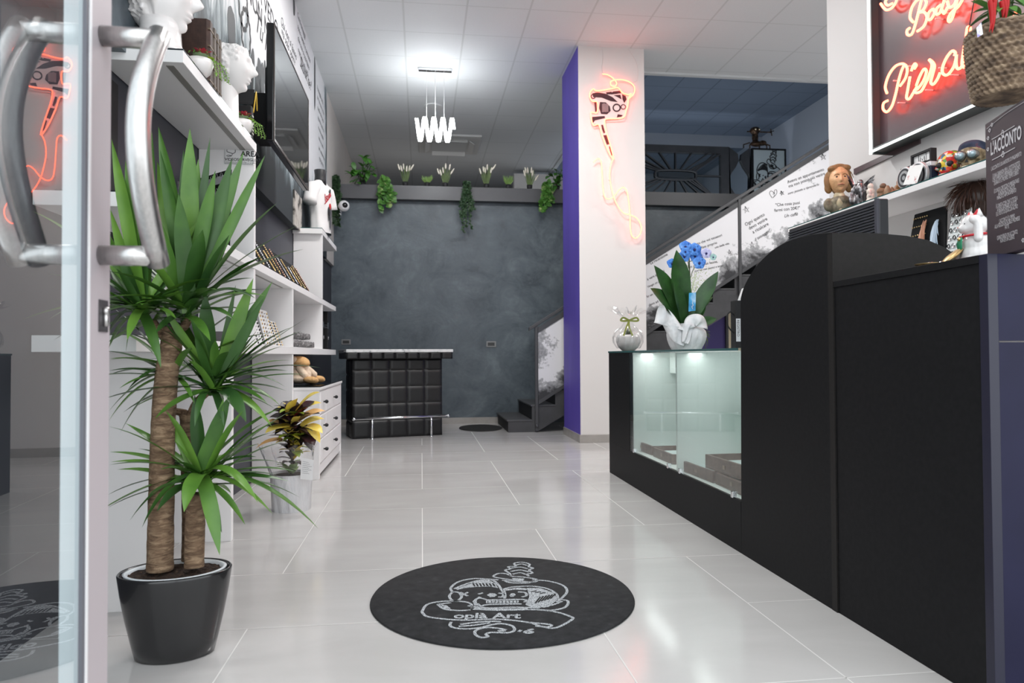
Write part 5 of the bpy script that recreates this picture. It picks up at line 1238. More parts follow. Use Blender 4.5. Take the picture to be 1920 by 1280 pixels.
blob('hair', [(HP(-.032, 0, .045), (.095*sc, .098*sc, .100*sc)), (HP(-.015, .080, .0), (.045*sc, .024*sc, .085*sc)), (HP(-.015, -.080, .0), (.045*sc, .024*sc, .085*sc)), (HP(-.02, .082, -.06), (.038*sc, .022*sc, .05*sc)), (HP(-.02, -.082, -.06), (.038*sc, .022*sc, .05*sc)), (HP(-.06, 0, -.03), (.05*sc, .075*sc, .08*sc)), (HP(.015, .045, .098), (.05*sc, .05*sc, .030*sc)), (HP(.015, -.045, .098), (.05*sc, .05*sc, .030*sc)), (HP(.010, 0, .118), (.055*sc, .05*sc, .020*sc))], HAIRB, t, .005)
for s_ in (-1, 1):
    obj('eye', MB().ball(HP(.080, s_*.031, .008), .0105*sc, 12, 8), mat('eye_dark', (.03, .02, .015), .2), t, True)
    obj('eyebrow', MB().tube(smoothpath([HP(.094, s_*.014, .028), HP(.094, s_*.034, .033), HP(.078, s_*.052, .026)], 4), .0028*sc, 6), HAIRB, t, True)
obj('lips', MB().tube(smoothpath([HP(.084, -.026, -.060), HP(.100, -.01, -.057), HP(.100, .01, -.057), HP(.084, .026, -.060)], 4), .0036*sc, 6), mat('lip_red', (.42, .13, .09), .4), t, True)
blob('coat', [(HP(-.01, 0, -.19), (.075*sc, .115*sc, .06*sc)), (HP(0, 0, -.25), (.07*sc, .095*sc, .08*sc)), (HP(0, 0, -.32), (.055*sc, .065*sc, .08*sc)), (HP(0, .085, -.21), (.045*sc, .035*sc, .06*sc)), (HP(0, -.085, -.21), (.045*sc, .035*sc, .06*sc))], COATM, t, .006)
blob('collar', [(HP(.045, .015, -.17), (.03*sc, .03*sc, .05*sc)), (HP(.065, -.005, -.21), (.03*sc, .03*sc, .05*sc)), (HP(.06, 0, -.27), (.025*sc, .03*sc, .04*sc)), (HP(.0, 0, -.145), (.05*sc, .045*sc, .05*sc))], CREAM, t, .005)
obj('pedestal', MB().lathe([(.055, 0), (.055, .014), (.038, .022), (.030, .05), (.042, max(.07, hz_-.30*sc))], c, 24), COATM, t, True)
# silvery winged statue
c = SP(1614, 2.88); H_ = hgt(1614, 322, 2.88)
t = thing('winged_statue', 'dark silver winged warrior statue beside the old woman bust', 'statue', tuple(c))
PEW = noisy('pewter', [(.35, (.035, .033, .035)), (.55, (.22, .21, .22)), (.7, (.62, .60, .60))], 34, .3, metal=.75)
def lw(dx, dz, dy=0): return c+Vector((dx*.87, -dx*.45+dy, dz))
blob('statue_body', [(lw(0, H_*.55), (.03, .03, .05)), (lw(.005, H_*.42), (.028, .028, .05)), (lw(-.015, H_*.28), (.020, .02, .055)), (lw(.025, H_*.25), (.018, .018, .06)), (lw(0, H_*.68), (.020, .02, .022)), (lw(-.03, H_*.60), (.015, .015, .03)), (lw(-.048, H_*.52), (.012, .012, .03)), (lw(.03, H_*.60), (.03, .012, .013)), (lw(-.05, H_*.35), (.028, .01, .045))], PEW, t, .004)
obj('head', MB().ball(lw(0, H_*.74), .019, 12, 8), PEW, t, True)
for sgn, tips in ((-1, [(-.07, 1.0), (-.06, .86), (-.05, .76), (-.04, .68)]), (1, [(.11, .93), (.105, .82), (.09, .73), (.07, .66)])):
    wg = MB()
    for (dx, f) in tips:
        for q in range(3): wg.leaf(lw(.012*sgn, H_*.58, .02), lw(dx-.006*q*sgn, H_*(f-.03*q), .03), .022, (0, -1, 0), .05, 6, .2)
    obj('wing', wg, PEW, t)
obj('sword', MB().tube([lw(-.03, H_*.66), lw(-.055, H_*.98)], [.004, .001], 6), SILV, t)
obj('statue_base', MB().box(c.x-.035, c.x+.035, c.y-.04, c.y+.04, ZS, ZS+.05), PEW, t, bevel=.005)
obj('rock', MB().box(c.x+.0, c.x+.03, c.y-.05, c.y-.02, ZS+.0, ZS+.13), noisy('dark_rock', [(.3, (.02, .02, .02)), (.7, (.06, .05, .05))], 30, .8), t, bevel=.008)
def fig(name, label, cat, u, vt, x, parts, grp=None):
    c = SP(u, x); H_ = hgt(u, vt, x); t = thing(name, label, cat, tuple(c))
    for nm, balls, m in parts: blob(nm, [(c+Vector((a*H_, b*H_, z*H_)), (rx*H_*1.2, ry*H_*1.2, rz*H_*1.12)) for a, b, z, rx, ry, rz in balls], m, t, max(.002, H_*.022), smooth_it=1)
    return t, c, H_
PNK = mat('figure_pink', (.72, .55, .50), .5); BRN = noisy('figure_brown', [(.3, (.20, .10, .05)), (.7, (.42, .27, .16))], 40, .5); CRM = mat('figure_cream', (.75, .66, .58), .5)
fig('white_figurine', 'small white robed woman figurine right of the winged statue', 'figurine', 1633, 344, 2.86, [('robe', [(0, 0, .2, .17, .17, .22), (0, 0, .45, .13, .13, .2), (0, 0, .66, .14, .12, .14), (0, .0, .88, .10, .10, .12)], CRM), ('arms', [(-.08, -.10, .6, .06, .05, .12), (-.10, -.10, .48, .05, .05, .06)], PNK)])
fig('couple_figurine', 'small seated brown figure with its head bowed, middle of the right wall shelf', 'figurine', 1655, 344, 2.86, [('figure', [(-.12, 0, .3, .12, .12, .32), (.14, 0, .3, .12, .12, .32), (0, 0, .62, .24, .16, .17), (0, -.08, .5, .12, .1, .1)], BRN), ('head', [(0, -.06, .86, .13, .13, .13)], mat('figure_dark', (.18, .10, .06), .5)), ('cloth', [(.18, .08, .22, .14, .12, .26)], PNK)])
fig('castle_figurine', 'little brown castle shaped figurine on the right wall shelf', 'figurine', 1673, 346, 2.86, [('keep', [(-.3, 0, .4, .16, .2, .5), (0, 0, .3, .3, .25, .32), (.3, 0, .42, .16, .2, .5), (.0, 0, .6, .1, .1, .25)], BRN)])
t, c, H_ = fig('cat_figurine', 'small orange horned mask figurine beside the camera shaped frame', 'figurine', 1691, 340, 2.84, [('figurine_body', [(0, 0, .3, .3, .28, .34), (0, -.05, .66, .32, .26, .26), (-.26, 0, .92, .07, .07, .16), (.26, 0, .92, .07, .07, .16)], mat('figure_orange', (.36, .15, .05), .5))])
# camera shaped speaker box
a = SP(1697, 2.80); b = SP(1752, 2.80); hh = hgt(1722, 312, 2.80)
t = thing('camera_ornament', 'black and silver retro camera shaped ornament with two round lenses', 'ornament', (2.83, (a.y+b.y)/2, ZS))
BX = 2.78
obj('case', MB().box(BX, BX+.07, b.y, a.y, ZS+.001, ZS+hh*.78), mat('camera_navy', (.012, .02, .04), .4), t, bevel=.006)
obj('silver_top', MB().box(BX-.001, BX+.071, b.y, a.y, ZS+hh*.78, ZS+hh), mat('camera_silver', (.68, .68, .70), .3, .3), t, bevel=.006)
for f, r in ((.78, .062), (.34, .078)):
    yy = b.y+(a.y-b.y)*f; zc_ = ZS+hh*(.60 if f > .5 else .48); L_ = MB()
    L_.cyl((BX-.022, yy, zc_), (BX+.0, yy, zc_), r, 32); lo_ = obj('lens_ring', L_, mat('lens_ring', (.55, .55, .56), .3, .4), t, True, bevel=.003)
    for q, m_ in ((.86, mat('lens_dark', (.03, .03, .035), .25)), (.66, mat('lens_grey', (.35, .35, .36), .3)), (.42, mat('lens_dark')), (.2, mat('lens_grey'))): obj('lens', MB().cyl((BX-.0225-.001*(1-q)*3, yy, zc_), (BX-.015, yy, zc_), r*q, 28), m_, lo_)
obj('handle_bar', MB().box(BX+.0, BX+.02, b.y+(a.y-b.y)*.45, a.y+.01, ZS+hh, ZS+hh+.018), mat('lens_dark'), t, bevel=.004)
q = SP(1709, 2.72); q.x = 0; tag(obj('photo_card', MB().hexa([(2.712, q.y-.055, ZS+.001), (2.714, q.y-.055, ZS+.001), (2.714, q.y+.055, ZS+.02), (2.712, q.y+.055, ZS+.02)], [(2.742, q.y-.075, ZS+.105), (2.744, q.y-.075, ZS+.105), (2.744, q.y+.035, ZS+.125), (2.742, q.y+.035, ZS+.125)]), noisy('photo_card', [(.6, (.78, .77, .76)), (.68, (.45, .08, .08))], 18, .5)), 'small white picture card leaning on the camera shaped ornament', 'card')
# framed drawing
p = SP(1740, 2.84); zf0 = ZS+hh+.0045; zt_ = AX(1740, 284, 2.84).z
t = thing('framed_drawing', 'small black frame with a line drawing standing on the camera ornament', 'picture frame', (2.84, p.y, zf0))
w = .082; f_ = MB()
for q in ((-w, w, 0, .012), (-w, w, zt_-zf0-.012, zt_-zf0), (-w, -w+.012, .012, zt_-zf0-.012), (w-.012, w, .012, zt_-zf0-.012)): f_.box(2.80, 2.835, p.y+q[0], p.y+q[1], zf0+q[2], zf0+q[3])
obj('frame', f_, BLKM, t); obj('backing', MB().box(2.812, 2.835, p.y-w+.012, p.y+w-.012, zf0+.012, zt_-.012), mat('sign_white'), t)
dr = MB(); cz_ = (zf0+zt_)/2
for pts in ([(-.03, -.02), (-.03, .03), (.03, .03), (.03, -.02), (-.03, -.02)], [(-.02, -.03), (-.015, .01), (0, -.01), (.015, .01), (.02, -.03)], [(-.05, -.035), (.05, -.035)]):
    dr.ribbon([Vector((2.8115, p.y-a, cz_+b)) for a, b in pts], .005, (-1, 0, 0))
obj('drawing', dr, INK, t)
# skulls
def skull(u, x, yaw, R, m, label, name='skull'):
    c = SP(u, x); t = thing(name, label, 'skull', tuple(c)); fw = Vector((math.cos(yaw), math.sin(yaw), 0)); sd = Vector((-fw.y, fw.x, 0))
    Rm = Matrix((fw, sd, Vector((0, 0, 1)))).transposed()
    P = lambda f, s, z: c+fw*f*R+sd*s*R+Vector((0, 0, z*R))
    blob('cranium', [(P(-.25, 0, 1.15), (.95*R, .72*R, .68*R), Rm), (P(.35, 0, .95), (.42*R, .52*R, .40*R), Rm), (P(.5, 0, .55), (.32*R, .36*R, .30*R), Rm), (P(.45, 0, .2), (.34*R, .32*R, .20*R), Rm), (P(.1, .42, .45), (.35*R, .10*R, .30*R), Rm), (P(.1, -.42, .45), (.35*R, .10*R, .30*R), Rm), (P(.45, .42, .78), (.28*R, .16*R, .14*R), Rm), (P(.45, -.42, .78), (.28*R, .16*R, .14*R), Rm)], m, t, R*.04, smooth_it=3)
    for s_ in (-1, 1): obj('eye_socket', MB().ball(P(.66, s_*.27, .92), (.14*R, .18*R, .17*R), 14, 10, Rm), INK, t, True)
    obj('nose_hole', MB().prism([P(.80, -.09, .58), P(.80, .09, .58), P(.80, 0, .78)], fw*.03*R), INK, t)
    tt = MB()
    for k in range(8):
        a = (k-3.5)*.22
        for z in (.34, .18): tt.ball(P(.42+.40*math.cos(a), .36*math.sin(a), z), (.05*R, .05*R, .08*R), 8, 6)
    obj('teeth', tt, mat('teeth_ivory', (.70, .62, .48), .4), t, True)
    return t, P, fw, sd, Rm, c
RS = .098
MULTI = mat('skull_multicolour', (.8, .3, .1), .4); P_ = pos(MULTI)[0]; v_ = N(MULTI, 'ShaderNodeTexVoronoi'); v_.inputs['Scale'].default_value = 46; L(MULTI, P_, v_.inputs['Vector']); sx_ = N(MULTI, 'ShaderNodeSeparateXYZ'); L(MULTI, v_.outputs['Color'], sx_.inputs[0])
rr_ = ramp(MULTI, sx_.outputs[0], [(.1, (.55, .02, .02)), (.3, (.75, .08, .03)), (.48, (.80, .55, .05)), (.6, (.70, .66, .60)), (.75, (.10, .25, .04)), (.9, (.02, .12, .20))]); L(MULTI, rr_, bsdf(MULTI).inputs['Base Color'])
MULTI.node_tree.nodes[rr_.node.name].color_ramp.interpolation = 'CONSTANT'
skull(1783, 2.88, math.radians(-152), RS, MULTI, 'colourful patterned skull on the right wall shelf')
t, P, fw, sd, Rm, c = skull(1824, 2.87, math.radians(-148), RS*.95, noisy('skull_bone', [(.35, (.16, .10, .05)), (.6, (.42, .31, .18)), (.75, (.6, .48, .3))], 40, .5), 'bone coloured skull wearing a dark cap and round goggles')
R = RS*.95
blob('cap', [(P(-.35, 0, 1.42), (.95*R, .78*R, .55*R), Rm), (P(-.1, 0, 1.6), (.75*R, .66*R, .36*R), Rm)], noisy('cap_cloth', [(.4, (.02, .03, .06)), (.6, (.06, .06, .10)), (.72, (.35, .05, .05))], 12, .8), t, R*.05)
for s_ in (-1, 1):
    g = P(.80, s_*.30, .98); gl_ = obj('goggle', MB().cyl(g-fw*.02, g+fw*.012, .026, 24), mat('goggle_rim', (.25, .22, .2), .3, .7), t, True); obj('goggle_lens', MB().ball(g+fw*.012, (.02, .02, .02), 16, 8), mat('goggle_glass', (.45, .55, .60), .05, .3), gl_, True)

# earring boards, wig, on the lower wall shelf
WZ = 1.3606
def WP(u, v, x): return AX(u, v, x)
t = thing('feather_earring_board', 'black board of feather and hoop earrings on the lower right shelf', 'display board', (2.85, AX(1733, 420, 2.8).y, WZ))
q = [WP(1693, 452, 2.76), WP(1770, 447, 2.76), WP(1774, 384, 2.86), WP(1715, 404, 2.86)]; zlow = WZ
q[0].z = q[1].z = WZ+.001; q[2].z = q[3].z = (q[2].z+q[3].z)/2; 
obj('board', MB().prism(q, (.01, 0, .004)), VEL, t)
def BP(f, g, off=-.008): return (q[0].lerp(q[1], f)).lerp(q[3].lerp(q[2], f), g)+Vector((off, 0, off*-.3))
random.seed(12)
st_ = MB()
for i in range(7):
    for j in range(5): st_.ball(BP(.05+.07*i, .35+.14*j), .0045, 6, 4)
obj('stud_rows', st_, GOLD, t, True)
for nm, f0, g0, g1, w_, m_, n_ in (('pink_pompom', .22, .28, .45, .05, mat('magenta', (.62, .02, .50), .7), 40), ('copper_feather', .45, .12, .85, .05, mat('copper_feather', (.55, .26, .16), .5), 30), ('yellow_feather', .60, .02, .32, .05, mat('yellow_feather', (.80, .62, .06), .5), 26), ('pale_feather', .80, .15, .80, .06, mat('pale_blue_feather', (.50, .62, .74), .5), 34), ('teal_feather', .78, .0, .30, .045, mat('teal_feather', (.02, .25, .36), .4), 24)):
    mb = MB()
    for k in range(n_):
        g = random.uniform(g0, g1); a_ = BP(f0+random.uniform(-.05, .05), g1-.15*(g1-g), -.012); b_ = BP(f0+random.uniform(-.12, .12), max(g0, g-.25), -.02); mb.leaf(a_, b_, .012, (-1, 0, 0), .1, 4, .1)
    obj(nm, mb, m_, t)
t = thing('earring_board', 'clear board of silver hoop earrings beside the lucky cat', 'display board', (2.8, AX(1785, 430, 2.8).y, WZ))
q = [WP(1768, 462, 2.72), WP(1812, 462, 2.72), WP(1822, 382, 2.84), WP(1786, 392, 2.84)]; q[0].z = q[1].z = WZ+.001; q[2].z = q[3].z = (q[2].z+q[3].z)/2
obj('board', MB().prism(q, (.006, 0, .003)), mat('board_pale', (.62, .66, .66), .3), t)
mb = MB(); mb2 = MB()
for i in range(4):
    for j in range(7): p = BP(.15+.22*i, .1+.13*j, -.006); (mb if (i+j) % 2 else mb2).tube([p+Vector((-.002, .009*math.cos(a), .010*math.sin(a))) for a in [2*PI*k/8 for k in range(9)]], .0028, 5)
obj('silver_hoops', mb, SILV, t); obj('dark_hoops', mb2, mat('dark_steel', (.06, .06, .065), .3, .8), t)
c = AX(1832, 380, 2.90); c.z = 0
t = thing('wig', 'dark brown wig on a stand on the lower right shelf behind the lucky cat', 'wig', (c.x, c.y, WZ))
zc_ = AX(1832, 372, 2.90).z
obj('wig_stand', MB().lathe([(.05, WZ+.0), (.05, WZ+.012), (.02, WZ+.03), (.02, zc_-.08)], (c.x, c.y, 0), 16), BLKM, t)
blob('wig_cap', [((c.x, c.y, zc_), (.095, .10, .10)), ((c.x-.01, c.y+.03, zc_-.05), (.08, .08, .09))], mat('wig_hair', (.035, .016, .010), .35), t, .01)
mb = MB(); random.seed(77)
for k in range(260):
    a = random.uniform(0, 2*PI); e = random.uniform(-.2, 1.5); d = Vector((math.cos(a)*math.cos(e), math.sin(a)*math.cos(e), math.sin(e))); p = Vector((c.x, c.y, zc_))+d*.094; tn = Vector((d.x*.3, d.y*.3+random.uniform(-.3, .3), -1)); tn = (tn-d*tn.dot(d)).normalized()
    mb.tube([p, p+tn*.05+d*.012, p+tn*.11+d*random.uniform(-.004, .022)], [.0022, .0018, .0006], 4, caps=False)
obj('hair_strands', mb, mat('wig_strand', (.07, .03, .02), .3), t)

# ============================================================ MONITOR behind the desk, papers, binder
mx = 2.18
t = thing('computer_monitor', 'black computer monitor with ribbed back behind the reception desk', 'monitor', (mx, 3.1, .74))
a = AX(1479, 428, mx); b = AX(1648, 374, mx)
zt_ = (a.z+b.z)/2; zl_ = zt_-.42
mb = MB()
obj('monitor_shell', MB().box(mx, mx+.05, b.y, a.y, zl_, zt_), mat('monitor_black', (.018, .019, .023), .4), t, bevel=.006)
for k in range(26): mb.box(mx-.006, mx, b.y+.022, a.y-.006, zt_-.018-.0145*k, zt_-.026-.0145*k)
obj('back_ribs', mb, mat('monitor_rib', (.032, .034, .042), .35), t)
obj('side_bezel', MB().box(mx-.012, mx+.002, b.y, b.y+.02, zl_, zt_+.001), mat('monitor_bezel', (.05, .05, .065), .35), t, bevel=.002)
obj('monitor_stand', MB().box(mx+.01, mx+.04, (a.y+b.y)/2-.05, (a.y+b.y)/2+.05, .752, zl_+.02).box(mx-.04, mx+.14, (a.y+b.y)/2-.12, (a.y+b.y)/2+.12, .741, .755), BLKM, t)
by_ = 3.30; bx0 = AY(1379, 600, by_).x
t = thing('ring_binder', 'black ring binder with white spine label standing on the display counter', 'binder', (bx0+.04, by_, ztp))
zt_ = AY(1385, 563, by_).z
obj('cover', MB().box(bx0, bx0+.20, by_, by_+.055, ztp+.0005, zt_), BLKM, t, bevel=.002)
la = AY(1380.5, 640, by_-.001); lb = AY(1387, 597, by_-.001)
lb_ = obj('spine_label', MB().box(la.x, lb.x+.004, by_-.0015, by_-.0002, la.z, lb.z), mat('label_white', (.68, .70, .72), .5), t)
tx = MB(); put_text(tx, 'REGISTRO', (la.x+.004, by_-.0018, lb.z-.006), (0, 0, -1), (1, 0, 0), .018); obj('lettering', tx, INK, lb_)
obj('strap_loop', MB().tube(smoothpath([(bx0-.001, by_+.02, zt_-.16), (bx0-.03, by_+.02, zt_-.125), (bx0-.035, by_+.02, zt_-.08), (bx0-.02, by_+.02, zt_-.055), (bx0-.001, by_+.02, zt_-.07)], 5), .0035, 6), BLKM, t, True)
p0 = AY(1392, 560, 3.28)
tag(obj('paper_slips', MB().hexa([(bx0+.03, 3.31, zt_+.0005), (bx0+.10, 3.31, zt_+.0005), (bx0+.10, 3.34, zt_+.0005), (bx0+.03, 3.34, zt_+.0005)], [(bx0+.05, 3.30, zt_+.06), (bx0+.12, 3.30, zt_+.09), (bx0+.12, 3.335, zt_+.09), (bx0+.05, 3.335, zt_+.06)]), mat('paper_white', (.72, .72, .72), .7)), 'white paper slips on top of the black ring binder by the desk curve', 'paper')

# ============================================================ POTS on the display counter
TZ = ztp+.0006
p = AX(1179, 657, XC); gy = 5.30; gx = AY(1178, 655, gy).x+.0
t = thing('gift_pot', 'round white pot wrapped in cellophane with green ribbon on the counter end', 'potted plant', (gx, gy, TZ))
obj('pot', MB().lathe([(.045, 0), (.078, .03), (.092, .07), (.090, .105), (.080, .125), (.072, .12), (.07, .08)], (gx, gy, TZ), 36), mat('pot_grey_white', (.58, .57, .56), .2, coat=.3), t, True)
mb = MB(); random.seed(4)
for k in range(40):
    a = random.uniform(0, 2*PI); r = random.uniform(.01, .06); b = Vector((gx, gy, TZ+.10)); mb.leaf(b, b+Vector((r*math.cos(a), r*math.sin(a), random.uniform(.02, .08))), .014, (0, 0, 1), .2, 4, .2)
obj('foliage', mb, noisy('moss_grey', [(.3, (.06, .09, .05)), (.7, (.25, .28, .20))], 40, .7), t)
def cw(u, v):
    a = 2*PI*u; prof = [.085, .115, .12, .10, .05, .025, .06, .13]; k = v*7; i = min(6, int(k)); r = prof[i]*(1-(k-i))+prof[i+1]*(k-i); r *= 1+.22*noise.noise(Vector((math.cos(a)*4, math.sin(a)*4, v*3)))+(.35*math.sin(7*a) if v > .75 else 0)*((v-.7)*2)
    return Vector((gx+r*math.cos(a), gy+r*math.sin(a), TZ+.02+.30*v+(.05*noise.noise(Vector((math.cos(a)*3, math.sin(a)*3, 9))) if v > .9 else 0)))
obj('cellophane_wrap', MB().grid(cw, 96, 28), CELLO, t)
RIB = mat('ribbon_green', (.22, .26, .05), .4)
rb = MB(); kz = TZ+.235
for s_ in (-1, 1):
    rb.ribbon(smoothpath([(gx, gy-.03, kz), (gx+s_*.05, gy-.045, kz+.02), (gx+s_*.07, gy-.04, kz), (gx+s_*.04, gy-.045, kz-.006), (gx, gy-.03, kz)], 5), .014, (0, -1, 0), .001)
    rb.ribbon(smoothpath([(gx, gy-.03, kz), (gx+s_*.01-.02, gy-.06, kz-.05), (gx+s_*.035-.03, gy-.10, kz-.12)], 5), .013, (0, -1, 0), .001)
rb.tube([(gx+.027*math.cos(a), gy+.027*math.sin(a), kz) for a in [2*PI*i/14 for i in range(15)]], .006, 6)
obj('ribbon', rb, RIB, t)
# blue orchid
oy = 4.05; oc = AY(1287, 650, oy); ox = oc.x
t = thing('blue_orchid', 'blue orchid with broad dark leaves in white tissue wrap on the glass counter', 'potted plant', (ox, oy, TZ))
TIS = noisy('tissue_white', [(.3, (.66, .68, .70)), (.7, (.80, .80, .80))], 14, .6, bs=.7, bd=.02)
def tw(u, v):
    a = 2*PI*u; r = (.085+.03*math.sin(PI*v))*(1+.12*noise.noise(Vector((math.cos(a)*4, math.sin(a)*4, v*2))))*(1-.28*max(0, v-.75)*4); return Vector((ox+r*math.cos(a), oy+r*math.sin(a), TZ+.155*v))
obj('tissue_wrap', MB().grid(tw, 64, 14), TIS, t, True)
def flare(u0, v0, u1, v1, u2, v2, u3, v3, dy=-.09):
    P = [AY(a, b, oy+dy) for a, b in ((u0, v0), (u1, v1), (u2, v2), (u3, v3))]; mb = MB()
    mb.grid(lambda u, v: (P[0].lerp(P[1], u)).lerp(P[3].lerp(P[2], u), v)+Vector((0, -.02*math.sin(PI*u)+.012*math.sin(9*u+4*v), .01*math.sin(6*v))), 12, 12)
    for p_ in mb.v: p_.z = max(p_.z, TZ+.002)
    obj('tissue_flare', mb, TIS, t, True, solid=.0015)
flare(1238, 573, 1243, 573, 1290, 622, 1225, 604); flare(1236, 600, 1290, 620, 1282, 650, 1262, 640)
mb = MB(); cc = AY(1304, 606, oy-.10)
mb.grid(lambda u, v: cc+Vector((.075*v*math.cos(PI*1.15*u-.2), -.02*math.sin(PI*v)+.01*math.sin(12*u), .075*v*math.sin(PI*1.15*u-.2)-.02)), 28, 8); obj('tissue_flare', mb, TIS, t, True, solid=.0015)
flare(1283, 605, 1300, 612, 1290, 645, 1276, 640, -.11)
OL = noisy('orchid_leaf', [(.3, (.012, .045, .012)), (.7, (.035, .11, .025))], 12, .35)
B0 = AY(1284, 615, oy)
for q in ((1262, 530, 1230, 500), (1255, 545, 1226, 499)): pass
def ol(u, v, u2, v2, w, dy=0, arch=.1): obj('leaf', MB().leaf(AY(u, v, oy+.0), AY(u2, v2, oy+dy), w*1.3, (0, -.6, .5), arch, 12, .25), OL, t, True)
ol(1278, 600, 1226, 497, .085, -.05); ol(1280, 600, 1268, 468, .10, -.08, .05); ol(1282, 610, 1219, 540, .095, -.09, .15); ol(1285, 610, 1347, 508, .07, -.02, .05); ol(1285, 615, 1262, 525, .07, -.12); ol(1288, 612, 1278, 535, .08, .02); ol(1288, 615, 1320, 560, .07, .04); ol(1282, 615, 1245, 575, .055, -.1); ol(1290, 610, 1337, 556, .022, .05, .3); ol(1300, 610, 1344, 597, .05, -.02, .05); ol(1282, 615, 1300, 548, .06, -.04)
obj('stake', MB().tube([AY(1295, 620, oy-.03), AY(1295, 560, oy-.03), AY(1291, 460, oy-.03)], .0035, 6), mat('stake_dark', (.05, .07, .03), .6), t)
sm = MB()
for q in ([(1294, 540), (1285, 515), (1262, 500)], [(1295, 520), (1300, 505), (1305, 500)], [(1293, 490), (1310, 485), (1325, 478)], [(1291, 470), (1300, 462), (1297, 470)], [(1293, 510), (1288, 480), (1284, 465)]): sm.tube(smoothpath([AY(a, b, oy-.04) for a, b in q], 4), .002, 5)
obj('flower_stems', sm, mat('stake_dark'), t)
BLU = noisy('petal_blue', [(.3, (.03, .16, .62)), (.6, (.12, .34, .82)), (.8, (.42, .58, .90))], 24, .5); BLP = mat('petal_pale', (.55, .55, .82), .5)
def flower(u, v, r, m=BLU, dy=-.06, tilt=0):
    c = AY(u, v, oy+dy); mb = MB()
    for k in range(5):
        a = PI/2+2*PI*k/5+tilt; rr = r*(1 if k in (1, 4) else .9); e = c+Vector((rr*math.cos(a), -.008, rr*math.sin(a))); mb.leaf(c+Vector((0, -.004, 0)), e, r*1.05, (0, -1, 0), .12, 6, .1, basew=.6)
    f = obj('flower', mb, m, t, True, solid=.0008)
    obj('flower_centre', MB().ball(c+Vector((0, -.012, -.002)), (r*.18, r*.2, r*.2), 10, 6), mat('petal_dark', (.02, .02, .12), .5), f, True)
flower(1284, 463, .042); flower(1301, 468, .046); flower(1282, 481, .040); flower(1302, 480, .04, dy=-.04); flower(1310, 493, .044); flower(1259, 494, .034); flower(1323, 475, .036, BLP); flower(1310, 478, .036, dy=-.03); flower(1336, 482, .024, mat('petal_mint', (.40, .62, .60), .5)); flower(1284, 472, .03, dy=-.07, tilt=.5)
mb = MB(); random.seed(3)
for k in range(260):
    p = AY(1305+random.gauss(0, 14), 528+random.gauss(0, 17), oy+.03+random.uniform(-.03, .03)); mb.ball(p, .0026, 4, 3)
for k in range(12): mb.tube([AY(1290, 570, oy+.03), AY(1305+random.gauss(0, 14), 528+random.gauss(0, 17), oy+.03)], .0009, 4)
obj('filler_sprigs', mb, mat('sprig_green', (.50, .60, .28), .6), t)
q = [AY(u, v, oy-.07) for u, v in ((1291, 584), (1304, 582), (1305, 548), (1292, 549))]
tg = obj('blue_tag', MB().prism(q, (0, .0015, 0)), noisy('tag_blue', [(.35, (.01, .12, .35)), (.6, (.05, .35, .65)), (.75, (.45, .65, .85))], 16, .4), t)
tx = MB(); tx.ribbon(smoothpath([q[0].lerp(q[1], a)*(1)+(q[3]-q[0])*b+Vector((0, -.001, 0)) for a, b in ((.6, .1), (.45, .25), (.65, .3), (.5, .42), (.62, .55))], 3), .003, (0, -1, 0)); obj('tag_writing', tx, mat('label_white'), tg)
mb = MB()
for k in range(60): p = AY(1322+random.gauss(0, 5), 637+random.gauss(0, 10), oy-.02); mb.leaf(AY(1318, 620, oy-.02), p, .004, (0, -1, 0), .3, 4, .1)
obj('dry_moss', mb, noisy('moss', [(.3, (.05, .07, .03)), (.7, (.14, .17, .08))], 30, .9), t)

# ============================================================ COUNTER END: LUCKY CAT, NOTICE, HANGING BASKET
lc = Vector((1.66, 1.94, zlo+.0006)); hc = AY(1828, 393, lc.y).z-lc.z; lc.x = AY(1829, 450, lc.y).x
t = thing('lucky_cat', 'white ceramic lucky cat with raised paw and red collar on the low counter', 'figurine', tuple(lc))
yw_ = math.radians(165); fw = Vector((math.cos(yw_), math.sin(yw_), 0)); sd = Vector((-fw.y, fw.x, 0)); Rm = Matrix((fw, sd, Vector((0, 0, 1)))).transposed(); h_ = hc
Q = lambda f, s, z: lc+fw*f*h_+sd*s*h_+Vector((0, 0, z*h_))
blob('cat_body', [(Q(-.04, 0, .20), (.27*h_, .25*h_, .21*h_), Rm), (Q(-.02, 0, .40), (.22*h_, .21*h_, .22*h_), Rm), (Q(.14, .12, .08), (.15*h_, .09*h_, .08*h_), Rm), (Q(.14, -.12, .08), (.15*h_, .09*h_, .08*h_), Rm), (Q(.02, 0, .73), (.22*h_, .22*h_, .20*h_), Rm), (Q(.17, 0, .67), (.10*h_, .13*h_, .09*h_), Rm), (Q(.255, 0, .68), (.03*h_, .04*h_, .025*h_), Rm), (Q(-.26, 0, .12), (.09*h_, .09*h_, .09*h_), Rm)], WCER, t, .0035, smooth_it=3)
blob('raised_paw', [(Q(.05, .20, .48+.06*k), (.075*h_, .07*h_, .08*h_), Rm) for k in range(5)]+[(Q(.09, .19, .80), (.10*h_, .08*h_, .08*h_), Rm)], WCER, t, .0035, smooth_it=3)
blob('lower_paw', [(Q(.16+.02*k, -.16, .40-.06*k), (.065*h_, .06*h_, .06*h_), Rm) for k in range(4)], WCER, t, .0035, smooth_it=2)
for s_ in (-1, 1):
    er = obj('ear', MB().tube([Q(.0, s_*.12, .87), Q(.0, s_*.145, 1.0)], [.075*h_, .006*h_], 12), WCER, t, True)
    obj('inner_ear', MB().tube([Q(.045, s_*.12, .88), Q(.03, s_*.145, .985)], [.045*h_, .005*h_], 8), mat('ear_red', (.55, .02, .03), .4), er)
    obj('eye', MB().ball(Q(.205, s_*.085, .74), .018*h_, 8, 6), INK, t, True)
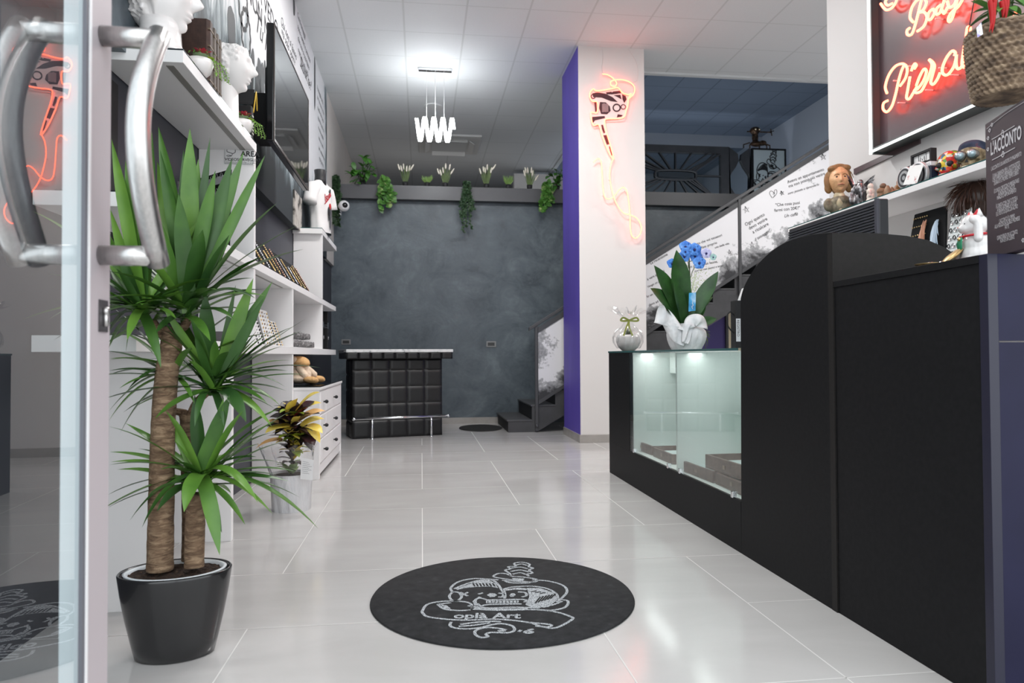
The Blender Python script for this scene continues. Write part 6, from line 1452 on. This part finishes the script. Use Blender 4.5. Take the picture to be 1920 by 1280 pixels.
obj('nose', MB().ball(Q(.285, 0, .69), .012*h_, 8, 6), mat('nose_pink', (.6, .25, .22), .4), t, True)
obj('collar', MB().tube([Q(.03+.20*math.cos(a), .205*math.sin(a), .545-.02*math.cos(a)) for a in [2*PI*i/28 for i in range(28)]], .022*h_, 8, closed=True), mat('collar_red', (.50, .01, .02), .3), t, True)
obj('bib', MB().leaf(Q(.235, 0, .52), Q(.25, .02, .26), .16*h_, fw, .12, 8, .1), mat('bib_green', (.02, .25, .12), .4), t, True, solid=.003)
obj('gold_bell', MB().ball(Q(.26, 0, .49), .035*h_, 12, 8), GOLD, t, True)
obj('gold_coin', MB().ball(Q(.36, -.06, .20), (.05*h_, .16*h_, .22*h_), 20, 12, Matrix.Rotation(math.radians(-50), 3, sd)@Rm), noisy('coin_gold', [(.3, (.42, .26, .10)), (.7, (.72, .52, .25))], 60, .35, metal=.7), t, True)
gd = AY(1786, 482, 1.98); 
t = thing('gold_dish', 'little oval gold dish of trinkets in front of the lucky cat', 'dish', (gd.x, 2.03, zlo))
gx_, gy_ = gd.x+.02, 2.06
obj('dish', MB().lathe([(.035, 0.0006), (.05, .004), (.075, .022), (.078, .024), (.05, .010), (.001, .008)], (gx_, gy_, zlo), 32, 1.0, .7, cap=False), mat('coin_gold'), t, True)
random.seed(6); mb = MB()
for k in range(14): mb.ball((gx_+random.uniform(-.03, .03), gy_+random.uniform(-.025, .025), zlo+.014+random.uniform(0, .012)), .009, 8, 6)
obj('trinkets', mb, SILV, t, True)
# L'ACCONTO board
A0 = AY(1851, 470, 1.80); A0.z = zlo+.004; ztop = AY(1850, 233, 1.80).z
bd = math.radians(17); wv_ = Vector((-math.sin(bd), -math.cos(bd), 0)); th_ = Vector((math.cos(bd), -math.sin(bd), 0)); wid = .222
t = thing('notice_board', "dark L'ACCONTO notice board with white lettering standing at the right edge", 'notice board', tuple(A0))
BRD = mat('notice_brown', (.042, .030, .038), .45)
pl = obj('panel', MB().hexa([A0, A0+wv_*wid, A0+wv_*wid+th_*.03, A0+th_*.03], [Vector((p.x, p.y, ztop)) for p in (A0, A0+wv_*wid, A0+wv_*wid+th_*.03, A0+th_*.03)]), BRD, t, bevel=.002)
obj('foot', MB().box(A0.x-.0, A0.x+.10, A0.y-.1, A0.y-.0, zlo+.0005, zlo+.004), BLKM, t)
ey = Vector((0, 0, 1)); HB = ztop-A0.z
tx = MB(); TW = mat('notice_text', (.62, .60, .62), .6)
def TB(s, f, g, size, xs_=.62, **k):
    vs, fs = text2d(s, size, align='CENTER', **k); o_ = A0+wv_*(wid*f)+ey*(HB*g)-th_*.0012; tx.add([o_+wv_*(x*xs_)+ey*y for x, y in vs], fs)
# text reads towards the viewer along wv_: normal must face the shop
assert wv_.cross(ey).x < 0
TB("L'ACCONTO", .50, .745, .050, .55, bold=.02)
for i, s_ in enumerate(("L'ACCONTO È UN ANTICIPO DI PAGAMENTO", '', 'È UNA GARANZIA PER IL SOTTOSCRITTO', 'CHE SI IMPEGNA A PREPARARE IL LAVORO', 'DURANTE IL PROPRIO TEMPO LIBERO', '', "È L'UNICA CERTEZZA DI PRESENTARSI", 'GUADAGNO IN CASO DI', 'MANCATO APPUNTAMENTO', '', "È L'UNICA COSA CHE CI TUTELA", 'A NON LAVORARE A VUOTO', "E IL POSTO DI QUALCUN ALTRO", '', "L'ACCONTO È IL PRIMO", 'ALLA FIDUCIA DATA DELLE PROMESSE', 'FATTE', '', 'QUINDI SENZA UN ACCONTO,', 'NON SEI UN CLIENTE')):
    if s_: TB(s_, .50, .63-.0285*i, .0155, .48)
def curl(pts, w_=.0018): tx.ribbon(smoothpath([A0+wv_*(wid*f)+ey*(HB*g)-th_*.0012 for f, g in pts], 4), w_, -th_)
for g in (.855, .705): curl([(.18, g), (.40, g), (.44, g+.02), (.47, g), (.44, g-.02), (.41, g), (.5, g), (.72, g)])
for f, g, s_ in ((.10, .93, 1), (.16, .96, 1), (.06, .88, 1), (.05, .80, 1), (.82, .06, 1), (.88, .10, 1), (.92, .16, 1), (.93, .24, 1)):
    curl([(f, g), (f+.03, g+.012), (f+.05, g), (f+.03, g-.012), (f+.01, g)], .002)
curl([(.06, .955), (.5, .975), (.94, .975)], .001)
obj('lettering', tx, TW, pl)
# hanging basket with chilli plant
by_ = 1.72; bc = AY(1886, 128, by_); brr = .88*abs(AY(1886, 128, by_).x-AY(1822, 128, by_).x); zt_ = AY(1886, 62, by_).z; zb0_ = AY(1886, 184, by_).z
t = thing('hanging_basket', 'woven brown hanging basket with a red chilli plant at the top right', 'hanging plant', (bc.x, by_, zb0_))
WIC = noisy('wicker', [(.28, (.045, .030, .022)), (.5, (.17, .115, .075)), (.72, (.36, .27, .18))], 24, .75, stretch=(1, 1, 2.5), bs=.4)
def bf(u, v):
    a = 2*PI*u; rows = 13; rv = v*rows; row = int(min(rows-1, rv)); f = rv-row
    r = brr*(.80+.20*min(1, v*1.25)**.7); r += .0042*abs(math.sin(PI*f))*1.4+.0032*math.sin(34*a+(row % 2)*PI+f*2.6)
    zz = zb0_+(zt_-zb0_)*v; return Vector((bc.x+r*math.cos(a), by_+r*math.sin(a), zz))
bk_ = MB(); bk_.grid(bf, 240, 78); bk_.lathe([(brr*.8, zb0_), (.001, zb0_)], (bc.x, by_, 0), 40, cap=False)
bk_.tube([(bc.x+brr*math.cos(a), by_+brr*math.sin(a), zt_+.002+.002*math.sin(20*a)) for a in [2*PI*i/60 for i in range(60)]], .006, 8, closed=True)
obj('basket', bk_, WIC, t, True)
obj('soil', MB().lathe([(brr*.97, zt_-.012), (.001, zt_-.010)], (bc.x, by_, 0), 30, cap=False), SOIL, t)
wr = MB()
for k in range(3): a = 2*PI*k/3+.6; wr.tube([(bc.x+brr*math.cos(a), by_+brr*math.sin(a), zt_), (bc.x, by_, zt_+.5), (bc.x, by_, ZC-.001)], .0014, 5)
obj('hanging_cord', wr, BLKM, t)
CL_ = noisy('chilli_leaf', [(.3, (.04, .13, .025)), (.7, (.14, .30, .06))], 18, .45); CR_ = mat('chilli_red', (.34, .005, .006), .32, spec=.3)
random.seed(19); B = Vector((bc.x, by_, zt_))
sm = MB()
for k in range(7):
    a = 2*PI*k/7; e = B+Vector((.05*math.cos(a), .05*math.sin(a), random.uniform(.12, .20))); sm.tube(smoothpath([B, (B+e)/2+Vector((0, 0, .03)), e], 4), .0025, 5)
obj('stems', sm, mat('vine_stem'), t, True)
for k in range(40):
    a = random.uniform(0, 2*PI); zz = random.uniform(.02, .17); r0 = random.uniform(.0, .05); b = B+Vector((r0*math.cos(a), r0*math.sin(a), zz)); ln = random.uniform(.04, .075); obj('leaf', MB().leaf(b, b+Vector((ln*math.cos(a), ln*math.sin(a), random.uniform(-.06, .02))), .020, (0, 0, 1), .2, 6, .2), CL_, t, True)
for (u, v, u2, v2) in ((1866, -10, 1855, 60), (1862, 5, 1860, 62), (1882, 0, 1886, 38), (1888, -8, 1884, 36), (1877, 2, 1880, 34), (1856, 0, 1858, 55)):
    a = AY(u, v, by_-.06); b = AY(u2, v2, by_-.055); obj('chilli', MB().tube(smoothpath([a, a.lerp(b, .5)+Vector((.003, 0, 0)), b], 5), [.0055, .0062, .0062, .006, .0058, .0052, .0045, .0036, .0026, .0015, .0006][:len(smoothpath([a, a.lerp(b, .5), b], 5))], 10), CR_, t, True)
q = [AY(u, v, by_-.085) for u, v in ((1833, 70), (1843, 64), (1840, 42), (1831, 52))]
obj('plant_label', MB().prism(q, (0, .0008, 0)), noisy('label_print', [(.5, (.70, .72, .78)), (.62, (.25, .2, .5))], 60, .4), t)

# ============================================================ ROUND DOOR MAT with emblem
mc = Vector((.306, 2.712, 0)); MR = .495
t = thing('doormat', 'round black doormat with a grey skull emblem lettered opla Art', 'mat', (mc.x, mc.y, 0))
MM = noisy('doormat_pile', [(.3, (.010, .010, .011)), (.6, (.020, .020, .022)), (.8, (.040, .040, .042))], 26, .95, detail=8, bs=.3, bd=.004)
obj('mat_body', MB().lathe([(MR, 0.0008), (MR+.004, .003), (MR, .009), (.0001, .010)], (mc.x, mc.y, 0), 96, cap=False), MM, t, True)
EM = noisy('emblem_grey', [(.42, (.12, .13, .14)), (.5, (.34, .36, .38)), (.62, (.62, .65, .68))], 260, .95)
def LP(x, y): return AZ(680+x/3.556, 1020+y/3.556, .0102)
LOGO = {'line': [
 [(600, 320), (588, 290), (640, 250), (740, 229), (860, 234), (905, 238)], [(1130, 238), (1240, 246), (1335, 275), (1362, 318), (1315, 370), (1290, 385)],
 [(600, 318), (578, 345), (598, 375), (655, 382)], [(610, 298), (680, 268), (780, 240), (860, 238), (902, 268), (930, 310), (945, 330)],
 [(600, 318), (640, 322), (660, 350), (640, 372)], [(650, 320), (675, 332), (700, 346)], [(702, 320), (675, 333), (652, 346)], [(770, 333), (802, 324)], [(770, 352), (790, 357)],
 [(740, 385), (765, 362), (800, 362), (828, 372)], [(765, 395), (790, 412), (840, 402), (1060, 398)], [(820, 372), (1070, 368), (1078, 388)],
 [(940, 300), (1000, 285), (1130, 280), (1230, 296), (1290, 330), (1302, 362)], [(940, 300), (950, 340), (945, 362)], [(1035, 318), (1082, 322), (1092, 342), (1060, 352)],
 [(905, 325), (938, 332), (930, 352), (905, 350)], [(1300, 368), (1368, 378), (1350, 420), (1262, 440), (1180, 436)], [(1200, 420), (1280, 400), (1330, 380)],
 [(395, 450), (430, 402), (520, 382), (640, 380), (715, 393), (735, 430)], [(395, 450), (430, 482), (560, 500), (700, 506), (900, 500), (1100, 520), (1200, 550), (1290, 557), (1398, 500), (1380, 480), (1290, 452), (1150, 436), (900, 440), (735, 432)],
 [(500, 400), (545, 432), (640, 442), (720, 438)], [(590, 390), (500, 400)],
 [(700, 410), (840, 425), (1000, 420), (1180, 425)], [(720, 425), (900, 432), (1100, 430)],
 [(590, 518), (584, 545), (640, 562), (760, 560), (900, 530), (990, 542), (1012, 572), (970, 590), (860, 588), (822, 600), (836, 615), (792, 622), (752, 602), (756, 574), (820, 556), (900, 560), (960, 572)],
 [(650, 535), (760, 520), (880, 514), (920, 520)], [(1090, 520), (1250, 535), (1238, 550), (1150, 545)], [(640, 548), (740, 540), (850, 524)], [(900, 578), (955, 576)],
 [(1056, 572), (1040, 584)], [(1075, 586), (1100, 578), (1134, 586), (1100, 592), (1075, 586)], [(1100, 572), (1140, 566)],
 [(870, 212), (905, 195), (960, 198), (1000, 214), (1080, 220), (1164, 236), (1130, 252), (1000, 238), (890, 222), (870, 212)], [(930, 240), (1120, 256), (1000, 258), (950, 246)],
 [(985, 210), (980, 195), (950, 172), (985, 165), (970, 150), (1020, 146), (1010, 128), (1060, 120), (1112, 132), (1108, 150), (1136, 160), (1110, 172), (1132, 192), (1096, 200), (1110, 214)],
 [(1020, 140), (1060, 132), (1098, 142)], [(990, 160), (1050, 152), (1100, 164)], [(985, 182), (1050, 172), (1110, 186)], [(1000, 200), (1050, 190), (1090, 202)]],
 'fill': [[(620, 296), (700, 270), (775, 243), (840, 238), (885, 262), (903, 292), (850, 282), (760, 284), (680, 292), (630, 304)],
 [(1095, 292), (1180, 292), (1270, 322), (1300, 368), (1240, 418), (1130, 426), (1085, 402), (1112, 350)], [(828, 338), (850, 326), (880, 328), (896, 338), (880, 350), (848, 352)],
 [(978, 340), (990, 328), (1012, 328), (1020, 338), (1004, 350), (985, 350)], [(950, 300), (1040, 290), (1100, 296), (1090, 306), (1020, 302), (956, 310)], [(520, 402), (560, 408), (590, 430), (545, 428)],
 [(995, 225), (1080, 230), (1060, 252), (1010, 250)], [(735, 386), (760, 366), (762, 398), (790, 412), (745, 408)]],
 'tooth': [(835+24*i, 384) for i in range(9)]}
def logo(map_, nrm, lw, mbo=None):
    mb = mbo or MB()
    for s_ in LOGO['line']: mb.ribbon([map_(p.x, p.y) for p in smoothpath([(a, b, 0) for a, b in s_], 4)], lw, nrm, .0006)
    for s_ in LOGO['fill']:
        P = [map_(a, b) for a, b in s_]; mb.prism(P, Vector(nrm)*.0005)
    for a, b in LOGO['tooth']: mb.ribbon([map_(a-8, b-8), map_(a+8, b-8), map_(a+8, b+8), map_(a-8, b+8)], lw*.55, nrm, .0005, closed=True)
    return mb
obj('emblem', logo(LP, (0, 0, 1), .0105), EM, t)
gp = MB()   # dark hatching on the cap and hair of the emblem
for k in range(7): gp.ribbon([LP(735+22*k, 262), LP(748+22*k, 282)], .006, (0, 0, 1), .0016)
for k in range(6): gp.ribbon([LP(1150+20*k, 395-6*k), LP(1185+20*k, 352-4*k)], .006, (0, 0, 1), .0016)
for k in range(3): gp.ribbon([LP(1120+30*k, 318+6*k), LP(1160+30*k, 312+6*k)], .006, (0, 0, 1), .0016)
obj('emblem_hatching', gp, mat('doormat_dark', (.014, .014, .015), .95), t)
tx = MB(); o = LP(604, 494); sz = (LP(1055, 494)-o).length
vs, fs = text2d('oplà Art', 1.0, .03); wtx = max(v[0] for v in vs); ex = (LP(1055, 494)-o).normalized(); eyv = Vector((-ex.y, ex.x, 0)); sc_ = sz/wtx
tx.add([o+ex*(x*sc_)+eyv*(y*sc_*1.05)+Vector((0, 0, .0006)) for x, y in vs], fs); obj('emblem_lettering', tx, EM, t)

# ============================================================ MEZZANINE: sunburst mirrors, emblem panel, bronze object
ym = 12.0
def MP(u, v, y=ym): return AY(u, v, y)
t = thing('sunburst_mirror', 'grey framed mirror wall with sunray bars on the mezzanine', 'mirror', tuple(MP(1300, 383)))
x0 = PX1+.7; x1 = MP(1366, 330).x; zt_ = MP(1300, 274).z; zb_ = 3.0
DF = noisy('mirror_frame', [(.3, (.05, .052, .055)), (.7, (.075, .075, .08))], 4, .5)
obj('mirror_glass', MB().box(x0-.5, x1, ym+.02, ym+.04, zb_+.01, zt_), mat('mirror_dark', (.55, .62, .66), .03, 1), t)
f_ = MB(); za, zb2_ = MP(1300, 287).z, MP(1300, 378).z; xr = MP(1351, 330).x
f_.box(x0-.5, x1, ym-.03, ym+.02, za, zt_); f_.box(x0-.5, x1, ym-.03, ym+.02, zb_+.01, zb2_); f_.box(xr, x1, ym-.03, ym+.02, zb2_, za)
obj('mirror_frame', f_, DF, t)
cL, cR = MP(1232, 328), MP(1302, 328); ch = (MP(1232, 321).z-MP(1232, 337).z)/2; cz_ = (cL.z+cR.z)/2
rb = MB()
oval = smoothpath([(cL.x-.03, ym-.01, cz_), (cL.x+.06, ym-.01, cz_+ch), (cR.x-.06, ym-.01, cz_+ch), (cR.x+.03, ym-.01, cz_), (cR.x-.06, ym-.01, cz_-ch), (cL.x+.06, ym-.01, cz_-ch)], 5, True)
rb.tube(oval, .018, 6, closed=True)
for k in range(11):
    f = k/10; xa = cL.x+(cR.x-cL.x)*f
    for sg, ze in ((1, za), (-1, zb2_)): rb.tube([(xa, ym-.01, cz_+sg*ch*.95), (min(xr, xa+(f-.5)*2.3), ym-.01, ze)], .014, 5)
for dz in (-.25, 0, .25): rb.tube([(cR.x+.02, ym-.01, cz_+dz*.3), (xr, ym-.01, cz_+dz*2)], .014, 5)
obj('sun_rays', rb, DF, t)
obj('centre_bar', MB().box(cL.x+.02, cR.x-.02, ym-.012, ym+.01, cz_-ch*.55, cz_+ch*.55), mat('mirror_bar', (.05, .06, .07), .3), t)
t = thing('wavy_mirror', 'dark mirror with wavy edges between the sunburst mirror and the emblem panel', 'mirror', tuple(MP(1385, 383)))
xa, xb = MP(1366, 330).x+.012, MP(1406, 330).x
obj('mirror_glass', MB().box(xa, xb, ym+.02, ym+.04, zb_+.01, zt_), mat('mirror_dark'), t)
wv2 = []
for sg, xe in ((1, xa), (-1, xb)):
    pts = [(xe, zt_)]+[(xe+sg*(.08+.10*math.sin(i*.9)), zt_-(zt_-zb_)*i/14) for i in range(1, 14)]+[(xe, zb_+.01)]
    wv2.append(pts)
for pts in wv2: obj('wavy_frame', MB().prism([(a, ym-.02, b) for a, b in pts], (0, .035, 0)), DF, t)
t = thing('emblem_panel', 'white framed panel with the black skull emblem on the mezzanine', 'sign', tuple(MP(1440, 370)))
xa, xb = MP(1409, 330).x, MP(1473, 330).x; zt_ = MP(1440, 279).z
obj('panel', MB().box(xa+.03, xb-.03, ym-.02, ym+.03, 3.01, zt_-.03), mat('panel_mint', (.62, .70, .70), .5), t)
f_ = MB(); f_.box(xa, xb, ym-.03, ym+.03, zt_-.03, zt_); f_.box(xa, xa+.03, ym-.03, ym+.03, 3.001, zt_-.03); f_.box(xb-.03, xb, ym-.03, ym+.03, 3.001, zt_-.03); obj('frame', f_, BLKM, t)
cA = MP(1441, 335, ym-.025)
def lm(x, y): 
    p = LP(x, y)-Vector((.32, 2.72, 0)); return cA+Vector((p.x*1.05, 0, p.y*1.25+.05))
obj('emblem', logo(lm, (0, -1, 0), .016), INK, t)
# bronze object on the panel
c = MP(1418, 279); c.z = zt_+.001
t = thing('bronze_helicopter', 'small dark bronze machine model standing on top of the emblem panel', 'ornament', tuple(c))
BZ = noisy('bronze', [(.35, (.02, .015, .012)), (.6, (.16, .09, .05)), (.75, (.5, .38, .25))], 16, .3, metal=.7)
def bz(x, z, y=0): return c+Vector((x, y, z))
blob('model_body', [(bz(-.02, .32), (.10, .09, .07)), (bz(-.02, .20), (.06, .06, .09)), (bz(0, .08), (.12, .08, .05)), (bz(.12, .10), (.08, .06, .05))], BZ, t, .016)
ar = MB(); ar.tube([bz(-.17, .30), bz(.28, .30)], .012, 6); ar.tube([bz(.28, .36), bz(.30, .24)], .01, 6); ar.tube([bz(.24, .30), bz(.34, .33)], .008, 6)
for dx in (-.24, -.12, .06, .2, .26): ar.tube([bz(dx*.5, .10), bz(dx, .06), bz(dx, .0)], .012, 6)
obj('arms_and_legs', ar, BZ, t)
for k in (-.05, .02): obj('lamp_eye', MB().ball(bz(k, .32, -.085), .018, 8, 6), mat('eye_brass', (.7, .6, .4), .2, .8), t)
